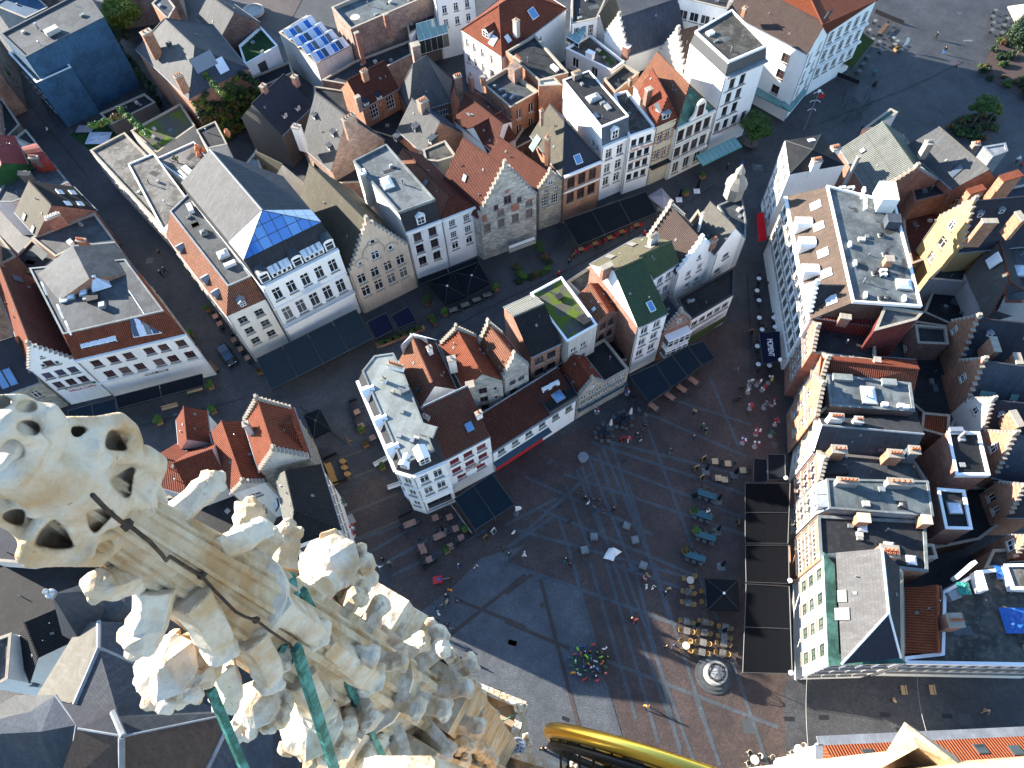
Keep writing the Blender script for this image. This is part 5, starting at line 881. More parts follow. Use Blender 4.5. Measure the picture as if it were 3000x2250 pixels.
h = rowhouse('brick front house with black sheet roof and brown rain stain', 'H488,1338 H1012,1408 H1000,1105 H478,1075', 12.0, 'brick_r', 'bit_d', {3: [W([9, 6.3, 3.6], 3, 1.2, 1.7, 'cross')]}); h.chim('H1030,1390', 13.6, .7, .7, 1.8, 'brick_o', 0)
def brick_steps(h, e=3, zr=None, n=6, m='brick_o'): h.step_gable(e, (zr or h.z+2.6), n, m, .35, .2)
h.step_gable(3, 14.2, 6, 'brick_r', .35, .2)
a, b, c, d = at('H545,1600', 11.4), at('H1310,1650', 11.4), at('H1362,1470', 12.6), at('H565,1390', 12.6)
h = B('pink stepped front house with bright red tile roof', 'H535,1625 H1315,1665 H1345,1400 H560,1340', 11.2, 'brick_o', fac={3: [W([8.4, 5.6, 2.8], 3, 1.1, 1.7, 'cross')]}); h.hip((at('H1362,1470', 13.4), at('H568,1388', 13.4)), 13.4, 'tile_r', ('gable', 'gable'), e0=1); h.step_gable(3, 14.2, 7, 'brick_o', .35, .2)
h = rowhouse('brick house with pale grey seamed roof, rooflight and antennas', 'L640,245 L1325,292 L1292,62 L612,-12', 12.8, 'brick_d', 'bit_l', None, .1, 'lead'); h.dome('L950,165', 1.8, 2.6, gm='whiteglass'); h.bx('roof_hatch', 'L735,25', 12.8, 2.4, .9, .5, 'zincl'); h.bx('roof_hatch', 'L1110,65', 12.8, 1.8, .9, .5, 'zincl')
for p in ('L1075,245', 'L1205,255', 'L1245,265'): h.bx('antenna_box', p, 12.8, .7, .5, .6, 'white_p')
h = rowhouse('narrow orange stepped front bay of the pale roofed house', 'L520,335 L640,250 L600,-10 L500,-10', 11.6, 'brick_o', 'bit_d', {3: [W([8.6, 5.8, 3.0], 2, 1.1, 1.7, 'cross')]}); h.step_gable(3, 14.4, 7, 'brick_o', .35, .2); h.band(3, 8.2, .2, .15, 'white')
h = B('slate roofed house with white flashing ridge and cream front', 'L510,615 L1300,670 L1345,300 L545,320', 10.6, 'cream2', fac={3: [W([7.8, 5., 2.4], 3, 1.1, 1.8, 'cross')]}); h.hip((at('L1400,478', 13.6), at('L575,405', 13.6)), 13.6, 'slate_d', ('gable', 'gable'), e0=1, mside='slate', ridgem='zinc'); h.band(3, 10.3, .4, .4, 'white')
h.velux('L1050,605', .9, .8, 1); h.chim('L720,595', 13.6, 1.7, 1., 2.6, 'brick_o', 3); h.chim('L1175,630', 13.6, 1.7, 1., 2.6, 'brick_o', 4); h.chim('L1330,600', 14.2, 1.2, 1., 2.8, 'slate_c', 3); h.chim('L700,330', 14.6, 1.6, .8, 3., 'pale', 4, cap='concrete'); h.chim('L880,355', 14.2, .9, .8, 3., 'pale', 3, cap='concrete')
h = rowhouse('brick front house with dark sheet roof behind two orange chimneys', 'L545,855 L1440,870 L1322,690 L530,620', 11.0, 'brick_r', 'bitumen', {3: [W([8.2, 5.4, 2.6], 3, 1.1, 1.8, 'cross')]}, .3, 'darkw'); h.step_gable(3, 13.2, 5, 'brick_w', .35, .2); h.bx('roof_hatch', 'L660,775', 11., 3.2, 1.2, .8, 'bit_d')
a, b, c, d = at('L520,1130', 10.6), at('L1480,1155', 12.4), at('L1432,855', 12.4), at('L500,880', 10.6)
h = B('house with pale green grey flat roof, two chimney slabs and two front dormers', [a, b, c, d], 10.6, 'brick_w', fac={3: [W([7.6, 4.8, 2.2], 3, 1.1, 1.8, 'cross')]}); h.mans(1.9, [.2, .1, .1, 1.0], 'zinc', 'bit_g', .12, 'lead'); h.chim('L790,850', 13.9, 2.4, .7, 1.4, 'lead', 5); h.chim('L1215,860', 13.9, 2.8, .8, 1.4, 'lead', 4); h.chim('L1220,1040', 13.4, .18, .18, 1.4, 'steel', 0); h.bx('roof_patch', 'L1220,1052', 12.5, 1.1, 1.1, .05, 'bit_d')
for f_ in (.3, .7): a_, b_ = h.edge(3); dorm_at(h, a_+(b_-a_)*f_+Z*.2, 3, w=1.1, h=1.4, style='flat', m='zinc', wallm='white', dpt=1.)
h.chim('L920,1150', 13.4, 1.3, 1., 2., 'brick_o', 0, cap='sand'); h.chim('L1430,1165', 13.4, 1., 1., 2., 'brick_o', 0, cap='sand')
h = rowhouse('brick front house with wide black sheet roof and three dome rooflights', 'L560,1490 L1432,1592 L1412,1180 L540,1135', 11.4, 'brick_o', 'bit_d', {3: [W([8.6, 5.9, 3.2], 4, 1.1, 1.8, 'cross')]}, .12, 'lead')
for p in ('L898,1235', 'L1115,1390', 'L1295,1500'): h.dome(p, 1.1, 1.1, gm='whiteglass')
h.chim('L1130,1420', 14.6, 1.9, 1.3, 3., 'brick', 4); h.chim('L1135,1445', 14.55, 1.9, .6, 3., 'brick', 4)
h = rowhouse('small flat roof step behind the domed black roof', 'L1410,1480 L1510,1480 L1480,1370 L1395,1360', 9.5, 'concrete', 'bit_b')
a, b, c, d = at('Q638,818', 12.2), at('Q1245,800', 12.2), at('L1235,1592', 12.2), at('L598,1445', 12.2)
h = B('white end house with green windows and green copper gutters under pale slates', [a, b, c, d], 12.2, 'white', fac={3: [W([9.0, 6.1, 3.4], 4, 1.4, 1.9, 'cross', 'gframe', 'glass_g')], 0: [W([9., 6., 3.2], 4, 1.4, 1.8, 'two', 'wood')]}); h.hip((at('Q1115,402', 16.6), at('L1062,1402', 16.6)), 16.6, 'slate_d', ('hip', 'gable'), mside='slate_h', mend='slate_s', ridgem='white_p', ov=-.9, gut=False)  # one roof in pale and dark slates: lit and shaded slopes painted in
cm = MB(); P_ = h.ccwP(); O_, I_ = inset(P_, -.15), inset(P_, 1.0)
for i in (0, 3): j = (i+1) % 4; cm.face([O_[i]+Z*.15, O_[j]+Z*.15, I_[j]+Z*.1, I_[i]+Z*.1]); cm.face([O_[i]-Z*.1, O_[j]-Z*.1, O_[j]+Z*.15, O_[i]+Z*.15])
part('copper_gutter', cm, ['copper'], h.rt); h.velux('Q742,268', 1.3, 1.0, 1, gm='lead'); h.velux('Q742,412', 1.3, 1.6, 1, gm='lead')
h = B('orange tiled roof with small dormers behind the white end house', 'Q1272,730 Q1540,725 Q1530,172 Q1262,200', 9.4, 'brick'); h.hip((at('Q1505,728', 11.2), at('Q1500,178', 11.2)), 11.2, 'tile_or', ('gable', 'gable')); h.chim('Q1660,460', 12.6, 1.6, 1.4, 3, 'brick', 4)
h = B('wide black bitumen roof with puddle stain and blue tarpaulins', 'Q1250,812 Q2600,835 Q2600,0 Q1850,60 Q1560,230 Q1545,725 Q1250,760', 9.6, 'white2', fac={0: [W([6.8, 3.6], 12, 1.3, 1.9, 'two', 'greyframe')]}); h.flat('bit_b', .35, 'white_p', .3); h.bx('roof_hatch', 'Q1620,270', 9.4, 1.3, 1.0, .9, 'greyframe', 20); h.bx('roof_wall', 'Q1810,170', 9.4, .6, 2.2, 1.8, 'white', 0); h.bx('roof_beam', 'Q1700,75', 9.4, 3.2, .4, 1.4, 'white', 35)
h = B('pale corrugated roof at the right edge', 'Q2120,210 Q2600,230 Q2600,0 Q2050,10', 10.4, 'white2'); h.flat('deck', .1, 'white_p')
h = rowhouse('brick tower house with two black flat roofs', 'L1660,808 L1935,808 L1850,458 L1588,455', 11.6, 'brick', 'bit_k', None, .2, 'white_p'); h.band(0, 11.2, .2, .1, 'white'); h.bx('flue', 'L1690,500', 11.6, .3, .3, 1.6, 'steel'); h.bx('duct', 'L1650,450', 11.6, 1.6, .6, .6, 'steel')
h = rowhouse('dark brick annexe with black roof and dome rooflight', 'L1575,1242 L1792,1247 L1730,930 L1508,913', 10.4, 'brick_d', 'bit_k', None, .2, 'pframe'); h.dome('L1645,1080', 1.6, 1.4, gm='whiteglass')
def gableR(label, L_, R_, z, ap, bk, wall, m='slate_s', n=6, wins=(), fac=None):
 h = gable_house(label, L_, R_, z, ap, bk, m, wall, fac=fac); h.step_gable(0, h.zr, n, wall, .4, .4, wins=wins); return h
h = gableR('yellow stepped gable house with three white windows', 'H1510,250', 'H1690,500', 12.4, 'H1785,115', 'H2400,60', 'yellow', 'slate_s', 7, ((.45, 13.2, 1.0, 1.5),), {0: [W([9.6, 6.2], [.5], 1.2, 1.9, 'cross')]}); h.chim('H1940,265', h.zr+1.2, 1.9, .7, 5, 'brick_o', 0, 0); h.dormer('H1845,235', .6, .7, 0, 1., 'zinc', 'zinc', 'gable', st='none'); h.dormer('H2020,205', .6, .7, 0, 1., 'zinc', 'zinc', 'gable', st='none'); h.chim('H2190,225', h.zr+.6, 1.6, .7, 4, 'brick_o', 0)
h = gableR('orange brick stepped gable with black slate roof and long chimney, upper of the pair', 'H1605,1095', 'H1692,1385', 8.6, 'H1815,1062', 'H2400,1120', 'brick_o', 'slate_s', 6, ((.3, 8.8, .8, 1.3),)); h.chim('H1985,1265', 13.2, 2.2, .8, 3.4, 'brick_o', 0); h.dormer('H1925,1200', .6, .6, 0, 1., 'zinc', 'zinc', 'gable', st='none'); h.velux('H1765,1330', .9, .9, 0); h.chim('H2170,1380', 13., 1.6, .8, 3, 'brick_o', 0)
h = gableR('orange brick stepped gable with navy slate roof, lower of the pair', 'H1665,1412', 'L1745,190', 8.6, 'H1862,1405', 'H2400,1475', 'brick_o', 'slate_b', 6, ((.5, 8.6, .9, 1.3),)); h.velux('L1910,155', 2.0, 1.3, 0, gm='grnglass'); h.velux('L2130,175', 1.1, 1.1, 0, gm='grnglass')
h = gableR('cream stepped gable house with black slate roof and leaning brick stack', 'L1742,195', 'L1872,440', 8.4, 'L1945,212', 'L2500,255', 'cream2', 'slate_s', 6, ((.45, 8.6, .9, 1.2),)); h.chim('L2160,345', 12.4, 2.2, .8, 3., 'brick_o', 0); h.dormer('L2020,335', .6, .6, 0, 1., 'zinc', 'zinc', 'gable', st='none')
h = gableR('orange brick stepped gable with blue slate roof above the black flat roofs', 'L1872,455', 'L1965,805', 8.2, 'L2108,475', 'L2500,560', 'brick_o', 'slate_b', 8, ((.5, 9., 1., 1.5),))
h = gableR('orange brick stepped gable with two white windows beside the rooflight annexe', 'L1985,870', 'L2080,1130', 8., 'L2180,895', 'L2500,900', 'brick_o', 'slate_s', 6, (), {0: [W([5.4], 2, .9, 1.5, 'two')]})
h = gableR('small brick gable house with white paned window at the right edge', 'L2060,1300', 'L2110,1480', 8., 'L2200,1270', 'L2500,1290', 'brick_o', 'tile_d', 5, ((.5, 8.1, 1.2, 1.4),))
h = B('grey slate hung gable with white hatch and red edge tiles', 'H1930,1092 H2400,960 H2300,350 H1750,690', 8.5, 'greyw'); h.hip(('H2095,762', 'H1998,395'), 13., 'slate_d', mside='slate_y', ridgem='tile_r'); h.velux('H1970,590', 1.6, 2.0, 1, gm='white_p', fm='pframe')
h = rowhouse('dark grey lean to beneath the yellow gable', 'H1440,740 H1770,770 H1830,520 H1690,500', 7.5, 'greyw', 'bit_d')
h = rowhouse('grey flat roof behind red edge tiles at the right edge', 'H2060,930 H2400,930 H2400,420 H2050,420', 11.6, 'greyw', 'bitumen', None, .2, 'tile_r'); h.dome('H2170,680', 1.6, 2., gm='skyglass')
h = rowhouse('broken dark yard roofs with rafters behind the long white house', 'H1240,360 H1300,620 H1690,480 H1560,240 H1500,60 H1220,20', 5.5, 'brick_d', 'tile_d', None, .2)
h = rowhouse('black gravel yard roof with skylight lid in the right block', 'H1400,1010 H1600,1100 H1930,1090 H1760,700 H1500,760', 4.5, 'darkw', 'bit_k')
h = rowhouse('brown brick rear wing with white windows in the right block', 'H1330,1110 H1350,1260 H1600,1270 H1580,1130', 8.5, 'brick_d', 'bit_d', {0: [W([5], [.6], 1.2, .8, 'none')]})
h = rowhouse('orange tiled small roof below the glazed yard', 'L1380,440 L1600,500 L1610,320 L1390,300', 6.5, 'brick', 'tile_o', None, .05)
h = rowhouse('brick yard wing beneath the domed annexe', 'L1500,1400 L1850,1330 L2050,1180 L1900,900 L1450,900 L1420,1250', 4.2, 'brick_d', 'bit_k'); h.rt.name = 'yard_building'
h = rowhouse('brown brick yard building between the front row and the stepped gables', 'H1010,1400 H1060,1640 L1330,250 L1600,480 L1740,190 H1660,1400 H1600,1120 H1330,1080', 4.6, 'brick_d', 'bit_d'); h.rt.name = 'yard_building'
h = rowhouse('timber shed with red side and workshop clutter at the right edge', 'L1890,1560 L2400,1560 L2400,1400 L1960,1410', 7.5, 'brick_o', 'bit_b')
for p, z, w, d, hh in (('D2110,1420', 15, 3.2, 1.2, 6), ('D1830,1530', 13.4, 2.6, 1., 5)): h.chim(p, z, w, d, hh, 'brick_o', 0, 20, cap='tile_o')
h = B('house with slate roof beside the yellow gable at the right edge', 'D1700,1659 D2300,1659 D2300,1480 D1900,1560', 9., 'brick'); h.flat('slate_s', .1)
# orange roof at the bottom right
a, b, c, d = at('Q575,1468', 9.8), at('Q2600,1375', 9.8), at('Q2800,2300', 9.8), at('Q600,2300', 9.8)
h = B('white house with bright orange tile roof and zinc gutter at the bottom right', [d, c, b, a], 9.8, 'white', fac={}); h.mans(4.0, [5, 1, 4.5, 2.2], 'tile_or', 'tile_or', .02, 'tile_or'); 
for p in ('Q958,1550', 'Q1865,1510', 'Q2150,1520'): h.velux(p, 1.1, 1.2, 2, gm='glass')
g_ = MB(); P_ = [a, b]; n_ = Z.cross(hv(b-a)); g_.box((a+b)/2+n_*.35-Z*.05, hv(b-a)*((b-a).length/2+.4), n_*.45, Z*.15); part('gutter', g_, ['zinc'], h.rt); g_ = MB(); u = hv(d-a); g_.box((a+d)/2-hv(b-a)*.3-Z*.05, hv(b-a)*.4, u*((d-a).length/2), Z*.15); part('gutter', g_, ['zinc'], h.rt)
h = B('white terrace porch beside the orange roofed house', 'Q575,1530 Q575,1700 Q330,1700 Q330,1560', 6., 'white', fac={3: [W([3.6], 3, .9, 1.4)]}); h.flat('white', .1, 'white_p')
# cathedral roofs at the bottom left
cath = root('cathedral', at('M800,1200', 0), 'slate roofed cathedral below the stone pinnacle with steep grey roofs', 'church')
def poly(name, spec, m, ud=None):
 mb = MB(); P = [at(p, z) for p, z in spec]; n = (P[1]-P[0]).cross(P[2]-P[0]); n2 = sum(((P[i]-P[0]).cross(P[i+1]-P[0]) for i in range(1, len(P)-1)), Vector())
 mb.face(P if n2.z > 0 else P[::-1]); return part(name, mb, [m], cath)
poly('roof', (('M655,485', 17), ('M800,470', 21), ('M800,690', 22), ('M605,1145', 22), ('M300,1065', 17)), 'slate_y')  # lit strip of the roof, sunlight put into a paler slate
poly('roof', (('M800,690', 22), ('M1180,860', 18.5), ('M1560,1100', 18), ('M1850,1215', 18), ('M1060,1385', 22), ('M960,1240', 22), ('M605,1145', 22)), 'slate')
poly('roof', (('M800,470', 21), ('M800,690', 22), ('M1180,860', 18.5), ('M1500,950', 17), ('M1400,560', 17), ('M1000,480', 18)), 'slate_b')
poly('roof', (('M505,1128', 22.4), ('M915,1205', 23), ('M1000,1400', 24), ('M630,1340', 24)), 'slate_s')
poly('roof', (('M625,1345', 24), ('M975,1405', 24), ('M975,1900', 18), ('M420,1900', 18)), 'slate_br')
poly('roof', (('M1005,1402', 24), ('M1850,1225', 20), ('M1850,1320', 20), ('M1640,1700', 17), ('M1500,1950', 15), ('M1005,1900', 18)), 'slate_br')
poly('roof', (('M1850,1310', 20), ('M2212,1300', 18), ('M2212,1900', 14), ('M1560,1900', 15)), 'slate_b')
poly('roof', (('M0,1262', 20), ('M250,1200', 20.6), ('M450,1068', 22), ('M125,1070', 19), ('M-60,1180', 17)), 'slate_l')
poly('roof', (('M-60,1275', 20), ('M250,1200', 20.6), ('M450,1068', 22), ('M625,1310', 22), ('M330,1365', 21), ('M-60,1385', 20)), 'slate_b')
poly('roof', (('M-60,1385', 20), ('M330,1365', 21), ('M625,1310', 22), ('M530,1900', 15), ('M-60,1900', 15)), 'slate')
for s, zz, r_ in ((('M800,470', 'M800,690', 'M605,1145'), (21, 22, 22), .22), (('M800,690', 'M1180,860'), (22, 18.5), .25), (('M985,1405', 'M985,1900'), (24.1, 18.1), .3), (('M1850,1310', 'M1570,1900'), (20.1, 15.1), .22), (('M915,1205', 'M1000,1400'), (23.1, 24.1), .3), (('M625,1310', 'M530,1900'), (22.1, 15.1), .16), (('M450,1068', 'M625,1310'), (22, 22), .1), (('M630,1340', 'M1000,1402', 'M1850,1225'), (24, 24, 20), .12)):
 mb = MB(); mb.tube([at(p, z) for p, z in zip(s, zz)], r_, 6, 0, True, False); part('ridge_flashing', mb, ['zinc'], cath)
P = at('M760,390', 16); mb = MB(); mb.lathe(P, [(3.3, -4), (3.3, 0), (3.6, .2), (0.15, 7.5)], 8, smooth=False); part('turret_roof', mb, ['slate'], cath); mb = MB(); T_ = P+Z*7.4; mb.lathe(T_, [(.15, 0), (.5, .3), (.5, .7), (.15, 1.0), (.3, 1.3), (.3, 1.5), (0, 1.9)], 10); part('finial', mb, ['steel'], cath)
P = at('M1010,380', 14); mb = MB(); mb.lathe(P, [(6, -8), (6, 0), (5.6, .5), (2, 4), (0, 4.6)], 18); part('apse_roof', mb, ['slate_l'], cath)
h = rowhouse('dark yard houses between the cathedral and the little block', 'M-100,600 M60,980 M310,1000 M600,560 M1000,0 M300,-80 M-100,0', 6.5, 'pale', 'bit_k', None, .2, 'lead'); h.rt.name = 'yard_building'
h = gable_house('dark tiled roofs with white side wall left of the cathedral', 'M250,960', 'M580,640', 8.5, 'M300,780', 'M200,480', 'tile_k', 'white', zr=11.)
h = rowhouse('white walled flat roof house at the left edge beside the cathedral', 'M-60,1010 M65,935 M95,565 M-60,620', 11., 'white', 'deck')
h = rowhouse('navy slate roof with white roof windows behind the finial', 'I-80,1500 I180,1520 I650,1430 I620,1300 I-80,1000', 9., 'pale', 'slate_s', None, .1)
for q, z_, l in (('A-500,560 A-130,420 A-200,40 A-600,100', 13, 'plain house beyond the left edge beside the blue hall'), ('A-650,1000 A-160,860 A-180,600 A-600,650', 13, 'plain house beyond the left edge at the upper alley'), ('A-200,-200 A300,-300 A200,-600 A-300,-500', 14, 'plain house beyond the top left corner'), ('A700,-250 A1300,-330 A1250,-600 A650,-500', 13, 'plain house beyond the top edge above the tree'), ('E-500,900 E-140,760 E-160,300 E-550,380', 13, 'plain house beyond the left edge beside the red roofs')): rowhouse(l, q, z_, 'brick_p', 'bit_d')  # unseen houses added outside the frame to cast shade over its left edge
# stone pinnacle of the cathedral tower, close to the camera
def m_lime(name, col, dark=.35):
 t = NT(name); p = t.pos(); n1 = t.noise(p, 1.6, 8, .65); n2 = t.noise(p, 14., 6, .7); n3 = t.noise(p, 45., 3, .6)
 c = t.mix(t.ramp(n1, [(.42, 0.), (.6, .9)]), col, (col[0]*.74, col[1]*.56, col[2]*.36))
 c = t.mix(t.ramp(n2, [(.56, 0.), (.72, .55)]), c, (col[0]*.62, col[1]*.56, col[2]*.46))
 sp = t.ramp(t.noise(p, 9., 5, .8), [(.66, 0.), (.72, .8)]); c = t.mix(sp, c, (.12, .11, .09))
 c = t.mix(t.ramp(t.noise(p, .9, 4), [(.62, 0.), (.78, .5)]), c, (.36, .50, .42))
 v = t.new('ShaderNodeTexVoronoi'); t.l.new(p, v.inputs['Vector']); v.inputs['Scale'].default_value = 6.5
 h = t.math('ADD', t.math('ADD', t.math('MULTIPLY', n2, .5), t.math('MULTIPLY', n3, .2)), t.math('MULTIPLY', v.outputs['Distance'], 1.6)); t.bump(h, .8, .035); t.fin(c, .85, .2)
m_lime('lime', (.60, .525, .42)); m_lime('lime2', (.50, .415, .30))
t = NT('iron'); n = t.noise(t.pos(), 12, 4); t.fin(t.mix(t.ramp(n, [(.4, 0.), (.7, 1.)]), (.02, .016, .014), (.07, .04, .025)), .7, .3)
t = NT('patina'); p = t.pos(); n = t.noise(p, 5, 6, .75); c = t.mix(t.ramp(n, [(.42, 0.), (.56, 1.)]), (.07, .25, .215), (.015, .09, .065)); c = t.mix(t.ramp(t.noise(p, 2.2, 5), [(.55, 0.), (.65, 1.)]), c, (.015, .018, .017)); t.fin(c, .6, .35)
A0 = Vector((-2.675, 1.440, 0)); U0 = A0.normalized(); S0 = Z.cross(U0)
def sp(s, off=0.): return hit(s, A0, U0) - U0*off
PIN = root('stone_pinnacle', Vector((A0.x, A0.y, 57)), 'pale limestone gothic pinnacle with crockets and leaf finial in the left foreground', 'pinnacle')
JOBS = []
def carve(name, prims, voxel, mat='lime', parent=None, smooth=2, cut=()):
 mb = MB()
 for q in prims:
  if q[0] == 't': mb.tube([sp(a, b) for a, b, c in q[1]], [c for a, b, c in q[1]], q[2] if len(q) > 2 else 8)
  elif q[0] == 'w': mb.tube(q[1], q[2], q[3] if len(q) > 3 else 8)
  elif q[0] == 'b': mb.blob(sp(q[1], q[2]), Vector(q[3]), 0, hash(q[1]) % 97 if False else int(sum(map(ord, q[1]))), .18, 2)
  elif q[0] == 'B': mb.blob(q[1], Vector(q[2]), 0, int(abs(q[1].x*91+q[1].z*37)) % 97, .2, 2)
  elif q[0] == 'x': mb.box(*q[1])
 me = mb.mesh(name+'_raw', [mat], weld=True); o = bpy.data.objects.new(name+'_raw', me); COL.objects.link(o)
 m = o.modifiers.new('r', 'REMESH'); m.mode = 'VOXEL'; m.voxel_size = voxel; m.use_smooth_shade = True
 if smooth: m2 = o.modifiers.new('s', 'SMOOTH'); m2.factor = .5; m2.iterations = 1
 m3 = o.modifiers.new('d', 'DECIMATE'); m3.ratio = .07 if name in ('crocket', 'gablet_finial') else .1
 JOBS.append((name, o, mat, parent))
def flush():
 dg = bpy.context.evaluated_depsgraph_get(); out = []
 for name, o, mat, parent in JOBS:
  me = bpy.data.meshes.new_from_object(o.evaluated_get(dg)); me.name = name
  if not me.materials: me.materials.append(M(mat))
  if name != 'finial': me.polygons.foreach_set('use_smooth', [False]*len(me.polygons))
  old = o.data; o.modifiers.clear(); bpy.data.objects.remove(o); bpy.data.meshes.remove(old)
  q = link(name, me, parent or PIN); q.location = -PIN.location if (parent is None or parent is PIN) else Vector((0, 0, 0)); out.append(q)
 for q in CUT: old = q.data; bpy.data.objects.remove(q); bpy.data.meshes.remove(old)
 CUT.clear(); JOBS.clear(); return out
def sv(s, d=0.):
 p = hit(s, A0, U0); return p+(CAM-p).normalized()*d
def prism(mb, poly, d0, d1, k=1.):
 F_ = [sv(q, d0) for q in poly]; K_ = [sv(q, d1) for q in poly]; c = sum(K_, Vector())/len(K_); K_ = [c+(q-c)*k for q in K_]
 n = sum(((F_[i]-F_[0]).cross(F_[i+1]-F_[0]) for i in range(1, len(F_)-1)), Vector())
 if n.dot(CAM-F_[0]) < 0: F_, K_ = F_[::-1], K_[::-1]
 mb.face(F_); mb.face(K_[::-1])
 for i in range(len(F_)): j = (i+1) % len(F_); mb.face([F_[i], K_[i], K_[j], F_[j]])
def II(s, k=1.):
 q = [tuple(map(float, a.split(','))) for a in s.split()]; cx, cy = sum(a for a, b in q)/len(q), sum(b for a, b in q)/len(q); return ['I%.1f,%.1f' % (cx+(a-cx)*k, cy+(b-cy)*k) for a, b in q]
def pierced(outline, holes, ribs, lumps, d0, d1, vox):
 mb = MB(); prism(mb, II(outline), d0, d1, .96)
 for r in ribs: mb.tube([sv('I'+a, b) for a, b, c in r], [c for a, b, c in r], 8)
 for q, d, r in lumps: mb.blob(sv('I'+q, d), Vector(r), 0, int(sum(map(ord, q))), .15, 2)
 me = mb.mesh('finial_raw', ['lime'], weld=True); o = bpy.data.objects.new('finial_raw', me); COL.objects.link(o)
 a = o.modifiers.new('a', 'REMESH'); a.mode = 'VOXEL'; a.voxel_size = vox
 a = o.modifiers.new('sm', 'SMOOTH'); a.factor = .5; a.iterations = 3
 hb = MB()
 for h, dd, deep, k in holes: prism(hb, II(h, 1.22), dd, dd-deep, .78)
 ho = bpy.data.objects.new('cutter', hb.mesh('cutter', ['lime'], weld=True)); COL.objects.link(ho)
 b = o.modifiers.new('b', 'BOOLEAN'); b.operation = 'DIFFERENCE'; b.object = ho; b.solver = 'EXACT'
 a = o.modifiers.new('a2', 'REMESH'); a.mode = 'VOXEL'; a.voxel_size = vox*.9; a.use_smooth_shade = True
 a = o.modifiers.new('sm2', 'SMOOTH'); a.factor = .5; a.iterations = 2
 JOBS.append(('finial', o, 'lime', None)); CUT.append(ho)
CUT = []
pierced('430,520 470,400 560,365 720,392 850,372 960,350 1050,390 1095,450 1120,560 1220,620 1300,700 1292,780 1230,850 1212,990 1200,1150 1080,1215 960,1275 880,1400 810,1508 640,1500 480,1488 260,1530 180,1500 150,1350 60,1260 -80,1200 -80,880 130,860 300,740 410,690',
  [('560,410 730,420 640,505 590,500', .6, .62, .5), ('905,425 960,480 1010,560 1045,612 860,598 850,540 870,470', .6, .62, .6), ('890,850 1000,770 1110,715 1075,830 1052,975 1010,985 940,920', .6, .66, .6), ('700,1105 800,1085 935,1090 880,1160 770,1280 725,1230', .7, .62, .6), ('10,1120 110,1080 205,1085 190,1220 110,1205 30,1170', .5, .56, .6), ('270,1385 330,1260 430,1165 520,1250 595,1390 440,1400 340,1380', .55, .6, .62)],
  [[('430,520', .2, .08), ('620,560', .26, .085), ('850,630', .24, .07), ('1040,645', .2, .065), ('1160,650', .15, .075), ('1280,720', .06, .07)], [('500,400', .1, .05), ('780,395', .12, .05), ('960,370', .12, .06), ('1060,440', .12, .05), ('1100,560', .14, .05)], [('620,540', .22, .055), ('770,470', .2, .055), ('900,395', .16, .05)], [('1280,720', .06, .07), ('1235,850', .06, .06), ('1195,950', .08, .06), ('1190,1110', .14, .07)],
   [('700,730', .32, .07), ('860,830', .32, .065), ('960,940', .3, .06), ('1190,1110', .16, .065)], [('1190,1110', .16, .065), ('1050,1205', .22, .065), ('780,1300', .3, .05)], [('620,850', .36, .08), ('680,1020', .38, .055), ('700,1180', .36, .045), ('780,1300', .3, .05)], [('430,1090', .3, .06), ('520,1170', .3, .05), ('620,1380', .26, .05), ('540,1435', .24, .05), ('300,1415', .18, .045)], [('430,1090', .3, .06), ('300,1250', .24, .055), ('205,1480', .12, .06)], [('-60,1150', .1, .05), ('200,1030', .2, .055), ('330,960', .3, .07)], [('205,1480', .12, .06), ('480,1470', .2, .06), ('800,1480', .22, .06), ('900,1370', .26, .065), ('980,1265', .26, .06)],
   [('-100,560', .2, .17), ('250,760', .26, .18), ('560,880', .28, .19), ('850,1060', .2, .17)]],
  [('520,1085', .42, (.06, .06, .10)), ('770,905', .42, (.10, .09, .055)), ('800,690', .36, (.10, .08, .05)), ('740,585', .34, (.085, .08, .06)), ('290,1060', .32, (.07, .07, .1)), ('1085,560', .2, (.05, .05, .05)), ('660,1425', .3, (.1, .09, .06)), ('110,900', .2, (.07, .07, .06)), ('30,900', .2, (.07, .06, .08)), ('600,760', .26, (.14, .14, .12))], .12, -.22, .015)
pierced('-80,150 200,145 320,215 400,310 490,390 470,470 420,580 415,690 330,745 200,830 -80,860',
  [('110,275 190,195 290,205 305,285 240,300 150,300', .8, .58, .55), ('130,415 165,365 250,360 320,395 328,450 290,490 220,480 150,455', .8, .58, .6), ('15,600 30,540 90,510 160,535 200,590 195,640 130,670 60,650', .85, .6, .6), ('-60,170 60,165 110,210 40,270 -60,280', .7, .5, .6)],
  [[('225,300', .42, .05), ('60,360', .42, .05), ('0,480', .44, .06)], [('330,500', .42, .06), ('250,600', .44, .06), ('210,700', .4, .06)], [('0,490', .46, .05), ('120,470', .46, .05), ('280,520', .44, .05)], [('350,260', .3, .06), ('420,400', .34, .08), ('400,560', .36, .08), ('320,720', .32, .07)]],
  [('430,430', .34, (.08, .08, .1)), ('330,640', .34, (.1, .1, .09)), ('60,760', .36, (.14, .1, .08)), ('20,420', .38, (.1, .1, .1))], .30, .0, .015)
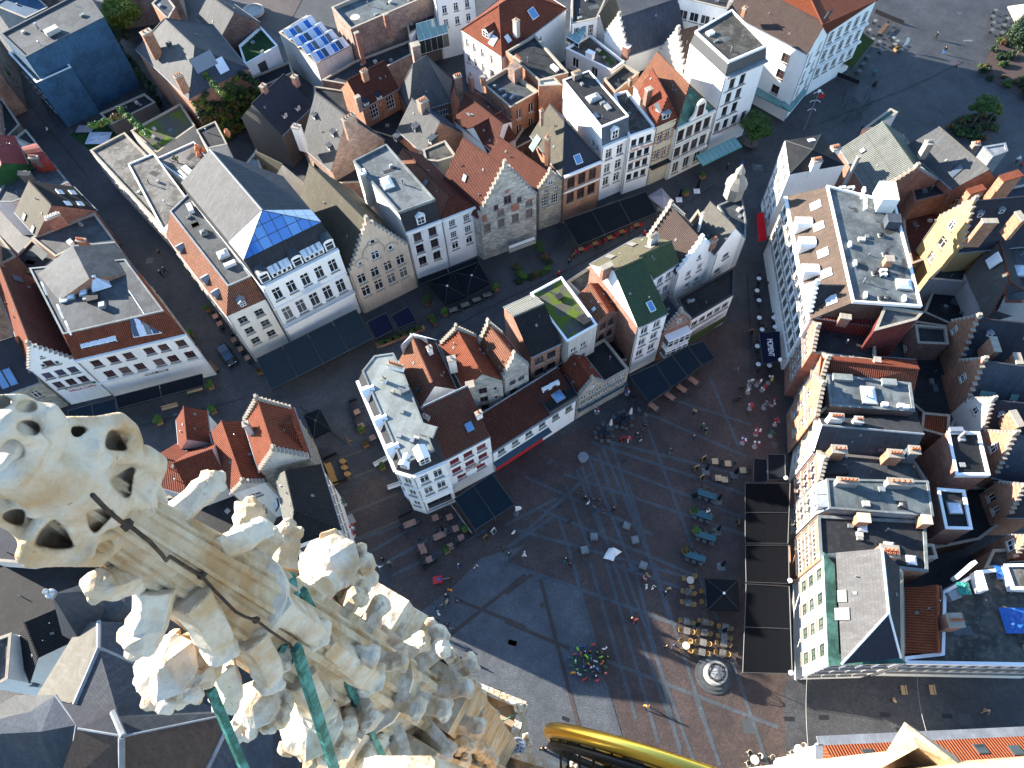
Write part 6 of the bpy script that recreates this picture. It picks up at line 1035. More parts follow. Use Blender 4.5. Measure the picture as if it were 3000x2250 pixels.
def shaft(P_z0, P_z1, w0, w1, name='shaft', mat='lime2'):
 n = 8; mb = MB(); prof = []
 for k in range(n):
  a = 2*math.pi*k/n
  for da, rr in ((-.30, .86), (-.20, .90), (-.17, 1.0), (-.03, 1.02), (.03, .90), (.13, .90), (.16, .97), (.26, .97), (.30, .86)): prof.append((a+da, rr))
 for i in range(10):
  t0, t1 = i/10, (i+1)/10
  for q in range(len(prof)):
   a0, r0 = prof[q]; a1, r1_ = prof[(q+1) % len(prof)]; a1 = a1+(2*math.pi if q == len(prof)-1 else 0)
   f = lambda a, r, t: Vector((A0.x, A0.y, P_z0+(P_z1-P_z0)*t))+(U0*math.cos(a)+S0*math.sin(a))*r*(w0+(w1-w0)*t)
   mb.face([f(a1, r1_, t0), f(a0, r0, t0), f(a0, r0, t1), f(a1, r1_, t1)])
 return part(name, mb, [mat], PIN)
zax = lambda s: sp(s).z
z1, z2, z3 = 91.2, zax('M1900,330'), 95-11.5
shaft(z1, z2, .20, .42); shaft(z2, z3, .42, .72, mat='lime2'); shaft(z3, 78.5, .76, 1.0)
for z_, r_ in ((z2, .46), (z3, .82), (78.5, 1.08)):
 mb = MB(); mb.lathe(Vector((A0.x, A0.y, z_)), [(r_*.7, .1), (r_, .06), (r_, -.06), (r_*.8, -.12)], 16, smooth=False); part('moulding', mb, ['lime'], PIN)
def crocket(root_, mid, tip, r0, r1_, o0=0., o1=.1, o2=.2, vox=.022):
 a, b, c = sp(root_, o0), sp(mid, o1), sp(tip, o2); d = (c-b).normalized(); mb_ = []
 mb_.append(('w', [a, (a+b)/2, b, (b+c)/2, c], [r0*1.5, r0*1.3, r0*1.25, r1_*1.2, r1_*.9], 5)); side = d.cross(Z).normalized(); upv = side.cross(d)
 mb_.append(('B', c, (r1_, r1_*.95, r1_)))
 for sx, sy, k in ((1, .2, .5), (-1, .2, .48), (.1, 1, .46), (.3, -.9, .42), (-.6, .8, .36), (.7, .7, .34)):
  mb_.append(('B', c+(side*sx+upv*sy)*r1_*.72+d*r1_*.25, (r1_*k, r1_*k, r1_*k)))
 mb_.append(('B', c+d*r1_*.8, (r1_*.5, r1_*.5, r1_*.5))); carve('crocket', mb_, vox*.8, 'lime', None, 1)
for a in (('I1340,1080', 'I1300,960', 'I1275,880', .07, .07, -.1, -.1, -.1), ('I1480,1150', 'I1590,1010', 'I1710,880', .08, .10, -.05, -.02, 0), ('I1640,1380', 'I1830,1270', 'I1980,1180', .09, .10, .12, .14, .16), ('I1990,1430', 'I2080,1290', 'I2130,1170', .09, .12, -.1, -.12, -.15),
          ('M1060,60', 'M880,70', 'M720,110', .10, .11, .05, .1, .12), ('M1130,110', 'M1060,300', 'M960,470', .11, .13, .15, .2, .22), ('M1320,110', 'M1400,280', 'M1470,470', .12, .13, .25, .34, .4), ('M1800,430', 'M1870,600', 'M1880,740', .12, .13, .3, .4, .45),
          ('M1720,620', 'M1560,700', 'M1400,800', .12, .14, .0, .05, .1), ('N-60,200', 'N80,290', 'N240,400', .13, .15, .3, .36, .42), ('N320,520', 'N480,620', 'N650,740', .15, .20, .32, .45, .55), ('N170,760', 'N230,900', 'N260,1040', .15, .17, .3, .42, .5),
          ('N400,340', 'N520,290', 'N660,220', .14, .15, .0, -.05, -.1), ('N80,60', 'N180,20', 'N300,-60', .13, .15, -.2, -.25, -.3), ('N420,190', 'N500,80', 'N580,-40', .14, .16, -.3, -.4, -.5), ('N760,720', 'N830,800', 'N880,850', .14, .17, .1, .15, .2), ('M1990,1180', 'M1950,1250', 'M1915,1300', .12, .13, .1, .1, .1), ('N600,930', 'N700,860', 'N790,560', .10, .11, .2, .1, .0),
          ('I2080,1500', 'I2150,1440', 'I2212,1400', .10, .13, -.2, -.3, -.3), ('N900,-20', 'N960,20', 'N1010,70', .12, .16, -.5, -.6, -.6), ('N560,700', 'N640,860', 'N620,980', .14, .17, .3, .4, .5), ('N150,500', 'N60,560', 'N-40,640', .13, .15, .2, .3, .35), ('M1500,900', 'M1380,980', 'M1300,1050', .12, .14, 0, 0, 0), ('M1700,760', 'M1720,900', 'M1700,1000', .11, .13, .1, .2, .2), ('N620,420', 'N760,420', 'N860,380', .14, .16, -.1, -.2, -.3), ('N520,1060', 'N460,1150', 'N430,1230', .15, .18, .4, .5, .6)): crocket(*a)
def axcrocket(z_, rad, a, ln, r_, up=.25):
 d = U0*math.cos(a)+S0*math.sin(a); C_ = Vector((A0.x, A0.y, z_)); b = C_+d*rad*.8; m_ = C_+d*(rad+ln*.5)-Z*ln*.1; e = C_+d*(rad+ln)+Z*ln*up; sd = Z.cross(d); pr = [('w', [b-Z*ln*.3, m_, e], [r_*1.2, r_*1.05, r_*.9], 5), ('B', e, (r_*1.05, r_*1.05, r_*.9))]
 for sx, sz in ((1, -.2), (-1, -.2), (.3, .8), (-.4, .7)): pr.append(('B', e+(sd*sx+Z*sz)*r_*.7+d*r_*.35, (r_*.5, r_*.5, r_*.48)))
 carve('crocket', pr, max(.024, r_*.16), 'lime', None, 1)
rA = lambda z_: .40+(86.6-z_)*.085
for i, (z_, n_) in enumerate(((86.1, 6), (85.0, 7), (83.7, 7), (82.3, 8), (80.9, 8), (79.6, 8))):
 for k in range(n_): axcrocket(z_, rA(z_), 2*math.pi*(k+.5*(i % 2))/n_+math.pi/2*.9, .30+.045*i, .12+.014*i)
for k in range(8):
 a = 2*math.pi*k/8; d = U0*math.cos(a)+S0*math.sin(a); sd = Z.cross(d); C_ = Vector((A0.x, A0.y, 0))+d*1.1; mb = MB(); L_, R_, T_ = C_-sd*.5+Z*76.4, C_+sd*.5+Z*76.4, C_+Z*78.9+d*.12; o_ = d*.16
 mb.face([L_+o_, R_+o_, T_+o_]); mb.face([L_, T_, T_+o_, L_+o_][::-1]); mb.face([R_, R_+o_, T_+o_, T_][::-1]); mb.face([L_, L_+o_, R_+o_, R_][::-1]); part('gablet', mb, ['lime'], PIN)
 carve('gablet_finial', [('B', T_+o_*.5+Z*.15, (.16, .16, .22)), ('B', T_+o_*.5+Z*.05+sd*.16, (.1, .1, .09)), ('B', T_+o_*.5+Z*.05-sd*.16, (.1, .1, .09)), ('B', T_+o_*1.6+Z*.05, (.1, .1, .09))], .03, 'lime', None, 1)
 for j in range(4):
  for P_ in (L_, R_): q = P_+(T_-P_)*(j+.6)/4.6+o_; carve('crocket', [('B', q+d*.04, (.12, .12, .1)), ('B', q+d*.1+Z*.08, (.07, .07, .07))], .03, 'lime', None, 1)
def leafcap(c, off, r, seed=1, drop=1.5, lean=0.):
 rnd = random.Random(seed); C_ = sp(c, off); pr = []
 pr.append(('w', [C_+Z*r*.55, C_+Z*r*.2, C_-Z*r*.25], [r*.12, r*.95, r*.72], 8)); pr.append(('w', [C_-Z*r*.2, C_-Z*r*drop*.6, C_-Z*r*drop*1.6], [r*.6, r*.72, r*.45], 8))
 for lv in range(3):
  for k in range(7):
   a = 2*math.pi*(k+.5*lv)/7+rnd.uniform(-.2, .2); rr = r*(.95-.12*lv); q = C_+Vector((math.cos(a)*rr, math.sin(a)*rr, -r*(.45+.55*lv*drop/1.5))); s = r*rnd.uniform(.2, .34)
   pr.append(('B', q, (s, s, s*1.1))); pr.append(('w', [q, q-Vector((math.cos(a), math.sin(a), 0))*r*.3-Z*r*.45], [s*.7, s*.4], 6))
 carve('leaf_capital', pr, max(.02, r*.055), 'lime', None, 2)
leafcap('N820,130', -.35, .42, 2, 1.9); leafcap('M1290,790', .1, .28, 3, 1.3); leafcap('M1900,1010', .3, .26, 4, 1.2); leafcap('N300,1190', .35, .42, 5, 1.7)
leafcap('N470,1480', .3, .34, 8, 1.3)
def vbox(c, half_u, half_s, z0, z1, mat='lime2', name='buttress', taper=1.):
 mb = MB(); b = [c+U0*sx*half_u+S0*sy*half_s for sx, sy in ((-1, -1), (1, -1), (1, 1), (-1, 1))]; cc = c
 lo = [Vector((p.x, p.y, z0)) for p in b]; hi = [Vector((cc.x+(p.x-cc.x)*taper, cc.y+(p.y-cc.y)*taper, z1)) for p in b]
 if area2(lo) < 0: lo, hi = lo[::-1], hi[::-1]
 mb.face(hi)
 for i in range(4): mb.face([lo[i], lo[(i+1) % 4], hi[(i+1) % 4], hi[i]])
 return part(name, mb, [mat], PIN)
m_brick('ashlar', (.56, .47, .35), (.16, .13, .10), 1.3, .55, .25)
mb = MB(); mb.lathe(Vector((A0.x, A0.y, 0)), [(1.2, 56), (1.2, 70), (1.05, 70.4), (1.05, 77), (1.15, 77.2), (1.15, 77.8), (.95, 78.4), (.8, 79)], 8, smooth=False); part('drum', mb, ['ashlar'], PIN)
c_ = sp('N1225,470', -.5); vbox(Vector((c_.x, c_.y, 0)), .34, .34, 66, c_.z-.2, 'lime', 'corner_shaft'); vbox(Vector((c_.x, c_.y, 0)), .44, .44, c_.z-1.6, c_.z-1.0, 'lime', 'corner_shaft', .8)
g0 = [('N1060,520', -.3), ('N1050,700', -.2), ('N960,900', .1), ('N890,1080', .3), ('N840,1230', .45), ('N700,1290', .6)]
carve('ogee_rib', [('t', [(s, o_, .11) for s, o_ in g0]), ('b', 'N1110,620', -.2, (.2, .2, .25)), ('b', 'N760,1290', .55, (.2, .18, .22)), ('b', 'N1000,640', -.1, (.14, .14, .2)), ('b', 'N870,1180', .4, (.16, .16, .2))], .03, 'lime', None, 2)
mb = MB(); K = 10
Q = [[sp('N%.0f,%.0f' % (930+130*t-170*f, 1230-330*t+250*f), .3-.5*t-.4*math.sin(math.pi*f)) for f in [k/K for k in range(K+1)]] for t in [j/6 for j in range(7)]]
for j in range(6):
 for k in range(K): mb.face([Q[j][k], Q[j][k+1], Q[j+1][k+1], Q[j+1][k]], smooth=True)
part('niche', mb, ['ashlar'], PIN)
mb = MB(); L_ = [sp(s, o_) for s, o_ in (('N1060,760', -.4), ('N1240,750', -.6), ('N1560,1250', -.9), ('N1430,1330', -.5), ('N1130,830', -.2))]; mb.face(L_)
D_ = [p-Z*6 for p in L_]
for i in range(len(L_)): mb.face([D_[i], D_[(i+1) % 5], L_[(i+1) % 5], L_[i]])
part('gable_slab', mb, ['ashlar'], PIN)
rnd = random.Random(5)
def budrow(a, b, oa, ob, n, r, seed):
 rnd = random.Random(seed); A, B_ = sp(a, oa), sp(b, ob)
 for k in range(n):
  c = A+(B_-A)*(k+.5)/n+S0*rnd.uniform(-.08, .08); s = r*(1+.5*k/n)*rnd.uniform(.85, 1.15); pr = [('B', c, (s, s, s*.9))]
  for j in range(4): a_ = rnd.uniform(0, 6.28); pr.append(('B', c+Vector((math.cos(a_)*s*.7, math.sin(a_)*s*.7, rnd.uniform(-.3, .6)*s)), (s*.5, s*.5, s*.5)))
  carve('crocket', pr, s*.16, 'lime', None, 1)
budrow('N1330,680', 'N1700,1380', -.9, -1.2, 11, .22, 1); budrow('N1400,720', 'N1740,1420', -1.3, -1.5, 11, .2, 2); budrow('N1270,760', 'N1500,1120', -.5, -.6, 6, .2, 3)
def spirelet(c, off, r, zt, zb, seed):
 C_ = sp(c, off); rnd = random.Random(seed); pr = [('w', [Vector((C_.x, C_.y, zt)), Vector((C_.x, C_.y, (zt+zb)/2)), Vector((C_.x, C_.y, zb))], [r*.15, r*.6, r], 8)]
 n = 7
 for i in range(n):
  z_ = zt+(zb-zt)*(i+.4)/n; rr = r*(.2+.8*(i+.4)/n)
  for k in range(4):
   a = math.pi/4+k*math.pi/2; q = Vector((C_.x+math.cos(a)*rr*1.15, C_.y+math.sin(a)*rr*1.15, z_)); s = r*.3; pr.append(('B', q, (s, s, s*.8))); pr.append(('B', q+Z*s*.6, (s*.6, s*.6, s*.6)))
 carve('spirelet', pr, max(.035, r*.05), 'lime', None, 2)
spirelet('N1330,1080', .6, .8, sp('N1330,1040', .6).z, sp('N1330,1040', .6).z-9, 3)
spirelet('N1560,1230', -.9, .75, sp('N1500,1180', -.9).z, sp('N1500,1180', -.9).z-14, 4)
leafcap('N1340,1180', .6, .8, 7, 1.2); leafcap('N1520,1480', .3, .9, 9, 1.0)
vbox(Vector((-2.2, .3, 0)), .8, .9, 56, 66, 'ashlar', 'masonry')
vbox(Vector((A0.x-.1, A0.y-.9, 0)), .55, .5, 60, 84.2, 'lime', 'buttress', .6); vbox(Vector((A0.x+.5, A0.y-1.1, 0)), .5, .6, 60, 81.6, 'lime2', 'buttress', .7); vbox(Vector((A0.x+.9, A0.y+.1, 0)), .6, .7, 60, 80.5, 'lime2', 'buttress', .7); vbox(Vector((A0.x-.9, A0.y+.5, 0)), .4, .4, 60, 83.0, 'lime', 'buttress', .6)
OUT = flush()
mb = MB(); cab = [('I-40,470', .66), ('I150,640', .64), ('I290,745', .62), ('I380,790', .6), ('I560,930', .62), ('I700,1060', .6), ('I860,1190', .5), ('I1100,1290', .3), ('I1360,1450', .32), ('I1450,1560', .36), ('M1500,130', .5), ('M1590,180', .5), ('M1690,215', .5), ('M1800,300', .52), ('M2010,440', .5), ('M2030,560', .55)]
mb.tube([sp(s, o_) for s, o_ in cab], .012, 6)
for i in (3, 8, 12): mb.blob(sp(*cab[i]), .035, 0, i, .2, 1)
part('cable', mb, ['iron'], PIN, True, True)
def bar(a, b, oa, ob, w, d, mat='patina'):
 A, B_ = sp(a, oa), sp(b, ob); dd = (B_-A).normalized(); s = dd.cross(U0).normalized(); t_ = dd.cross(s); mb = MB(); mb.box(A, s*w/2, t_*d/2, B_-A); return part('copper_bar', mb, [mat], PIN)
bar('N235,120', 'N850,1700', .25, 1.1, .085, .05); bar('M2020,440', 'N220,1700', .55, 1.15, .10, .06); bar('M1485,870', 'M1600,1700', .3, .9, .07, .05); bar('M2010,600', 'M2100,560', .5, .3, .08, .06); bar('N-20,520', 'N100,460', .4, .1, .08, .06); bar('N120,200', 'N290,110', .3, 0., .12, .1); bar('N1715,1400', 'N1840,1700', .4, .9, .16, .1); bar('M1700,620', 'M1780,610', .2, .2, .06, .06)
GAL = root('tower_gallery', at('N2000,1350', 56), 'stone gallery corner with parapet, finial posts and a floodlight below the pinnacle', 'gallery')
def gpart(name, mb, mats): return part(name, mb, mats, GAL)
G = [at('N1560,895', 58), at('N2195,1150', 58), at('N2075,1530', 58), at('O500,1672', 58), at('O900,1900', 58)]
for i in range(4):
 a, b = G[i], G[i+1]; u = hv(b-a); n_ = Z.cross(u); mb = MB(); L = (b-a).length; c = (a+b)/2
 mb.box(Vector((c.x, c.y, 56.6))+n_*-.0, u*(L/2+.02), n_*.13, Z*1.3); gpart('parapet', mb, ['ashlar']); mb = MB(); mb.box(Vector((c.x, c.y, 57.9)), u*(L/2+.08), n_*.19, Z*.12); gpart('coping_stone', mb, ['lime'])
 mb = MB(); mb.box(Vector((c.x, c.y, 56.4))-n_*.02, u*L/2, n_*.2, Z*.2); gpart('plinth', mb, ['lime2'])
mb = MB(); P_ = [Vector((p.x, p.y, 56.5)) for p in (G[0]+Vector((-2.5, -3, 0)), G[0], G[1], G[2], G[3], G[4]+Vector((0, -1, 0)), Vector((-4, -2.5, 0)))]; P_ = P_ if area2(P_) > 0 else P_[::-1]; mb.face(P_); lo = [p-Z*58 for p in P_]
for i in range(len(P_)): mb.face([lo[i], lo[(i+1) % len(P_)], P_[(i+1) % len(P_)], P_[i]])
gpart('floor', mb, ['ashlar'])
for s, z_ in (('N2165,1165', 58.6), ('N1850,1060', 59.2), ('N1680,960', 59.8), ('O170,1430', 58.4), ('O560,1610', 58.4), ('N2010,1480', 60.)):
 p = at(s, z_); mb = MB(); mb.box(Vector((p.x, p.y, 56.5)), Vector((.2, 0, 0)), Vector((0, .2, 0)), Z*(z_-56.6)); o = gpart('post', mb, ['lime']); pr = [('B', p+Vector((random.uniform(-.17, .17), random.uniform(-.17, .17), random.uniform(-.2, .35))), (.15, .15, .16)) for _ in range(9)]; 
 mb = MB()
 for q in pr: mb.blob(q[1], Vector(q[2]), 0, int(q[1].x*1000) % 50, .3, 1)
 sub('post_finial', mb, ['lime'], o)
for a, b in (('N1690,1150', 'N1850,1090'), ('N1930,1330', 'N2150,1215'), ('N1840,1560', 'N2000,1490')):
 mb = MB(); mb.tube([at(a, 58.2), at(b, 58.6)], .03, 6); gpart('copper_rod', mb, ['patina'])
for s, hh in (('N1760,1200', 3.0), ('N1860,1420', 2.2), ('N1960,1330', 1.4)):
 p = at(s, 57); u = hv(G[1]-G[0]); mb = MB(); mb.box(Vector((p.x, p.y, 56.5)), u*.42, Z.cross(u)*.2, Z*hh); gpart('buttress', mb, ['lime2'])
p = at('N2150,1480', 58.9); mb = MB(); mb.lathe(p, [(.1, -.5), (.1, -.1), (.34, -.1), (.36, .08), (.3, .1), (.3, .04), (0, .04)], 24); fl = solo('floodlight', mb, ['steel'], 'round steel floodlight with glass lamps fixed on the gallery parapet', 'floodlight')
fl2 = MB()
for k in range(12): a = k*2.4; r_ = .075*math.sqrt(k); fl2.lathe(p+Vector((r_*math.cos(a), r_*math.sin(a), .045)), [(.045, 0), (.03, .03), (0, .035)], 8)
sub('lamp', fl2, ['glass_b'], fl)
cc = Vector((3.15, .385, 76.17)); e_ = Vector((math.cos(-.295), math.sin(-.295), 0)); nn_ = Z.cross(e_)
CLK = root('clock_dial', Vector((cc.x, cc.y, 72.9)), 'gilded ring of the tower clock with black dial plate at the bottom edge', 'clock')
def ringmesh(R_, r, off=0., n=64, th0=0, th1=2*math.pi, m=10):
 mb = MB(); mb.tube([cc+e_*R_*math.cos(th0+(th1-th0)*k/n)+Z*R_*math.sin(th0+(th1-th0)*k/n)+nn_*off for k in range(n+1)], r, m); return mb
for nm, a_, m_ in (('gold_ring', (3.0, .17, 0, 96, 0, 2*math.pi, 16), 'gold'), ('inner_ring', (2.72, .06, -.02), 'black'), ('inner_ring', (1.9, .09, -.05), 'gold'), ('back_ring', (2.9, .09, -.28), 'black')): part(nm, ringmesh(*a_), [m_], CLK, True, True)
for k in range(12):
 a = 2*math.pi*k/12; d = e_*math.cos(a)+Z*math.sin(a); s = e_*-math.sin(a)+Z*math.cos(a)
 for j in range((1, 2, 3, 2, 1, 2, 3, 3, 2, 1, 2, 2)[k]): mb = MB(); mb.box(cc+d*2.02+s*(j-.8)*.2-nn_*.1, s*.06, nn_*.02, d*.62); part('numeral', mb, ['gold'], CLK)
 mb = MB(); mb.tube([cc+d*2.0-nn_*.12, cc+d*2.95-nn_*.2], .04, 6); part('strut', mb, ['black'], CLK)
for k in range(5):
 a = 2.2+.16*k; d = e_*math.cos(a)+Z*math.sin(a); mb = MB(); mb.tube([cc+d*2.9-nn_*.1, cc+d*2.6-nn_*.9-Z*.3], .03, 5); part('strut', mb, ['iron'], CLK)
TW = root('church_tower', Vector((cc.x, cc.y, 0))-nn_*6, 'ashlar tower wall behind the gilded clock ring', 'tower'); mb = MB(); mb.box(Vector((cc.x, cc.y, 0))-nn_*6.4+e_*3.6, e_*6.4, nn_*5.5, Z*82); part('wall', mb, ['ashlar'], TW)
def near(name, label, poly, dist, depth, mat='lime', cat='stone'):
 mb = MB(); P_ = [CAM+ray(s).normalized()*(dist+dd) for s, dd in poly]; n = len(P_); Q_ = [p-Z*depth for p in P_]
 nrm = sum(((P_[i]-P_[0]).cross(P_[i+1]-P_[0]) for i in range(1, n-1)), Vector())
 if nrm.z < 0: P_, Q_ = P_[::-1], Q_[::-1]
 mb.face(P_)
 for i in range(n): mb.face([Q_[i], Q_[(i+1) % n], P_[(i+1) % n], P_[i]])
 return solo(name, mb, [mat], label, cat)
near('coping_block', 'pale out of focus stone block at the bottom edge below the pinnacle', (('1068,2222', 0), ('1100,2214', .02), ('1262,2214', .02), ('1274,2230', 0), ('1262,2330', -.1), ('1050,2330', -.1)), 1.9, 9.)
AP = CAM+ray('2650,2115').normalized()*2.6; LB, RB = CAM+ray('2560,2262').normalized()*2.35, CAM+ray('2830,2256').normalized()*2.4; BK = CAM+ray('2800,2215').normalized()*2.95; mid = CAM+ray('2690,2190').normalized()*2.45
mb = MB(); mb.face([AP, LB, mid]); mb.face([AP, mid, RB]); mb.face([AP, RB, BK]); D9 = Z*9; mb.face([LB, LB-D9, mid-D9, mid]); mb.face([mid, mid-D9, RB-D9, RB]); mb.face([RB, RB-D9, BK-D9, BK]); mb.face([AP, BK, BK-D9, LB-D9, LB])
solo('gable_tip', mb, ['lime'], 'blurred pale stone gable tip at the bottom right', 'stone')
near('coping_block', 'long blurred stone ledge at the bottom right corner', (('2720,2252', 0), ('3050,2212', 0), ('3060,2330', -.1), ('2700,2330', -.1)), 2.3, 9.)
# awnings, parasols
def awning(label, q, zb=3.5, zf=2.7, m='awn_k', n=1, val=.3, poles=True, name='awning', trim='darkgrey'):
 P = q.split(); a, b, c, d = at(P[0], zb), at(P[1], zb), at(P[2], zf), at(P[3], zf); rt = root(name, Vector((((a+c)/2).x, ((a+c)/2).y, 0)), label, name)
 for k in range(n):
  t0, t1 = k/n, (k+1)/n; g = .06/max(1, (b-a).length) if n > 1 else 0; A_, B_, C_, D_ = a+(b-a)*(t0+g), a+(b-a)*(t1-g), d+(c-d)*(t1-g), d+(c-d)*(t0+g); mb = MB(); K = 4; w = hv(b-a)
  for i in range(K):
   s0, s1 = i/K, (i+1)/K; sg = lambda s: Z*-.12*math.sin(math.pi*s)
   L0, L1, R0, R1 = A_+(D_-A_)*s0+sg(s0), A_+(D_-A_)*s1+sg(s1), B_+(C_-B_)*s0+sg(s0), B_+(C_-B_)*s1+sg(s1); mb.face([L1, R1, R0, L0], smooth=True); mb.face([L0-Z*.03, R0-Z*.03, R1-Z*.03, L1-Z*.03])
  mb.face([D_-Z*val, C_-Z*val, C_, D_]); mb.face([C_-Z*val, D_-Z*val, D_, C_]); part('canopy', mb, [m], rt)
 fr = MB()
 for k in range(n+1):
  A_, D_ = a+(b-a)*k/n, d+(c-d)*k/n; fr.tube([A_+Z*.03, D_+Z*.03], .035, 4, 0, True, False)
  if poles: fr.tube([D_, Vector((D_.x, D_.y, 0))], .04, 5)
 fr.tube([d, c], .05, 5); fr.tube([a, b], .06, 5); part('frame', fr, [trim], rt); return rt
awning('long four bay slate blue awning before the tall white townhouse', 'F30,1385 F840,985 F978,1218 F150,1640', 3.9, 3.0, 'awn_s', 4)
awning('left navy awning below the curled stepped gable', 'F925,1090 F1082,1012 F1146,1146 F1000,1226', 3.3, 2.7, 'awn_n')
awning('right navy awning below the curled stepped gable', 'F1120,1040 F1262,960 F1326,1080 F1182,1140', 3.3, 2.7, 'awn_n')
awning('very long black awning along the brick and white shop fronts', 'G470,262 G1142,30 G1232,200 G592,470', 3.9, 2.9, 'awn_k', 3)
for i, q in enumerate(('G1005,1525 G1215,1430 G1340,1625 G1165,1742', 'G1222,1428 G1342,1358 G1478,1530 G1350,1614', 'G1350,1350 G1475,1285 G1590,1440 G1482,1528', 'G1478,1285 G1600,1240 G1700,1385 G1596,1436')): awning(('widest black awning beside the blue shop cornice', 'second black awning from the blue shop cornice', 'third black awning from the blue shop cornice', 'last black awning of four by the green awning')[i], q, 3.4, 2.6, 'awn_t')
awning('black two part terrace awning before the red windowed restaurant', 'J1632,1000 J1940,792 J2122,1045 J1802,1252', 3.4, 2.7, 'awn_t', 2)
awning('upper black terrace roof along the right hand fronts', 'L318,872 L300,1362 K1945,1356 K1943,872', 3.6, 2.9, 'awn_b', 2); awning('middle black terrace roof along the right hand fronts', 'L305,1375 Q310,165 O1952,152 K1945,1376', 3.6, 2.9, 'awn_b', 1); awning('lowest black terrace roof with shadow shapes by the round well', 'Q310,188 Q335,895 O1925,885 O1952,168', 3.6, 2.9, 'awn_b', 2)
awning('small black awning with coloured goods beside the long terrace roofs', 'L275,640 L280,842 L140,845 L135,640', 3.4, 2.8, 'awn_k'); awning('dark low awning left of the small black awning', 'L130,680 L135,860 K2010,865 K2015,672', 2.8, 2.4, 'awn_k')
awning('faded green black awning on the open square', 'D660,450 D890,252 D1000,332 D825,555', 3.3, 2.6, 'awn_g'); awning('mossy green strip awning over the low white wing', 'G1440,1240 G1785,1040 G1795,1065 G1460,1290', 3.6, 3.3, 'awn_g', 1, .2, False)
awning('long black awning under the wine restaurant sign', 'I930,170 I1640,-15 I1655,80 I955,268', 3.9, 3.1, 'awn_k', 2); awning('slate blue awning of the pizzeria', 'I552,285 I930,185 I952,365 I570,420', 3.6, 2.8, 'awn_t', 2)
awning('cream shop blind with scalloped edge below the broad stepped gable', 'G25,470 G240,392 G248,420 G32,500', 3.2, 2.8, 'awn_w', 1, .9, False); awning('dark awning strip over the red chairs terrace', 'F1335,740 F1820,560 F1835,600 F1345,790', 3.3, 3., 'awn_k', 2)
awning('red rounded awning on the long white front', 'H105,195 H132,420 H62,440 H48,205', 4.2, 3.2, 'awn_r', 1, .5, False); awning('black banner awning with white MOMENT lettering', 'H232,1165 H248,1405 H95,1428 H66,1172', 3.3, 2.8, 'awn_n')
awning('dark blue glass awning below the corner house', 'D-40,640 D120,720 D100,790 D-60,700', 3.4, 3., 'awn_t', 1, .1, False)
def parasol(label, q, ze=2.5, za=3.3, m='awn_k', knob='white_p'):
 P = [at(s, ze) for s in q.split()]; P = P if area2(P) > 0 else P[::-1]; c = sum(P, Vector())/4; rt = root('parasol', Vector((c.x, c.y, 0)), label, 'parasol'); ap = Vector((c.x, c.y, za)); mb = MB()
 for i in range(4):
  a, b = P[i], P[(i+1) % 4]; mb.face([a, b, ap]); mb.face([b-Z*.02, a-Z*.02, ap-Z*.02]); mb.face([a-Z*.25, b-Z*.25, b, a]); mb.face([b-Z*.25, a-Z*.25, a, b])
 part('canopy', mb, [m], rt); mb = MB(); mb.tube([Vector((c.x, c.y, 0)), ap+Z*.1], .04, 6); part('pole', mb, ['steel'], rt); mb = MB(); mb.lathe(ap, [(.16, 0), (.16, .08), (0, .14)], 10); part('cap', mb, [knob], rt); mb = MB(); mb.abox(c.x-.4, c.x+.4, c.y-.4, c.y+.4, 0, .12); part('base', mb, ['grey'], rt)
 rb = MB()
 for p in P: rb.tube([p+Z*.01, ap+Z*.01], .02, 4)
 part('rib', rb, ['darkgrey'], rt)
parasol('square black parasol with white knob beside the long terrace roofs', 'O1622,122 O1885,140 O1900,385 O1640,378'); parasol('black square parasol in the side street behind the white corner house', 'J410,320 J545,270 J635,440 J495,510', knob='darkgrey')
parasol('left dark green parasol of the joined pair', 'F1420,770 F1620,690 F1725,880 F1560,945'); parasol('right dark green parasol of the joined pair', 'F1628,688 F1832,612 F1922,772 F1732,872'); parasol('mauve grey square parasol at the end of the long black awning', 'G1150,70 G1268,0 G1372,120 G1280,172', m='mauve', knob='mauve')
parasol('beige parasol at the top right corner', 'D2080,50 D2300,20 D2350,150 D2150,190', m='beige')
def folded(label, base, top, m='awn_k', bm='bit_l'):
 P, T = at(base), at(base); rt = root('closed_parasol', P, label, 'parasol'); mb = MB(); mb.lathe(P, [(.03, .1), (.03, 2.7), (.03, 2.7)], 6); part('pole', mb, ['steel'], rt); mb = MB()
 mb.lathe(P, [(.05, 2.75), (.12, 2.4), (.2, 1.6), (.26, 1.0), (.14, .95)], 7, smooth=False); part('canopy', mb, [m], rt); mb = MB()
 for sx, sy in ((-1, -1), (1, -1), (1, 1), (-1, 1)): mb.abox(P.x+sx*.27-.25, P.x+sx*.27+.25, P.y+sy*.27-.25, P.y+sy*.27+.25, 0, .09)
 part('base', mb, [bm], rt)
for i, (p, l) in enumerate((('K1720,1020', 'closed black parasol on grey slabs beside the first teal table'), ('K1715,1265', 'closed black parasol on grey slabs between the teal tables'), ('K1748,1550', 'closed black parasol on grey slabs below the last teal table'), ('K1622,780', 'closed black parasol on a round base beside the menu boards'), ('K1855,810', 'closed black parasol on a round base near the orange table'), ('O1545,515', 'closed black parasol among the rattan chairs'), ('O1760,560', 'closed black parasol with white cap among the rattan chairs'))): folded(l, p, p)
folded('closed white parasol above the barrel tables, left one', 'K850,420', '', 'awn_w'); folded('closed white parasol above the barrel tables, right one', 'K1010,330', '', 'awn_w'); folded('closed black parasol in the white corner house terrace', 'J1545,1270', '', 'awn_k')
for p, l in (('C1552,1550', 'closed black parasol on a white round base, upper of the street pair'), ('C1408,1620', 'closed black parasol on a white round base, lower of the street pair')): folded(l, p, '', 'awn_k', 'white_p')
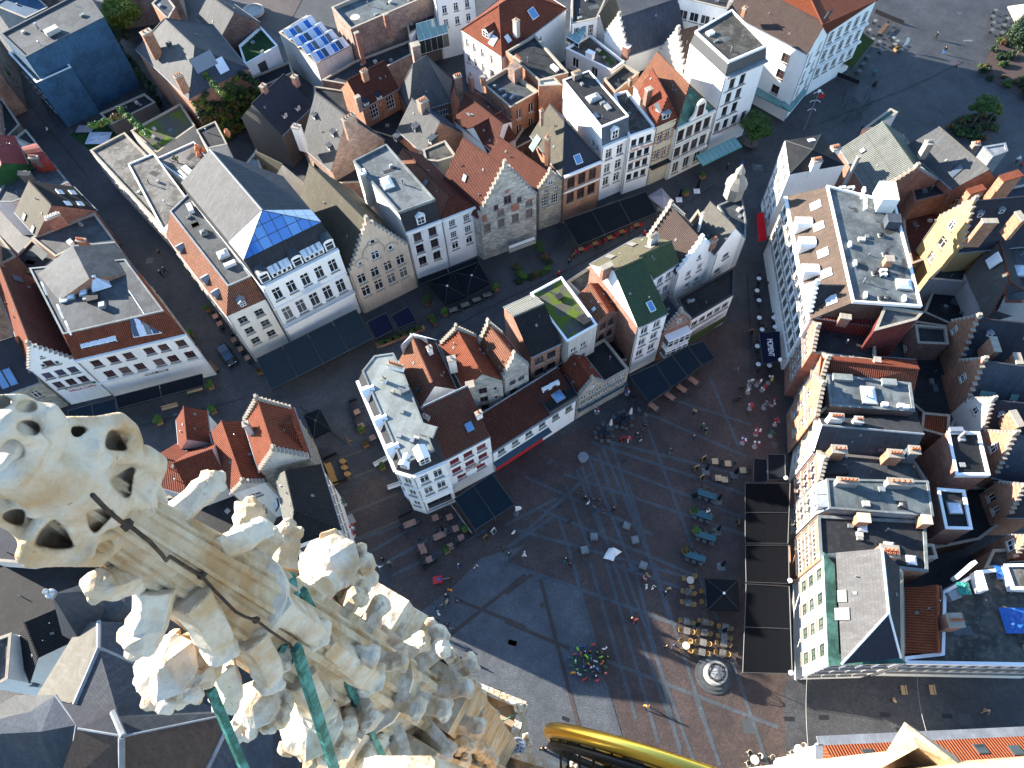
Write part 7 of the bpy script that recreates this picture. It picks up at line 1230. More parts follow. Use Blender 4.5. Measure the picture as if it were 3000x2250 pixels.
def canopy(label, a, b, zb, dep, n, up=.5):
 A_, B_ = at(a, zb), at(b, zb); rt = root('glass_canopy', A_*1, label, 'canopy'); nn = Z.cross(hv(B_-A_)); q = [A_, B_, B_+nn*dep+Z*up, A_+nn*dep+Z*up]; panes(rt, q, B_-A_, (B_-A_).length/n, dep*1.2, 'grnglass', 'verdi', .1, 'glass_roof'); mb = MB(); mb.tube([A_, B_], .07, 5); part('gutter', mb, ['verdi'], rt); return rt
canopy('green glass canopy at the foot of the tall white house', 'C1600,1345', 'C1920,1190', 3.2, 2.2, 9); canopy('green glass canopy on the long side of the corner house', 'D-120,690', 'D315,905', 3.3, 2.2, 12); canopy('green glass canopy on the short side of the corner house', 'D318,905', 'D455,740', 3.3, 2.0, 7)
# lettering
def text(s, P, ux, uy, size, m, label, shear=0., host=None, sx=1., ext=.015):
 cu = bpy.data.curves.new('t', 'FONT'); cu.body = s; cu.size = size; cu.extrude = ext; cu.shear = shear; cu.align_x = 'CENTER'; o = bpy.data.objects.new('t', cu); COL.objects.link(o)
 me = bpy.data.meshes.new_from_object(o.evaluated_get(bpy.context.evaluated_depsgraph_get())); bpy.data.objects.remove(o); bpy.data.curves.remove(cu); me.materials.clear(); me.materials.append(M(m)); n = ux.cross(uy)
 mm = Matrix(((ux.x*sx, uy.x, n.x, P.x), (ux.y*sx, uy.y, n.y, P.y), (ux.z*sx, uy.z, n.z, P.z), (0, 0, 0, 1)))
 if host is not None: q = link('lettering', me, host.rt, Matrix.Translation(-host.rt.location) @ mm); q['label'] = label
 else: q = link('sign_lettering', me, None, mm); tag(q, label, 'sign')
 return q
def wall_text(h, e, f, z, s, size, m, label, shear=0., sx=1., out=.06):
 a, b = h.edge(e); ux = hv(b-a); n = Z.cross(ux); P = a+(b-a)*f-n*out; P.z = z; return text(s, P, ux, Z, size, m, label, shear, h, sx)
def wall_board(h, e, f, z, w, hh, m, out=.05):
 a, b = h.edge(e); ux = hv(b-a); n = Z.cross(ux); P = a+(b-a)*f; P.z = z; mb = MB(); mb.box(P-n*out*.5, ux*w/2, n*out*.5, Z*hh); part('sign_board', mb, [m], h.rt)
wall_text(choc, 0, .52, 9.35, 'Zoete Moment', .95, 'terracotta', 'red cursive shop lettering', .35, .75); wall_text(choc, 0, .5, 6.85, 'antwerpse chocolade', .42, 'terracotta', 'small brown shop lettering', 0, .95)
wall_text(tall, 0, .5, 3.35, 'FRITUUR N°1', .85, 'red', 'red chip shop lettering', 0, .95); wall_board(pasta, 0, .52, 4.05, 3.4, .8, 'black'); wall_text(pasta, 0, .52, 4.25, 'PASTA · VINO', .55, 'white_p', 'white restaurant lettering on black', 0, .95, .12)
wall_board(pizz, 0, .6, 3.95, 4.4, .5, 'green'); wall_text(pizz, 0, .6, 4.05, 'PIZZERIA RISTORANTE', .36, 'white_p', 'white lettering on the green board', 0, 1., .12); wall_text(pizz, 0, .6, 3.3, 'DELLA CAPRI', .68, 'red', 'red pizzeria lettering', 0, .95, .1)
wall_board(ital, 0, .55, 4.9, 3.8, 1.1, 'white_p'); wall_text(ital, 0, .55, 5.45, 'ITALIANE', .55, 'green', 'green restaurant lettering', 0, 1., .12); wall_text(ital, 0, .55, 4.95, 'LA TORRE', .5, 'red', 'red restaurant lettering', 0, 1., .12)
P = at('H135,1300', 3.12); u_ = hv(at('H150,1405', 3)-at('H125,1200', 3)); v_ = hv(at('H232,1165', 3.3)-at('H66,1172', 2.8)); s_ = (Vector((v_.x, v_.y, .18))).normalized(); text('MOMENT', P+Z*.16, u_, s_, 1.15, 'white_p', 'white MOMENT lettering on the banner awning', 0, None, .62)
# tables and chairs
def proto(name, label, cat, parts, group):
 rt = root(name, Vector((0, 0, 0)), label, cat, group)
 for nm, mb, ms in parts: link(nm, mb.mesh(nm, ms), rt)
 return rt
def chair_proto(m, sm, name='chair', arm=True):
 P = []; s = MB(); s.box(V((0, 0, .42)), V((.24, 0, 0)), V((0, .24, 0)), V((0, 0, .05))); P.append(('seat', s, [sm])); b = MB()
 n = 9
 for i in range(n):
  a0, a1 = math.radians(-20+220*i/n), math.radians(-20+220*(i+1)/n); f = lambda a, r, z: V((math.cos(a)*r*1.0, math.sin(a)*r, z)); top = lambda a: .62+.24*max(0, math.sin(a))
  if not arm and not (40 < math.degrees((a0+a1)/2) < 140): continue
  b.face([f(a0, .26, .44), f(a1, .26, .44), f(a1, .31, top(a1)), f(a0, .31, top(a0))]); b.face([f(a1, .23, .44), f(a0, .23, .44), f(a0, .27, top(a0)), f(a1, .27, top(a1))]); b.face([f(a0, .27, top(a0)), f(a0, .31, top(a0)), f(a1, .31, top(a1)), f(a1, .27, top(a1))][::-1])
 P.append(('backrest', b, [m]))
 for sx in (-.2, .2):
  for sy in (-.2, .2): l = MB(); l.tube([V((sx, sy, .42)), V((sx*1.15, sy*1.15, 0))], .02, 4); P.append(('leg', l, [m]))
 return P
def table_proto(m, w=.72, d=.72, rnd=False, legm='steel', h=.74):
 P = []; t = MB()
 if rnd: t.lathe(V((0, 0, h)), [(0, 0), (w/2, 0), (w/2, .035), (0, .035)], 20, smooth=False)
 else: t.box(V((0, 0, h)), V((w/2, 0, 0)), V((0, d/2, 0)), V((0, 0, .04)))
 P.append(('table_top', t, [m])); l = MB(); l.tube([V((0, 0, .02)), V((0, 0, h))], .035, 6); P.append(('column', l, [legm])); b = MB(); b.lathe(V((0, 0, 0)), [(.28, 0), (.28, .025), (.05, .04)], 10); P.append(('foot', b, [legm])); return P
PR = {}
def place(key, mk, p, a, label=None, z=0.):
 if isinstance(p, str): p = at(p, .74); p.z = z
 if key not in PR: PR[key] = mk(); o = PR[key]
 else: o = copy_tree(PR[key])
 o.location = p; o.rotation_euler = (0, 0, a)
 if label: o['label'] = label
 return o
rat = lambda: proto('rattan_chair', 'honey rattan tub chair at the cafe tables beside the round well', 'chair', chair_proto('rattan', 'rattan'), 'rattan chairs beside the round well')
sqt = lambda: proto('cafe_table', 'pale square cafe table between two rattan chairs', 'table', table_proto('deck', .8, .8), 'square cafe tables beside the round well')
rdt = lambda: proto('round_table', 'round pale cafe table ringed by rattan chairs', 'table', table_proto('beige', .95, .95, True), 'round cafe tables with rattan chairs')
axis = hv(at('O1535,240')-at('O1440,215'))
for p in ('O1485,232', 'O1480,320', 'O1472,470', 'O1623,475', 'O1472,547', 'O1615,560', 'O1605,642', 'O1595,720', 'O1785,517', 'O1775,594', 'O1772,650', 'O1763,727', 'O1640,232', 'O1645,318'):
 P = at(p, .74); P.z = 0; ax = Vector((math.cos(ang(axis)+.05), math.sin(ang(axis)+.05), 0)); place('sqt', sqt, P, ang(ax)+random.uniform(-.06, .06))
 for s in (-1, 1): place('rat', rat, P+ax*s*random.uniform(.66, .76), ang(ax)-s*math.pi/2+random.uniform(-.12, .12))
for p, n in (('O1500,137', 3), ('O1465,667', 4)):
 P = at(p, .74); P.z = 0; place('rdt', rdt, P, 0)
 for k in range(n): a = 2*math.pi*k/n+.7; place('rat', rat, P+V((math.cos(a), math.sin(a), 0))*.8, a-math.pi/2)
wrt = lambda: proto('round_table', 'white round cafe table with pale wicker chairs at the bottom right', 'table', table_proto('white_p', .95, .95, True), 'white round tables at the bottom right')
wch = lambda: proto('wicker_chair', 'pale wicker chair at a white round table at the bottom right', 'chair', chair_proto('beige', 'deck'), 'pale wicker chairs at the bottom right')
for p, n in (('Q30,1590', 4), ('Q215,1628', 4), ('O2022,1592', 4), ('Q385,1505', 2), ('Q545,1492', 2)):
 P = at(p, .74); P.z = 0; place('wrt', wrt, P, 0)
 for k in range(n): a = 2*math.pi*k/n+.5; place('wch', wch, P+V((math.cos(a), math.sin(a), 0))*.8, a-math.pi/2)
gch = lambda: proto('grey_chair', 'pale grey chair at the teal tables', 'chair', chair_proto('darkgrey', 'bit_l', arm=False), 'pale grey chairs at the teal tables')
for p, q, l in (('K1638,965', 'K1700,985', 'teal trestle table nearest the menu boards'), ('K1598,1127', 'K1660,1148', 'teal trestle table with a seated guest and papers'), ('K1625,1300', 'K1690,1320', 'teal trestle table with flowers at its end, third in the row'), ('K1540,1466', 'K1600,1486', 'last teal trestle table next to the rattan chairs')):
 P = at(p, .74); P.z = 0; ax = hv(at(q)-at(p)); w = Z.cross(ax); mb = MB(); rt = root('teal_table', P, l, 'table'); mb.box(P+Z*.72, ax*1.35, w*.42, Z*.05); part('table_top', mb, ['teal'], rt)
 for s in (-1.1, 1.1): mb = MB(); mb.box(P+ax*s, ax*.04, w*.3, Z*.72); part('trestle', mb, ['darkgrey'], rt)
 for s in (-.9, 0, .9):
  for t_ in (-1, 1): place('gch', gch, P+ax*s+w*t_*.68, ang(ax)+(0 if t_ > 0 else math.pi)+random.uniform(-.1, .1))
CL = {}
def wood_set(p, a, label, nm='wood_table', m='wood', w=.75, d=.75, ch='kch', n=2):
 P = at(p, .74) if isinstance(p, str) else p; P.z = 0; o = place('wt'+m+str(w)+str(d), lambda: proto(nm, label, 'table', table_proto(m, w, d, legm='black'), None), P, a, label)
 if ch:
  for s in ((-1, 1)[:n]): u = V((math.cos(a), math.sin(a), 0)); q_ = place(ch, CH[ch], P+u*s*(w/2+.34), a-s*math.pi/2+random.uniform(-.1, .1)); q_['label'] = ('red' if ch == 'rch' else 'black')+' cafe chair at the '+label; q_['group'] = 'cafe chairs at the '+nm.replace('_', ' ')+'s'
 return o
CH = {'kch': lambda: proto('black_chair', 'small black cafe chair at a wooden terrace table', 'chair', chair_proto('black', 'darkgrey', arm=False), 'black cafe chairs'), 'rch': lambda: proto('red_chair', 'small red chair at the slatted tables under the long awning', 'chair', chair_proto('red', 'red', arm=False), 'red chairs under the long awning')}
for p, a, l in (('J845,295', .5, 'pinkish wood table in the side street terrace, uppermost'), ('J880,408', .5, 'pinkish wood table beside the potted shrubs in the side street'), ('J972,503', .5, 'pinkish wood table beside the red cushion in the side street'), ('J1480,1152', .4, 'terrace table nearest the white corner house door'), ('J1595,1146', .4, 'terrace table under the corner of the black awning'), ('J1250,1210', .4, 'left half of the paired table inside the dark fence'), ('J1298,1190', .4, 'right half of the paired table inside the dark fence'), ('J1645,1240', .4, 'terrace table beside the glass screen'), ('J1490,1308', .4, 'left half of the paired table beside the closed parasol'), ('J1535,1288', .4, 'right half of the paired table beside the closed parasol'), ('J1690,1315', .4, 'terrace table at the corner of the glass screen'), ('J1602,1385', .4, 'terrace table beside the low green planter'), ('J1368,1385', 1.9, 'upper half of the paired table at the terrace corner'), ('J1385,1420', 1.9, 'lower half of the paired table at the terrace corner'), ('J1430,1490', .4, 'lowest terrace table inside the dark fence')): wood_set(p, a, l, 'terrace_table', 'wood_r', .85, .85)
for p, a, l in (('G1065,300', .35, 'slatted table at the far end of the long awning'), ('G945,355', .35, 'second slatted table from the far end of the awning'), ('G850,402', .35, 'slatted table at the middle of the awning'), ('G730,450', .35, 'fourth slatted table along the awning'), ('G615,496', .35, 'slatted table at the near corner of the long awning')): wood_set(p, a, l, 'slatted_table', 'wood', .9, .7, 'rch')
for p, l in (('K1200,250', 'brown table below the widest black awning'), ('K1335,168', 'brown table below the second black awning'), ('K1430,105', 'brown table below the third black awning'), ('K1525,42', 'brown table below the last black awning')): wood_set(p, -.75, l, 'awning_table', 'wood_r', 1.5, .8, 'kch')
for p, l in (('F1900,866', 'pale plank table right of the dark green parasols'), ('F1815,905', 'pale plank table second from the right under the parasols'), ('F1722,946', 'pale plank table third from the right under the parasols'), ('F1625,988', 'pale plank table left under the parasols')): wood_set(p, .35, l, 'plank_table', 'deck', 1.4, .8, 'kch')
for p, l in (('E1745,1040', 'plank table highest along the cream corner house'), ('E1778,1100', 'plank table second along the cream corner house'), ('E1895,1232', 'plank table beside the parked car'), ('E1948,1306', 'plank table below the car mirror'), ('E2003,1378', 'plank table nearest the slate blue awning')): wood_set(p, 2.1, l, 'alley_table', 'wood_r', .9, .8, 'kch')
for p, l in (('K1700,695', 'light wood table beside the upper menu board'), ('K1805,713', 'light wood table with pale blue chairs'), ('K1727,830', 'left half of the light wood double table'), ('K1778,843', 'right half of the light wood double table'), ('K1926,768', 'orange wood table under the dark awning edge')): wood_set(p, 0., l, 'light_table', 'wood_l', .85, .85)
sml = lambda: proto('small_round_table', 'small white topped round table along the long white front', 'table', table_proto('white_p', .72, .72, True, 'black'), 'white round tables along the long white front')
for p in ('H65,735', 'H50,833', 'H66,912', 'H68,1053', 'H90,1148', 'H52,1283', 'H60,1430', 'H155,735', 'H150,1440', 'H185,1052', 'H195,1128'):
 P = at(p, .74); P.z = 0; place('sml', sml, P, 0)
 for s in (-1, 1): place('kch', CH['kch'], P+V((.15*s, .62*s, 0)), 0 if s > 0 else math.pi)
for p in ('D1010,165', 'D965,240', 'D1160,305', 'D1170,355', 'D1190,330', 'D1065,405', 'D950,455', 'D915,515', 'D880,572', 'D990,312', 'D1045,335', 'D1985,80', 'D1965,130', 'D1970,180', 'D1957,240', 'D2085,145', 'D2055,198', 'D2040,262', 'D2165,165'): wood_set(p, .6, 'dim grey table on the open square terrace', 'square_table', 'bit_l', .7, .7, 'kch', 1)['group'] = 'dim tables on the open square'
for p, l in (('D1055,250', 'long brown table upper on the open square terrace'), ('D1090,210', 'long brown table beside the terrace fence on the open square')): wood_set(p, .9, l, 'long_table', 'wood_d', 1.9, .8, 'kch')
brl = lambda: proto('barrel_table', 'dark barrel table with steel blue top in the cluster beside the blue shop front', 'table', [('barrel', (lambda m_: (m_.lathe(V((0, 0, 0)), [(.28, 0), (.36, .3), (.38, .5), (.36, .75), (.3, 1.0)], 12), m_)[1])(MB()), ['chocolate']), ('table_top', (lambda m_: (m_.lathe(V((0, 0, 1.0)), [(0, 0), (.38, 0), (.38, .04), (0, .04)], 14), m_)[1])(MB()), ['awn_s'])], 'barrel tables')
fch = lambda: proto('folding_chair', 'grey folding chair around the barrel tables', 'chair', chair_proto('bit_l', 'bit_l', arm=False), 'grey folding chairs around the barrels')
for p in ('K780,468', 'K828,478', 'K803,430', 'K960,380', 'K920,355', 'K955,325', 'K995,355', 'K1035,180'): place('brl', brl, p, 0)
for p, a in (('K733,455', 1.5), ('K742,495', 1.8), ('K783,520', 3.1), ('K838,522', 3.2), ('K872,485', 4.), ('K760,422', .8), ('K795,392', 0), ('K885,330', .5), ('K925,305', 0), ('K957,290', 0), ('K1030,330', 5), ('K1025,400', 4), ('K980,425', 3), ('K905,408', 2.4), ('K952,415', 3), ('K1088,275', 1), ('K1145,312', 1)): place('fch', fch, p, a)
for p, a, l in (('J735,698', 2.6, 'pale wicker armchair nearest the side street corner'), ('J748,748', 2.6, 'pale wicker armchair in the middle of the lounge group'), ('J772,800', 2.6, 'pale wicker armchair at the front of the lounge group')):
 P = at(p, .5); P.z = 0; o = place('rat', rat, P, a); o.scale = (1.5, 1.5, 1.2); o['label'] = l; o.name = 'wicker_armchair'; o['group'] = 'wicker armchairs in the side street'
for p, l in (('J625,750', 'long wicker sofa against the pale front, upper'), ('J655,835', 'long wicker sofa against the pale front, lower')):
 P = at(p, .5); P.z = 0; a = hv(at('J665,850')-at('J610,720')); w = Z.cross(a); rt = root('wicker_sofa', P, l, 'sofa'); mb = MB(); mb.box(P+Z*.15, a*.9, w*.38, Z*.28); part('seat', mb, ['rattan'], rt); mb = MB(); mb.box(P+w*-.4+Z*.15, a*.95, w*.08, Z*.65); part('backrest', mb, ['rattan'], rt); mb = MB(); mb.box(P, a*.85, w*.34, Z*.15); part('base', mb, ['wood_d'], rt)
def bench(p, q, label, m='wood_l'):
 A_, B_ = at(p, .45), at(q, .45); A_.z = B_.z = 0; a = hv(B_-A_); w = Z.cross(a); c = (A_+B_)/2; L = (B_-A_).length/2; rt = root('bench', c, label, 'bench')
 for k in (-.16, 0, .16): mb = MB(); mb.box(c+w*k+Z*.43, a*L, w*.065, Z*.04); part('seat_slat', mb, [m], rt)
 for k in (-1, 1): mb = MB(); mb.box(c+a*k*(L-.15), a*.04, w*.22, Z*.43); part('leg', mb, ['black'], rt)
 for k in (0, .14): mb = MB(); mb.box(c+w*.28+Z*(.6+k), a*L, w*.02, Z*.1); part('back_slat', mb, [m], rt)
bench('I1310,275', 'I1440,240', 'pale wooden bench left on the wine restaurant terrace'); bench('I1515,140', 'I1640,105', 'pale wooden bench right on the wine restaurant terrace'); bench('E1690,1410', 'E1760,1480', 'wooden bench beside the parked car at the restaurant corner', 'wood'); bench('Q1225,990', 'Q1240,1065', 'plank bench across the shaded lane, left one', 'wood_l'); bench('Q1455,985', 'Q1470,1065', 'plank bench across the shaded lane, right one', 'wood_l'); bench('J985,730', 'J1110,660', 'white garden bench beside the flower tubs', 'white_p'); bench('J1095,915', 'J1195,880', 'white garden bench below the dark parasol', 'white_p')
# square furniture
def block(p, q, label, m='bit_l', w=1.0, h=.45, nm='cube_seat', cat='seat'):
 P = at(p, h); P.z = 0; u = hv(at(q)-at(p)); rt = root(nm, P, label, cat); v = Z.cross(u); mb = MB(); mb.box(P, u*w/2, v*w/2, Z*h); part('body', mb, [m], rt); mb = MB(); mb.box(P+Z*h, u*(w/2-.07), v*(w/2-.07), Z*.03); part('top_slab', mb, ['lead'], rt)
for p, l in (('K985,1215', 'grey cube seat nearest the rattan terrace side of the square'), ('K720,1305', 'grey cube seat left of the white gown, upper'), ('K1053,1328', 'grey cube seat right of the white gown'), ('K645,1410', 'grey cube seat left of the white gown, lower'), ('K1120,1537', 'grey cube seat below the white gown')): block(p, 'K1200,1300', l)
P = at('K633,660', 1.0); P.z = 0; rt = root('round_table', P, 'blue grey round standing table alone on the open square', 'table')
for nm, pr in (('table_top', [(0, 1.0), (.72, 1.0), (.75, 1.04), (0, 1.08)]), ('column', [(.08, 0), (.08, 1.0)]), ('foot', [(.5, 0), (.5, .04), (.1, .1)])): mb = MB(); mb.lathe(P, pr, 24); part(nm, mb, ['zinc'], rt)
P = at('O1692,900', .1); P.z = 0; rt = root('round_well', P, 'round stone well on circular steps with an iron garland on top', 'well')
for nm, pr, m in (('step', [(2.25, 0), (2.25, .16), (2.0, .18), (0, .18)], 'bitumen'), ('step', [(1.85, .18), (1.85, .34), (1.6, .36), (0, .36)], 'bitumen'), ('drum', [(1.35, .36), (1.35, .5), (1.2, .6), (1.15, 1.3), (1.3, 1.4), (1.32, 1.55), (1.1, 1.58), (0, 1.6)], 'concrete'), ('lid', [(.85, 1.6), (.8, 1.75), (0, 1.95)], 'zinc')): mb = MB(); mb.lathe(P, pr, 40); part(nm, mb, [m], rt)
rnd = random.Random(3)
for k in range(30):
 a = 2*math.pi*k/30; c = P+V((math.cos(a)*.95, math.sin(a)*.95, 1.75+.12*math.sin(3*a))); mb = MB(); mb.blob(c, V((.15, .15, .12)), 0, k, .5, 1); part('iron_leaf', mb, ['black'], rt)
for a in (0, math.pi/3, 2*math.pi/3): mb = MB(); mb.tube([P+V((math.cos(a+math.pi*t)*.0+math.cos(a)*(.95-1.9*t), math.sin(a)*(.95-1.9*t), 1.8+.9*math.sin(math.pi*t))) for t in [k/10 for k in range(11)]], .035, 5); part('iron_hoop', mb, ['black'], rt)
def aboard(p, label, m='wood', a=0., face='black', w=.7, h=1.15):
 P = at(p, .5); P.z = 0; rt = root('menu_board', P, label, 'sign'); u = V((math.cos(a), math.sin(a), 0)); v = Z.cross(u)
 for s in (-1, 1):
  mb = MB(); b = P+v*s*.28; t_ = P+v*s*.03+Z*h; mb.box(b, u*w/2, v*.02, t_-b); o = part('panel', mb, [m], rt); mb = MB(); mb.box(b+v*s*.022+Z*.12, u*(w/2-.07), v*.008, (t_-b)*.8); sub('board', mb, [face], o)
for p, l, m, a in (('K1605,670', 'wood framed chalk board, uppermost of three', 'wood_l', .6), ('K1548,745', 'wood framed chalk board, middle of three', 'wood_l', .4), ('K1590,823', 'wood framed chalk board, lowest of three', 'wood_l', .6), ('K950,515', 'red framed menu board beside the barrels', 'red', .6), ('K1890,1192', 'narrow wood framed board at the terrace roof edge', 'wood', 1.4), ('G550,555', 'brown wooden board stand near the long awning', 'wood', .9), ('K1535,965', 'dark menu lectern before the first teal table', 'black', .5), ('J1948,1257', 'white lit menu stand beside the black awning', 'white_p', .9), ('H2,1165', 'small wooden board on the lane beside the white tables', 'wood', .2), ('D1008,680', 'black poster stand with orange print on the open square', 'black', .5), ('J1885,1310', 'orange easel on the terrace edge', 'wood', .8)): aboard(p, l, m, a)
def feather(p, label, m='white_p'):
 P = at(p); rt = root('feather_flag', P, label, 'flag'); mb = MB(); mb.lathe(P, [(.42, 0), (.42, .12), (.1, .16), (.1, .3)], 16); part('base', mb, ['bit_l'], rt); mb = MB(); mb.tube([P+Z*.1, P+Z*2.9], .02, 5); part('pole', mb, ['steel'], rt); mb = MB(); q = [P+V((0, 0, .9)), P+V((.7, .1, 1.3)), P+V((.85, .15, 2.0)), P+V((.6, .1, 2.7)), P+V((0, 0, 2.9))]; mb.face(q); mb.face([x+V((.01, -.02, 0)) for x in q][::-1]); part('banner', mb, [m], rt)
feather('J2133,1118', 'white feather flag on a round base beside the black awning'); feather('D1215,410', 'white feather flag on the open square')
P = at('D430,1050'); T_ = at('D545,790', 8.5); rt = root('street_lamp', P, 'tall ornate lamp post with curled brackets near the corner house', 'lamp'); mb = MB(); mb.tube([P, P+Z*3, P+Z*8.2], [.14, .09, .06], 8); part('post', mb, ['steel'], rt)
for z_, w_ in ((7.8, .8), (6.0, .9), (4.2, .7)):
 mb = MB(); mb.tube([P+Z*z_+V((math.cos(t_)*w_, 0, math.sin(t_)*.5)) for t_ in [k*.5 for k in range(7)]], .05, 5); part('bracket', mb, ['white_p'], rt)
mb = MB(); mb.blob(P+Z*8.4, V((.3, .3, .4)), 0, 3, .1, 1); part('lantern', mb, ['white_p'], rt); mb = MB(); mb.abox(P.x+.2, P.x+1.2, P.y-.02, P.y+.02, 7.0, 7.7); part('flag', mb, ['red'], rt)
P = at('J800,575'); rt = root('sign_pole', P, 'leaning wooden pole with red tip in the side street', 'sign'); mb = MB(); mb.tube([P, P+Z*2.6], .05, 6); part('pole', mb, ['wood'], rt); mb = MB(); mb.tube([P+Z*2.6, P+Z*3.3], [.07, .02], 6); part('tip', mb, ['red'], rt); mb = MB(); mb.abox(P.x, P.x+.6, P.y-.02, P.y+.02, 1.9, 2.1); part('arrow', mb, ['wood'], rt)
P = at('C1895,1400'); rt = root('sign_pole', P, 'blue round street sign on a steel pole beside the tree', 'sign'); mb = MB(); mb.tube([P, P+Z*2.8], .04, 6); part('pole', mb, ['steel'], rt); mb = MB(); mb.abox(P.x-.3, P.x+.3, P.y-.06, P.y-.04, 2.1, 2.7); part('plate', mb, ['blue'], rt); mb = MB(); mb.abox(P.x-.25, P.x+.25, P.y-.06, P.y-.04, 1.6, 2.0); part('plate', mb, ['white_p'], rt)
for p, z_, l in (('L285,830', 5., 'white globe wall lamp at the upper terrace roof'), ('Q318,140', 5., 'white globe wall lamp between the terrace roofs'), ('Q325,888', 4.5, 'white globe wall lamp at the end of the terrace roofs'), ('H238,1392', 5., 'white globe wall lamp above the banner awning')):
 P = at(p, z_); mb = MB(); mb.lathe(P, [(0, -.3), (.2, -.22), (.3, 0), (.2, .22), (0, .3)], 14); o = solo('wall_lamp', mb, ['white_p'], l, 'lamp'); mb = MB(); mb.tube([P+Z*.1, P+V((.9, 0, .3))], .03, 5); sub('bracket', mb, ['darkgrey'], o)
def fence(a, b, label, m='black', h=1.0, glass=False):
 A_, B_ = at(a), at(b); u = hv(B_-A_); n = max(1, round((B_-A_).length/1.4)); rt = root('terrace_fence', (A_+B_)/2, label, 'fence'); w = Z.cross(u)
 for k in range(n):
  p, q = A_+(B_-A_)*k/n, A_+(B_-A_)*(k+1)/n; mb = MB(); mb.box((p+q)/2+Z*.12, u*((q-p).length/2-.05), w*.02, Z*(h-.15)); part('panel', mb, ['skyglass' if glass else m], rt); mb = MB(); mb.box(p, u*.03, w*.03, Z*(h+.05)); part('post', mb, ['steel' if glass else m], rt)
for a, b, l, g in (('J1185,1160', 'J1305,1105', 'dark fence at the upper left of the corner terrace', 0), ('J1185,1160', 'J1260,1330', 'dark fence on the left of the corner terrace', 0), ('J1305,1420', 'J1385,1585', 'dark fence at the lower left of the corner terrace', 0), ('J1385,1585', 'J1500,1500', 'dark fence at the lower end of the corner terrace', 0), ('J1605,1050', 'J1785,1300', 'glass wind screen between terrace and black awning', 1), ('J1785,1300', 'J1600,1420', 'dark fence along the square side of the corner terrace', 0), ('J790,230', 'J850,205', 'dark fence at the top of the side street terrace', 0), ('J795,235', 'J850,440', 'dark fence along the side street terrace', 0), ('J660,890', 'J770,850', 'low dark fence below the wicker sofa', 0), ('J580,690', 'J690,640', 'dark railing with white sign above the wicker sofas', 0), ('D620,590', 'D870,690', 'black glass fence of the open square terrace, lower side', 0), ('D1000,110', 'D1230,205', 'black fence of the open square terrace, upper side', 0)): fence(a, b, l, 'black', 1.0, g)
# parked car
A_, B_ = at('E1772,1258', .6), at('E1905,1455', .6); A_.z = B_.z = 0; c = (A_+B_)/2; u = hv(B_-A_); w = Z.cross(u); CARM = Matrix(((u.x, w.x, 0, c.x), (u.y, w.y, 0, c.y), (0, 0, 1, 0), (0, 0, 0, 1)))
car = root('parked_car', c, 'black hatchback car parked in the alley beside the cream corner house', 'car'); car.rotation_euler = (0, 0, ang(u))
def section(mb, prof, y, m=0): pass
sec = [(-2.15, .35, .62, .78), (-2.1, .3, .95, .86), (-1.6, .28, 1.0, .9), (-.6, .28, .98, .92), (.6, .28, .96, .92), (1.2, .28, .92, .9), (1.9, .3, .78, .84), (2.15, .38, .6, .7)]
mb = MB(); ring = [[V((x, -w_, z0)), V((x, -w_, (z0+z1)/2+.05)), V((x, -w_*.93, z1)), V((x, w_*.93, z1)), V((x, w_, (z0+z1)/2+.05)), V((x, w_, z0))] for x, z0, z1, w_ in sec]
for r0, r1_ in zip(ring, ring[1:]):
 for k in range(5): mb.face([r0[k], r0[k+1], r1_[k+1], r1_[k]][::-1], smooth=True)
mb.face(ring[0]); mb.face(ring[-1][::-1]); o = link('body', mb.mesh('body', ['carpaint'], True), car)
gh = [(-2.0, .98, .74), (-1.55, 1.42, .66), (-.2, 1.5, .66), (.45, 1.42, .64), (1.25, .96, .74)]; mb = MB()
for (x0, z0, w0), (x1, z1_, w1) in zip(gh, gh[1:]):
 mb.face([V((x0, -w0, z0)), V((x1, -w1, z1_)), V((x1, w1, z1_)), V((x0, w0, z0))], 0 if (z0 > 1.35 and z1_ > 1.35) else 1)
for s in (-1, 1): q = [V((x, s*w_, z)) for x, z, w_ in gh]; mb.face((q if s < 0 else q[::-1])[::-1], 1)
link('cabin', mb.mesh('cabin', ['carpaint', 'glass_b']), car)
for sx in (-1.35, 1.35):
 for sy in (-1, 1):
  mb = MB(); mb.tube([V((sx, sy*.72, .32)), V((sx, sy*.93, .32))], .32, 16); o = link('wheel', mb.mesh('wheel', ['tyre']), car); mb = MB(); mb.tube([V((sx, sy*.9, .32)), V((sx, sy*.945, .32))], .19, 12); link('rim', mb.mesh('rim', ['steel']), o)
for sy in (-.55, .55): mb = MB(); mb.blob(V((2.02, sy, .66)), V((.1, .2, .09)), 0, 1, .1, 1); link('headlight', mb.mesh('headlight', ['skyglass']), car); mb = MB(); mb.abox(-2.17, -2.1, sy-.2, sy+.2, .75, .88); link('tail_light', mb.mesh('tail_light', ['red']), car); mb = MB(); mb.blob(V((.75, sy*1.75, 1.0)), V((.08, .11, .08)), 0, 1, .1, 1); link('mirror', mb.mesh('mirror', ['carpaint']), car)
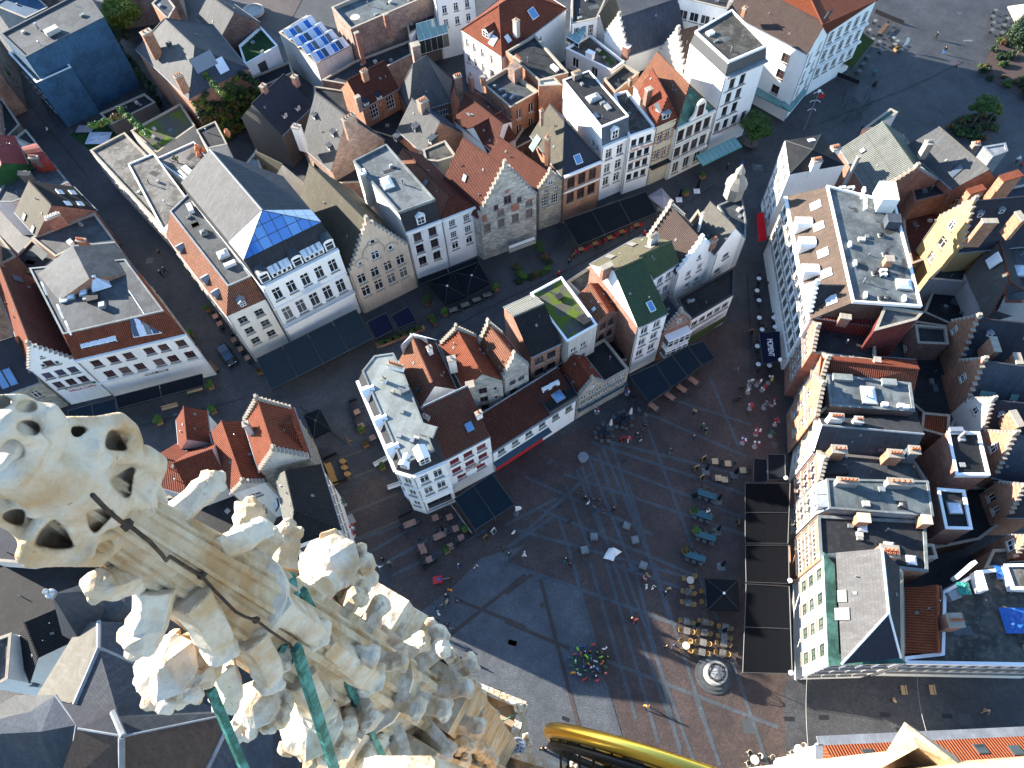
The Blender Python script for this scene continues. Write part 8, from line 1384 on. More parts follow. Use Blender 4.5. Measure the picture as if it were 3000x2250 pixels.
def bike_parts():
 P = []; 
 for x in (-.52, .52): mb = MB(); mb.tube([V((x+.33*math.cos(t*math.pi/8), 0, .34+.33*math.sin(t*math.pi/8))) for t in range(17)], .02, 4, 0, False); P.append(('wheel', mb, ['tyre']))
 mb = MB()
 for a, b in (((-.52, .34), (-.15, .85)), ((-.52, .34), (0, .3)), ((0, .3), (-.2, .9)), ((0, .3), (.42, .8)), ((-.16, .78), (.4, .82)), ((.52, .34), (.4, .95))): mb.tube([V((a[0], 0, a[1])), V((b[0], 0, b[1]))], .02, 5)
 P.append(('frame', mb, ['teal'])); mb = MB(); mb.blob(V((-.2, 0, .95)), V((.14, .08, .05)), 0, 2, .1, 1); P.append(('saddle', mb, ['black'])); mb = MB(); mb.tube([V((.35, -.3, 1.0)), V((.42, 0, 1.02)), V((.35, .3, 1.0))], .018, 5); P.append(('handlebar', mb, ['black'])); mb = MB(); mb.abox(-.75, -.3, -.1, .1, .72, .75); P.append(('rack', mb, ['black'])); return P
bk = lambda: proto('bicycle', 'bicycle parked in the cluster below the open square terrace', 'bicycle', bike_parts(), 'bicycles parked on the open square')
for p, a in (('D765,745', 1.2), ('D750,800', 1.3), ('D770,850', 1.0), ('D820,800', 2.6), ('D850,830', 2.5), ('D935,765', 1.1), ('D955,800', .9), ('D975,825', .6), ('D940,850', .5), ('D905,880', .2), ('D850,900', 2.2), ('D800,940', .4), ('D780,965', .3), ('D850,960', .5), ('D890,930', 1.5)): place('bk', bk, at(p, .5)*1, a, None); 
for o in [q for q in bpy.data.objects if q.name.startswith('bicycle')]: o.location.z = 0
for p, a, l in (('G395,430', .6, 'bicycle leaning by the shop corner beside the long awning, left'), ('G430,440', .9, 'bicycle leaning by the shop corner beside the long awning, middle'), ('G475,445', 1.1, 'red bicycle leaning at the corner of the long awning'), ('G765,485', .9, 'bicycle standing below the slatted tables'), ('G1020,355', 1.0, 'bicycle standing near the far slatted table'), ('E860,285', 1.0, 'bicycle against the wall in the alley')):
 o = place('bk', bk, at(p, .5), a, l); o.location.z = 0; o['group'] = 'single bicycles'
P = at('N1500,135', .6); P.z = 0; rt = root('cargo_trike', P, 'red cargo tricycle with blue load crossing the square', 'tricycle'); u = hv(at('N1600,120')-at('N1490,140')); w = Z.cross(u); mb = MB(); mb.box(P+Z*.35, u*.6, w*.45, Z*.5); part('box', mb, ['red'], rt); mb = MB(); mb.blob(P+u*.2+Z*.95, V((.3, .25, .2)), 0, 3, .2, 1); part('load', mb, ['blue'], rt)
for s in (-.5, .5): mb = MB(); mb.tube([P+w*s+u*.1+V((0, 0, .3))+u*.28*math.cos(t*.7)+Z*.28*math.sin(t*.7) for t in range(10)], .03, 5); part('wheel', mb, ['tyre'], rt)
mb = MB(); mb.tube([P+u*.5+Z*.5, P+u*1.5+Z*.6], .03, 5); part('frame', mb, ['steel'], rt)
def tarp(p, z, r, label, m='tarp', seed=1):
 P = at(p, z); mb = MB(); rnd = random.Random(seed); N_ = 9; g = [[P+V(((i/N_-.5)*2*r[0], (j/N_-.5)*2*r[1], .05+rnd.random()*.35*math.sin(math.pi*i/N_)*math.sin(math.pi*j/N_)+.02)) for j in range(N_+1)] for i in range(N_+1)]
 for i in range(N_):
  for j in range(N_): mb.face([g[i][j], g[i+1][j], g[i+1][j+1], g[i][j+1]], smooth=False)
 solo('tarpaulin', mb, [m], label, 'tarpaulin')
tarp('Q1722,205', 10.4, (.7, .7), 'small crumpled turquoise tarpaulin bundle on the black roof', 'verdi', 3); tarp('Q2050,75', 9.6, (1.0, .8), 'crumpled blue tarpaulin at the top of the black roof', 'tarp', 4); tarp('Q2145,465', 9.6, (1.5, 1.4), 'large crumpled blue tarpaulin on the black roof', 'tarp', 5); tarp('A800,1120', .2, (2.2, 1.6), 'large pale blue plastic cover on the lawn', 'whiteglass', 6); tarp('A690,1045', .2, (1.6, 1.0), 'pinkish garden cover on the lawn', 'mauve', 7)
def ac_parts():
 mb = MB(); mb.abox(-.45, .45, -.17, .17, .12, .8); f = MB(); f.tube([V((-.1, -.18, .46)), V((-.1, -.16, .46))], .26, 14); s = MB(); s.abox(-.4, .4, -.15, .15, 0, .12); return [('casing', mb, ['white_p']), ('fan_grille', f, ['darkgrey']), ('stand', s, ['grey'])]
acp = lambda: proto('air_conditioner', 'white air conditioning unit on the cluttered roof of the long white house', 'air conditioner', ac_parts(), 'air conditioners on the long white house')
for p, a in (('H890,85', 1.4), ('H915,130', 1.4), ('H915,180', 1.3), ('H790,480', 1.4), ('H832,632', 1.4), ('H1060,690', .1), ('H1060,725', .1), ('H915,888', 1.4), ('H1228,915', 1.4), ('H730,22', .1), ('H800,22', .1), ('H905,40', 1.4)): o = place('acp', acp, at(p, 16.75), a)
for o in [q for q in bpy.data.objects if q.name.startswith('air_conditioner')]: o.location.z = 16.7
for p, l in (('K335,115', 'white air unit left on the black flat roof behind the shop row'), ('K400,80', 'white air unit right on the black flat roof behind the shop row')): o = place('acp', acp, at(p, 7.5), .5, l); o.location.z = 7.2; o['group'] = 'air units behind the shop row'; o.scale = (1.5, 1.5, 1.2)
vnt = lambda: proto('roof_ventilator', 'dark domed roof ventilator on the long white house', 'ventilator', [('base', (lambda m_: (m_.abox(-.35, .35, -.35, .35, 0, .4), m_)[1])(MB()), ['concrete']), ('dome', (lambda m_: (m_.lathe(V((0, 0, .4)), [(.3, 0), (.36, .15), (.28, .35), (0, .45)], 12), m_)[1])(MB()), ['black'])], 'roof ventilators')
for p in ('H1050,390', 'H1085,545', 'H1050,905', 'H1107,908', 'H1000,700'): o = place('vnt', vnt, at(p, 17), 0); o.location.z = 16.7
# plants
def m_leaf(name, c1, c2):
 t = NT(name); oi = t.new('ShaderNodeNewGeometry'); n = t.noise(t.pos(), 2.2, 4); w = t.new('ShaderNodeTexWhiteNoise', noise_dimensions='3D'); t.l.new(oi.outputs['Position'], w.inputs[0]); c = t.mix(t.ramp(n, [(.35, 0.), (.65, 1.)]), c1, c2); c = t.mix(t.math('MULTIPLY', t.noise(t.pos(), 9, 2), .5), c, dk(c1, .6)); t.fin(c, .6, .3); t.b.inputs['Subsurface Weight'].default_value = 0
m_leaf('leaf', (.03, .075, .015), (.07, .13, .02)); m_leaf('leaf_d', (.012, .03, .012), (.03, .055, .018)); m_leaf('leaf_y', (.09, .14, .015), (.16, .18, .02)); m_leaf('leaf_l', (.05, .13, .02), (.09, .18, .03)); m_leaf('leaf_r', (.12, .05, .02), (.08, .09, .02))
t = NT('bark'); t.fin(t.mix(t.noise(t.pos(), 8, 4), (.07, .05, .035), (.14, .11, .08)), .9, .1)
def leaves(mb, centers, n, size, rnd, m=0):
 mb.nouv = True
 for c, r in centers:
  for _ in range(n):
   d = V((rnd.gauss(0, 1), rnd.gauss(0, 1), rnd.gauss(0, 1))); d.normalize(); p = c+V((d.x*r.x, d.y*r.y, d.z*r.z))*rnd.uniform(.55, 1.05)
   a = V((rnd.uniform(-1, 1), rnd.uniform(-1, 1), rnd.uniform(-.6, .9))).normalized(); b = a.cross(d+V((.01, .02, .03))).normalized(); s = size*rnd.uniform(.6, 1.3); mb.face([p-a*s*.5, p+b*s*.35, p+a*s*.6, p-b*s*.35], m)
def tree(label, p, h, r, m='leaf', n=520, k=12, size=.26, seed=1, base=None, z0=0, name='tree'):
 rnd = random.Random(seed); P = at(p, z0) if isinstance(p, str) else p; rt = root(name, P, label, 'tree'); mb = MB(); T_ = P+Z*h*.55; mb.tube([P, P+V((.1, .05, h*.25)), T_], [.16, .12, .07], 7); cs = []
 for i in range(k):
  a = 2.4*i; rr = r*.72*math.sqrt((i+.5)/k); c = P+V((math.cos(a)*rr, math.sin(a)*rr, h*(.55+.38*rnd.random()*(1-rr/r*.5)))); q = r*rnd.uniform(.28, .46); cs.append((c, V((q, q, q*.8)))); mb.tube([P+Z*h*rnd.uniform(.3, .5), (T_+c)/2, c], [.06, .04, .015], 5)
 part('trunk', mb, ['bark'], rt); mb = MB(); leaves(mb, cs, n, size, rnd); part('crown', mb, [m], rt)
 return rt
rt = tree('small round street tree in a dark tub beside the tall white house', 'C1985,1185', 6.6, 2.9, 'leaf', 700, 20, .26, 3); P = rt.location; mb = MB(); mb.lathe(P, [(.7, 0), (1.25, .5), (1.3, .75), (1.1, .75), (.2, .7)], 20); part('tub', mb, ['darkgrey'], rt)
tree('bright green tree in the courtyard left of the slate hip roof', 'A1080,330', 9., 4.2, 'leaf_y', 700, 22, .34, 5); tree('dark tree behind the bright courtyard tree', 'A1010,420', 6., 3., 'leaf_d', 400, 12, .3, 6)
tree('dark garden tree at the right edge of the open square', 'D2130,480', 7., 4., 'leaf_d', 700, 18, .32, 8); tree('young yellowing tree in the planted bed of the open square', 'D1900,1020', 5.5, 1.4, 'leaf_y', 350, 8, .22, 9); tree('loose green tree in the planted bed of the open square', 'D1790,1010', 6., 2.4, 'leaf', 420, 12, .26, 10)
tree('dark tree at the upper right corner bed', 'D2190,330', 6., 2.8, 'leaf_d', 400, 12, .3, 12); tree('small potted olive tree on the alley roof terrace', 'A1440,1320', 1.6, .6, 'leaf', 120, 6, .14, 13, z0=11.3)
def bush(label, p, r, h, m='leaf', n=240, k=7, size=.14, seed=1, z0=0, tub=None, cat='plant', name='shrub', rz=0):
 rnd = random.Random(seed); P = at(p, z0+h*.4) if isinstance(p, str) else p; P = V((P.x, P.y, z0)); rt = root(name, P, label, cat); cs = []
 hh = .45 if tub else 0
 for i in range(k): a = 2.4*i; rr = r*.6*math.sqrt((i+.3)/k); q = r*rnd.uniform(.35, .5); cs.append((P+V((math.cos(a)*rr, math.sin(a)*rr, hh+h*(.35+.4*rnd.random()))), V((q, q, h*.32))))
 mb = MB(); leaves(mb, cs, n, size, rnd); part('foliage', mb, [m], rt); st = MB()
 for c, q in cs[:4]: st.tube([P+Z*(hh*.8), c], .02, 4)
 part('stem', st, ['bark'], rt)
 if tub: mb = MB(); u = V((math.cos(rz), math.sin(rz), 0)); mb.box(P, u*tub[0]/2, Z.cross(u)*tub[1]/2, Z*.5); part('tub', mb, [tub[2]], rt)
 return rt
for i, (p, l) in enumerate((('F1970,815', 'bright green bush in a wooden tub right of the dark parasols'), ('F1558,1012', 'bright green bush in a wooden tub left of the dark parasols'), ('I1290,372', 'round bush in a wooden tub, left of the three before the wine restaurant'), ('I1512,320', 'round bush in a wooden tub, middle of the three before the wine restaurant'), ('I1725,285', 'round bush in a wooden tub, right of the three before the wine restaurant'), ('I1705,85', 'tall bush at the restaurant corner by the alley'), ('E1535,1190', 'bush in a tub at the mouth of the alley'), ('J880,440', 'dark shrub in a planter of the side street terrace'), ('J915,560', 'flowering shrub with red blooms in the side street'), ('J1050,740', 'green planter beside the white garden bench'), ('E1680,985', 'orange tub bush at the cream corner house'), ('F60,1490', 'red flowering tub at the left end of the slate blue awning'), ('K1525,1100', 'green plant at the end of the second teal table'), ('K1545,1260', 'pink and white flowers at the end of the third teal table'), ('K1460,1420', 'white flower bush at the end of the last teal table'), ('J1570,1415', 'low green plant at the terrace fence corner'), ('J1725,1250', 'bright small plant beside the glass screen'), ('D1180,400', 'shrub beside the feather flag on the open square'), ('C1600,1430', 'small green plant before the cream four bay house'), ('C1465,1565', 'small green plant beside the closed street parasol'))): bush(l, p, .75 if i < 7 else .55, 1.1 if i < 7 else .7, ('leaf_l' if i < 7 else ('leaf', 'leaf_l', 'leaf_r')[i % 3]), 330, 8, .14, i+20, tub=(.8, .8, 'wood'), rz=.5)
for i, p in enumerate(('F1420,900', 'F1455,1060', 'F1400,930', 'F1470,1090')): bush(('hedge trough left of the dark parasols, upper', 'hedge trough at the lower left of the parasols', 'hedge trough beside the parasol edge, middle', 'end bush of the hedge trough below the navy awning')[i], p, .6, .7, 'leaf', 220, 6, .13, 50+i, tub=(1.6, .6, 'wood_d'), rz=-1.0)
hp = [at('F1015,1270', .6), at('F1380,1125', .6)]
for i in range(6): P = hp[0]+(hp[1]-hp[0])*(i+.5)/6; bush('low box hedge in a red brown trough below the navy awnings', V((P.x, P.y, 0)), .6, .6, 'leaf', 200, 6, .12, 60+i, tub=(1.7, .7, 'wood_r'), rz=.37)['group'] = 'box hedge troughs below the navy awnings'
ring_ = ('F2140,640', 'F2170,700', 'F2150,760', 'G85,640', 'G110,690', 'G150,720', 'G200,725', 'G250,705', 'G300,685', 'G345,650', 'G350,600', 'G320,560', 'G285,500', 'G270,455')
for i, p in enumerate(ring_): bush('flower shrub in the horseshoe planting of the pedestrian street', p, .8, .8, ('leaf', 'leaf_l', 'leaf_d', 'leaf_r')[i % 4], 200, 6, .13, 70+i)['group'] = 'horseshoe flower shrubs'
def bed(poly, label, seed, n=60, m=('leaf_d', 'leaf', 'leaf_d', 'leaf_r')):
 P = pts(poly); sheet('soil_bed', P if area2(P) > 0 else P[::-1], 'chocolate'); c = sum(P, Vector())/len(P); rnd = random.Random(seed)
 for i in range(n):
  k = rnd.randrange(len(P)); a, b = rnd.random(), rnd.random(); a = math.sqrt(a); q = c*(1-a)+(P[k]*(1-b)+P[(k+1) % len(P)]*b)*a; bush(label, V((q.x, q.y, 0)), rnd.uniform(.7, 1.2), rnd.uniform(.5, 1.3), m[i % len(m)], 110, 5, .22, seed*100+i)['group'] = label
bed('D1590,1040 D1760,920 D2075,955 D1920,1170 D1720,1140', 'low dark shrub in the planted bed below the open square', 1, 34); bed('D1835,600 D1960,390 D2100,270 D2400,300 D2400,900 D2170,775', 'dark shrub in the bed at the right edge of the open square', 2, 46)
def creeper(label, A_, B_, z0, z1, n, m=('leaf_d', 'leaf_y', 'leaf', 'leaf_r'), seed=1, bulge=.5):
 rnd = random.Random(seed); u = B_-A_; nrm = Z.cross(hv(u)); rt = root('ivy', (A_+B_)/2-Z*((A_+B_)/2).z, label, 'ivy')
 for k, mm in enumerate(m):
  mb = MB(); cs = []
  for i in range(n//len(m)): t_ = rnd.random(); z = z0+(z1-z0)*rnd.random()*(.8+.2*math.sin(t_*9+k)); cs.append((V((A_.x+u.x*t_, A_.y+u.y*t_, z))-nrm*rnd.uniform(.1, bulge), V((.55, .55, .5))))
  leaves(mb, cs, 110, .3, rnd); part('foliage', mb, [mm], rt)
e = ivyh.edge(0); creeper('thick green and yellow ivy covering the front of the slate hip house', e[0], e[1], .5, 10.6, 300, seed=3, bulge=1.1); e2 = ivyh.edge(1); creeper('dark ivy on the side of the slate hip house', e2[0]+(e2[1]-e2[0])*0, e2[0]+(e2[1]-e2[0])*.35, 1, 9, 50, seed=4)
creeper('green creeper along the alley wall below the blue hall', at('A20,470', 0), at('A210,790', 0), 1., 6.5, 70, ('leaf_l', 'leaf'), 5); creeper('yellow green hedge on the edge of the roof garden', at('A1230,1300', 0), at('A1470,1530', 0), 12., 12.6, 26, ('leaf', 'leaf_l'), 6, .3); creeper('flower boxes along the deck edge of the alley house', at('A930,1330', 0), at('A1190,1230', 0), 8.6, 9.1, 20, ('leaf_l', 'leaf_r'), 7, .3); creeper('potted greenery on the brick party wall terrace', at('B700,190', 0), at('B960,120', 0), 11.2, 11.9, 20, ('leaf_l', 'leaf_r'), 8, .3); creeper('dark hedge beside the brick wall of the slate hip house', at('A1050,470', 0), at('A1340,860', 0), .5, 5, 50, ('leaf_d', 'leaf_d'), 9, 1.2)
creeper('pot plants on the green turf strip terrace', at('C740,410', 0), at('C870,540', 0), 8.6, 9.2, 14, ('leaf_l', 'leaf_r'), 12, .3); creeper('leafy edge of the roof terrace beside the round urn', at('A1830,990', 0), at('A2030,1230', 0), 12., 12.7, 22, ('leaf_y', 'leaf'), 13, .3)
for p, z, r, l in (('A1590,1180', 12.4, .55, 'large terracotta urn on the roof terrace'), ('A1600,1235', 12., .4, 'smaller terracotta urn beside the large one'), ('A1635,1200', 12., .35, 'third terracotta urn behind the large one'), ('A1830,1055', 13.4, .5, 'terracotta urn with narrow neck beside the stair tower')):
 P = at(p, z); mb = MB(); mb.lathe(P, [(.4*r, -1.3), (.9*r, -.9), (r, -.5), (.7*r, -.1), (.45*r, 0), (.6*r, .12), (.4*r, .12), (.3*r, -.1)], 16); solo('urn', mb, ['terracotta'], l, 'urn')
P = at('A2050,85', .5); P.z = 0; mb = MB(); mb.lathe(P, [(2.3, 0), (2.3, .7), (1.9, .75), (1.8, .4), (0, .35)], 28); solo('fountain_basin', mb, ['concrete'], 'round stone basin in the brick court at the top', 'basin')
P = at('B830,140', 11.6); mb = MB(); mb.lathe(P, [(0, 0), (.9, 0), (.9, .06), (0, .06)], 20); o = solo('terrace_table', mb, ['beige'], 'round beige table on the brick party wall terrace', 'table'); mb = MB(); mb.tube([P-Z*.7, P], .06, 6); sub('column', mb, ['steel'], o)
sheet('court_paving', 'A2000,-40 B420,-40 B240,300 B60,200 A1960,60', 'cob_red')
P0 = at('A1520,1380', 11.9); mb = MB(); u = hv(at('A1540,1400')-at('A1440,1310')); w_ = Z.cross(u); mb.box(P0, u*1.3, w_*.45, Z*.08); o = solo('roof_table', mb, ['white_p'], 'long white table on the plank roof terrace', 'table'); mb = MB(); mb.box(P0-Z*.6, u*.9, w_*.2, Z*.6); sub('trestle', mb, ['grey'], o)
mb = MB(); P0 = P0-w_*.95-Z*.25; mb.box(P0, u*1.3, w_*.2, Z*.07); o = solo('roof_bench', mb, ['white_p'], 'white bench beside the long roof terrace table', 'bench'); mb = MB(); mb.box(P0-Z*.35, u*.9, w_*.1, Z*.35); sub('leg', mb, ['grey'], o)
rnd = random.Random(11); COLS = ['red', 'blue', 'white_p', 'yellow_p', 'green', 'black', 'mauve', 'teal', 'beige']
for i, (p, l) in enumerate((('K1985,60', 'postcard rack with pale cards beside the long terrace, upper'), ('K1975,120', 'postcard rack with pale cards beside the long terrace, lower'), ('L55,60', 'rack of white and pink scarves before the brick fronts'), ('L100,100', 'rack of red goods before the brick fronts'), ('L150,40', 'rack of black and yellow goods before the brick fronts'), ('K1990,250', 'red toy stand before the brick fronts'), ('K2105,245', 'rack of grey figurines before the brick fronts'), ('L180,220', 'tall rack of dark souvenirs by the brick front'), ('K2040,460', 'low rack of rainbow coloured bags'), ('K1930,530', 'slim blue postcard stand on the square'), ('K2030,560', 'slim white postcard stand on the square'), ('L170,470', 'rack of green coats by the shop door'), ('J800,1225', 'red souvenir rack against the black tiled house, upper'), ('J805,1290', 'red souvenir rack against the black tiled house, lower'), ('J865,1400', 'rack of black and yellow shirts at the house corner'), ('J860,1465', 'rack of white goods at the house corner'), ('J735,1030', 'green scarf rack against the pale front'), ('K745,280', 'small postcard stand beside the blue shop front'), ('K990,130', 'tall postcard stand beside the blue shop front'), ('L205,380', 'blue and red flag rack by the brick front'))):
 P = at(p, .8); P.z = 0; rt = root('souvenir_rack', P, l, 'rack'); mb = MB(); mb.tube([P, P+Z*1.7], .03, 5); part('pole', mb, ['steel'], rt); mb = MB(); mb.lathe(P, [(.35, 0), (.35, .05), (.05, .08)], 10); part('base', mb, ['grey'], rt)
 pal = {'red': ['red', 'red', 'white_p'], 'rainbow': ['red', 'green', 'blue', 'yellow_p', 'black'], 'green': ['green', 'teal'], 'blue': ['blue', 'white_p', 'red'], 'black': ['black', 'yellow_p', 'white_p'], 'white': ['white_p', 'mauve', 'red'], 'pale': ['white_p', 'bit_l', 'beige'], 'grey': ['bit_l', 'grey'], 'dark': ['black', 'red', 'white_p']}; pc = next((v for k, v in pal.items() if k in l), ['white_p', 'bit_l', 'blue'])
 for k in range(9): a = rnd.uniform(0, 6.28); q = P+V((math.cos(a)*.3, math.sin(a)*.3, .35+rnd.random()*1.2)); mb = MB(); mb.box(q, V((.1, 0, 0)), V((0, .09, 0)), Z*.26); part('goods', mb, [pc[k % len(pc)]], rt)
# people
def person_mesh(pose):
 J = {'pel': (0, 0, .95, .15), 'bel': (0, 0, 1.1, .145), 'che': (0, -.01, 1.32, .165), 'nek': (0, 0, 1.49, .06), 'hd1': (0, .015, 1.58, .085), 'hd2': (0, .015, 1.68, .095), 'hd3': (0, .01, 1.75, .06)}
 st = {'stand': 0, 'walk': .22, 'walk2': -.24}[pose]
 for s, n in ((-1, 'l'), (1, 'r')):
  k = st*s; J.update({'hip'+n: (.09*s, 0, .90, .10), 'kne'+n: (.10*s, k*.6+.02, .50, .07), 'ank'+n: (.10*s, k, .09, .048), 'toe'+n: (.11*s, k+.14, .05, .042), 'sho'+n: (.185*s, 0, 1.42, .075), 'elb'+n: (.25*s, -k*.5-.02, 1.15, .052), 'wri'+n: (.24*s, -k*.9+.12, .95, .036), 'han'+n: (.235*s, -k*.95+.17, .88, .04)})
 E_ = [('pel', 'bel'), ('bel', 'che'), ('che', 'nek'), ('nek', 'hd1'), ('hd1', 'hd2'), ('hd2', 'hd3')]
 for n in 'lr': E_ += [('pel', 'hip'+n), ('hip'+n, 'kne'+n), ('kne'+n, 'ank'+n), ('ank'+n, 'toe'+n), ('che', 'sho'+n), ('sho'+n, 'elb'+n), ('elb'+n, 'wri'+n), ('wri'+n, 'han'+n)]
 ks = list(J); me = bpy.data.meshes.new('person_raw'); me.from_pydata([J[k][:3] for k in ks], [(ks.index(a), ks.index(b)) for a, b in E_], []); o = bpy.data.objects.new('person_raw', me); COL.objects.link(o)
 o.modifiers.new('s', 'SKIN'); sv_ = me.skin_vertices[0].data
 for i, k in enumerate(ks): r = J[k][3]; sv_[i].radius = (r, r*(.72 if k in ('che', 'bel', 'pel') else 1)); sv_[i].use_root = (k == 'pel')
 m = o.modifiers.new('u', 'SUBSURF'); m.levels = 1; m.render_levels = 1; dg = bpy.context.evaluated_depsgraph_get(); res = bpy.data.meshes.new_from_object(o.evaluated_get(dg)); bpy.data.objects.remove(o); bpy.data.meshes.remove(me)
 res.name = 'person'; res.materials.clear()
 for q in ('skin', 'black', 'darkgrey', 'black', 'chocolate'): res.materials.append(M(q))
 for f in res.polygons:
  c = f.center; f.use_smooth = True
  f.material_index = 0 if (c.z > 1.5 and (c.y > .05 and c.z < 1.69)) else (4 if c.z > 1.56 else (0 if c.z > 1.47 and abs(c.x) < .1 else (1 if c.z > .93 or (abs(c.x) > .2 and c.z > .93) else (0 if abs(c.x) > .19 and c.z > .8 else (2 if c.z > .1 else 3)))))
 return res
PM = {k: person_mesh(k) for k in ('stand', 'walk', 'walk2')}
for nm, col in (('c_black', (.012, .012, .014)), ('c_navy', (.015, .02, .05)), ('c_grey', (.12, .12, .13)), ('c_white', (.7, .7, .68)), ('c_red', (.5, .03, .03)), ('c_pink', (.6, .2, .25)), ('c_green', (.03, .16, .06)), ('c_lime', (.25, .6, .02)), ('c_orange', (.8, .25, .02)), ('c_blue', (.04, .14, .4)), ('c_teal', (.03, .2, .22)), ('c_tan', (.35, .25, .15)), ('c_jean', (.05, .08, .14)), ('c_yellow', (.7, .55, .05)), ('hair_d', (.02, .015, .01)), ('hair_b', (.10, .055, .03)), ('hair_y', (.4, .28, .12)), ('hair_g', (.5, .48, .45))): m_plain(nm, col, .8, .2, 0, .1)
CN = {'c_black': 'black', 'c_navy': 'navy', 'c_grey': 'grey', 'c_white': 'white', 'c_red': 'red', 'c_pink': 'pink', 'c_green': 'green', 'c_lime': 'lime green', 'c_orange': 'orange', 'c_blue': 'blue', 'c_teal': 'teal', 'c_tan': 'tan', 'c_jean': 'denim', 'c_yellow': 'yellow'}
def person(p, top, bot, where, a=None, pose=None, hair=None, hat=None, z0=0., grp=None, sc=None):
 P = at(p, .9); P.z = z0; i = person.i; person.i += 1; rnd = random.Random(100+i); me = PM[pose or ('walk', 'walk2', 'stand')[i % 3]]; o = bpy.data.objects.new('person', me); COL.objects.link(o); o.location = P; o.rotation_euler = (0, 0, rnd.uniform(0, 6.28) if a is None else a); s = sc or rnd.uniform(.96, 1.06); o.scale = (s*1.12, s*1.12, s)
 for k, m in ((1, top), (2, bot), (4, hat or hair or rnd.choice(('hair_d', 'hair_d', 'hair_b', 'hair_y', 'hair_g')))): o.material_slots[k].link = 'OBJECT'; o.material_slots[k].material = M(m)
 tag(o, 'person in %s top and %s trousers %s' % (CN[top], CN[bot], where), 'person', grp); return o
person.i = 0
k, n_, g_, w_, j_ = 'c_black', 'c_navy', 'c_grey', 'c_white', 'c_jean'
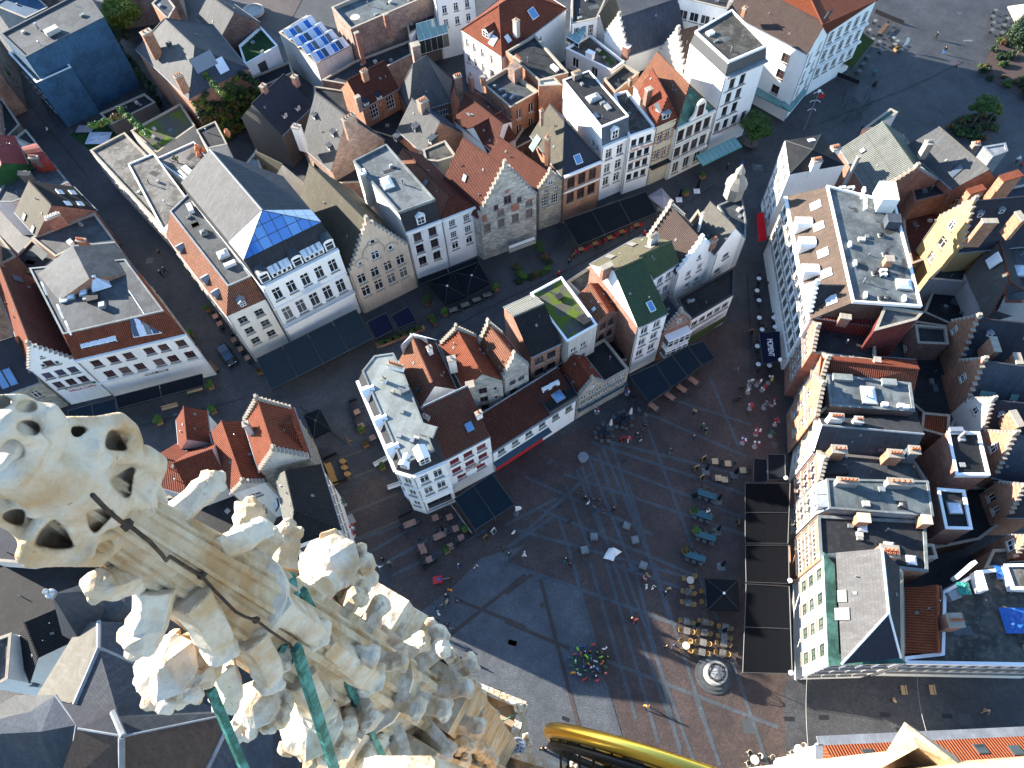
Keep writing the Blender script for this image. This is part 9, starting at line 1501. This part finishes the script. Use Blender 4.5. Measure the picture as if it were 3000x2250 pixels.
for a in (('K590,960', k, j_, 'walking above the small group on the square'), ('K650,992', k, k, 'at the upper left of the small group'), ('K672,1035', w_, k, 'at the left of the small group'), ('K715,1010', k, g_, 'at the centre of the small group'), ('K765,1015', n_, g_, 'at the upper right of the small group'), ('K720,1068', g_, j_, 'at the bottom of the small group'), ('K795,1095', n_, g_, 'just below the small group'), ('K880,1080', k, k, 'waving right of the small group'),
          ('K68,1278', w_, k, 'near the feather flag'), ('K157,1447', w_, w_, 'alone left of the cube seats'), ('J2075,1450', k, k, 'with a tan bag below the terrace'), ('J2025,1412', k, j_, 'walking below the menu stand'), ('K490,1490', k, 'c_teal', 'walking left of the white gown'), ('K530,1530', k, k, 'walking beside the teal trousers'), ('K1048,1612', n_, g_, 'left below the lowest cube seat'), ('O1128,125', 'c_pink', k, 'carrying a bag near the cube seats'), ('O1152,100', 'c_tan', k, 'with dark curls near the cube seats'), ('O1145,192', w_, 'c_pink', 'beside the pink shopping bags'), ('O1195,200', w_, g_, 'right of the pink shopping bags'), ('O1295,240', k, k, 'in a white cap near the rattan chairs', None, None, None, 'c_white'), ('O1325,208', 'c_tan', k, 'with white hair near the rattan chairs', None, None, 'hair_g'), ('O1025,452', k, k, 'beside the red coat'), ('O1056,462', 'c_red', k, 'in a long red coat on the square'), ('O1305,675', k, k, 'left of the round rattan table'), ('O1365,670', n_, j_, 'right of the black clad pair'), ('O1140,1160', 'c_orange', k, 'alone above the gilded ring'), ('O295,1500', k, k, 'left of the pair at the gallery foot'), ('O330,1500', k, k, 'right of the pair at the gallery foot'),
          ('K1070,482', k, j_, 'left of the pair near the barrels'), ('K1100,512', k, w_, 'right of the pair near the barrels'), ('K1002,512', 'c_red', w_, 'beside the red menu board'), ('K1130,412', k, g_, 'walking above the barrels pair'), ('K1535,288', 'c_tan', k, 'striding alone below the brown tables'), ('K1600,405', 'c_green', k, 'with a green backpack'), ('K1625,445', k, g_, 'walking beside the green backpack'), ('K1525,502', n_, j_, 'alone in the middle of the upper square'), ('K1335,608', n_, 'c_teal', 'alone near the paving bands crossing'), ('K1915,100', k, k, 'next to the postcard racks'), ('K1898,185', k, k, 'with a dog beside the postcard racks'),
          ('J1670,1540', n_, 'c_blue', 'walking at the edge of the fan paving'), ('J1805,1540', k, w_, 'walking right of the blue trousers'), ('J1050,1490', k, k, 'in a red hood near the souvenir shirts'), ('J1107,1520', g_, k, 'next to the red hood near the shirts'), ('J1025,1550', w_, g_, 'below the pair near the souvenir shirts'), ('N1600,218', 'c_orange', k, 'below the red tricycle'), ('N1568,262', k, k, 'left below the orange jacket'), ('N1575,315', 'c_tan', k, 'with pale hair below the red tricycle', None, None, 'hair_y'), ('N1662,310', n_, g_, 'walking apart right of the strolling group'), ('N1480,352', n_, 'c_teal', 'at the left of the strolling group'), ('N1530,340', 'c_grey', k, 'in the middle of the strolling group'), ('N1505,407', w_, g_, 'in front of the strolling group'), ('N1495,480', k, k, 'walking behind the white shirt'), ('N1575,497', n_, k, 'left of the linked pair'), ('N1608,530', g_, k, 'right of the linked pair'), ('N1480,570', k, k, 'walking alone left of the paving joint'), ('N1445,685', n_, g_, 'nearest the stone pinnacle'), ('N1600,716', k, k, 'alone below the paving joints'), ('N1598,125', k, k, 'pushing the red tricycle'),
          ('D1505,285', k, k, 'alone in the upper open square'), ('D1572,405', k, 'c_blue', 'in the middle of the open square'), ('D1672,525', 'c_pink', n_, 'in a pink shirt on the open square'), ('D1002,585', 'c_teal', k, 'beside the terrace planters of the open square'), ('D900,1045', n_, k, 'in the shade behind the corrugated roof'), ('D2165,1290', w_, k, 'at the right edge street, left one'), ('D2195,1330', 'c_red', k, 'at the right edge street, right one'), ('G520,608', k, j_, 'walking beside the wooden board stand'), ('G436,697', 'c_red', k, 'at the edge of the horseshoe planting'), ('G1880,1480', g_, j_, 'crossing toward the last black awning'), ('C1800,1350', k, k, 'at the chip shop canopy'), ('E1300,690', k, k, 'left of the couple in the alley'), ('E1332,668', n_, k, 'right of the couple in the alley'), ('E1290,528', k, g_, 'beside the dark stall in the alley'), ('A385,1050', w_, k, 'in the sun at the upper alley'), ('G1128,370', 'c_red', k, 'standing near the slatted tables'), ('Q1155,1112', 'c_tan', k, 'in the shaded lane at the right'), ('Q1905,1195', 'c_tan', 'c_tan', 'in a pale coat in the shaded lane'), ('K1640,1105', w_, k, 'seated at the second teal table')): person(*a)
rnd = random.Random(21); spots = []
while len(spots) < 36:
 x, y = rnd.uniform(530, 845), rnd.uniform(640, 965); 
 if ((x-690)/165)**2+((y-800)/170)**2 > 1 or any((x-a)**2+(y-b)**2 < 34**2 for a, b in spots): continue
 spots.append((x, y))
for i, (x, y) in enumerate(spots):
 top = rnd.choice((k, k, n_, 'c_lime', 'c_lime', 'c_green', w_, 'c_blue', 'c_red', 'c_orange', g_, 'c_teal', 'c_yellow')); o = person('O%.0f,%.0f' % (x, y), top, rnd.choice((k, k, j_, g_)), 'in the crowded tour group', None, 'stand', None, rnd.choice((None, None, None, 'c_red', 'c_white', 'c_lime')), 0., 'tour group on the fan paving', rnd.uniform(.82, 1.02)); o['label'] = 'person in %s top in the crowded tour group on the fan paving' % CN[top]
person('K880,1388', n_, w_, 'wearing the spread white gown', .2, 'stand')
P = at('K868,1450', .3); P.z = 0; mb = MB(); c = at('K880,1395', .9); c.z = 1.0; rim = [at(q, .05) for q in ('K840,1400', 'K815,1440', 'K795,1480', 'K835,1490', 'K875,1507', 'K890,1470', 'K945,1430', 'K915,1410')]
for i in range(len(rim)-1):
 for t0, t1 in ((0, .5), (.5, 1)): f = lambda p, t_: c*(1-t_)+V((p.x, p.y, .05+.12*(i % 2)))*t_; q = [f(rim[i], t0), f(rim[i+1], t0), f(rim[i+1], t1), f(rim[i], t1)]; mb.face(q if t0 else [q[0], q[2], q[3]], smooth=False)
solo('white_gown', mb, ['white_p'], 'wide white gown train fanned out on the square paving', 'gown')
P = at('K1870,200', .2); P.z = 0; mb = MB(); mb.tube([P+V((-.35, 0, .42)), P+V((-.1, 0, .45)), P+V((.25, 0, .47))], [.11, .14, .13], 8); mb.tube([P+V((.25, 0, .5)), P+V((.42, 0, .68)), P+V((.5, 0, .7)), P+V((.66, 0, .66))], [.09, .08, .09, .04], 7); mb.tube([P+V((-.35, 0, .46)), P+V((-.6, 0, .6))], [.03, .015], 5)
for x in (-.28, .22):
 for y in (-.08, .08): mb.tube([P+V((x, y, .42)), P+V((x-.03, y, .2)), P+V((x, y, 0))], [.06, .035, .03], 6)
for y in (-.05, .05): mb.tube([P+V((.46, y, .74)), P+V((.44, y*1.6, .84))], [.03, .01], 5)
solo('dog', mb, ['black'], 'black dog on a lead beside the postcard racks', 'dog')
for a, b, l in (('Q455,905', 'Q462,1480', 'thin wire across the lane, left one'), ('Q1345,900', 'Q1425,1380', 'thin wire across the lane, right one')): mb = MB(); A_, B_ = at(a, 9), at(b, 9); mb.tube([A_+(B_-A_)*t_-Z*.5*math.sin(math.pi*t_) for t_ in [q/8 for q in range(9)]], .02, 4); solo('overhead_wire', mb, ['greyframe'], l, 'wire')
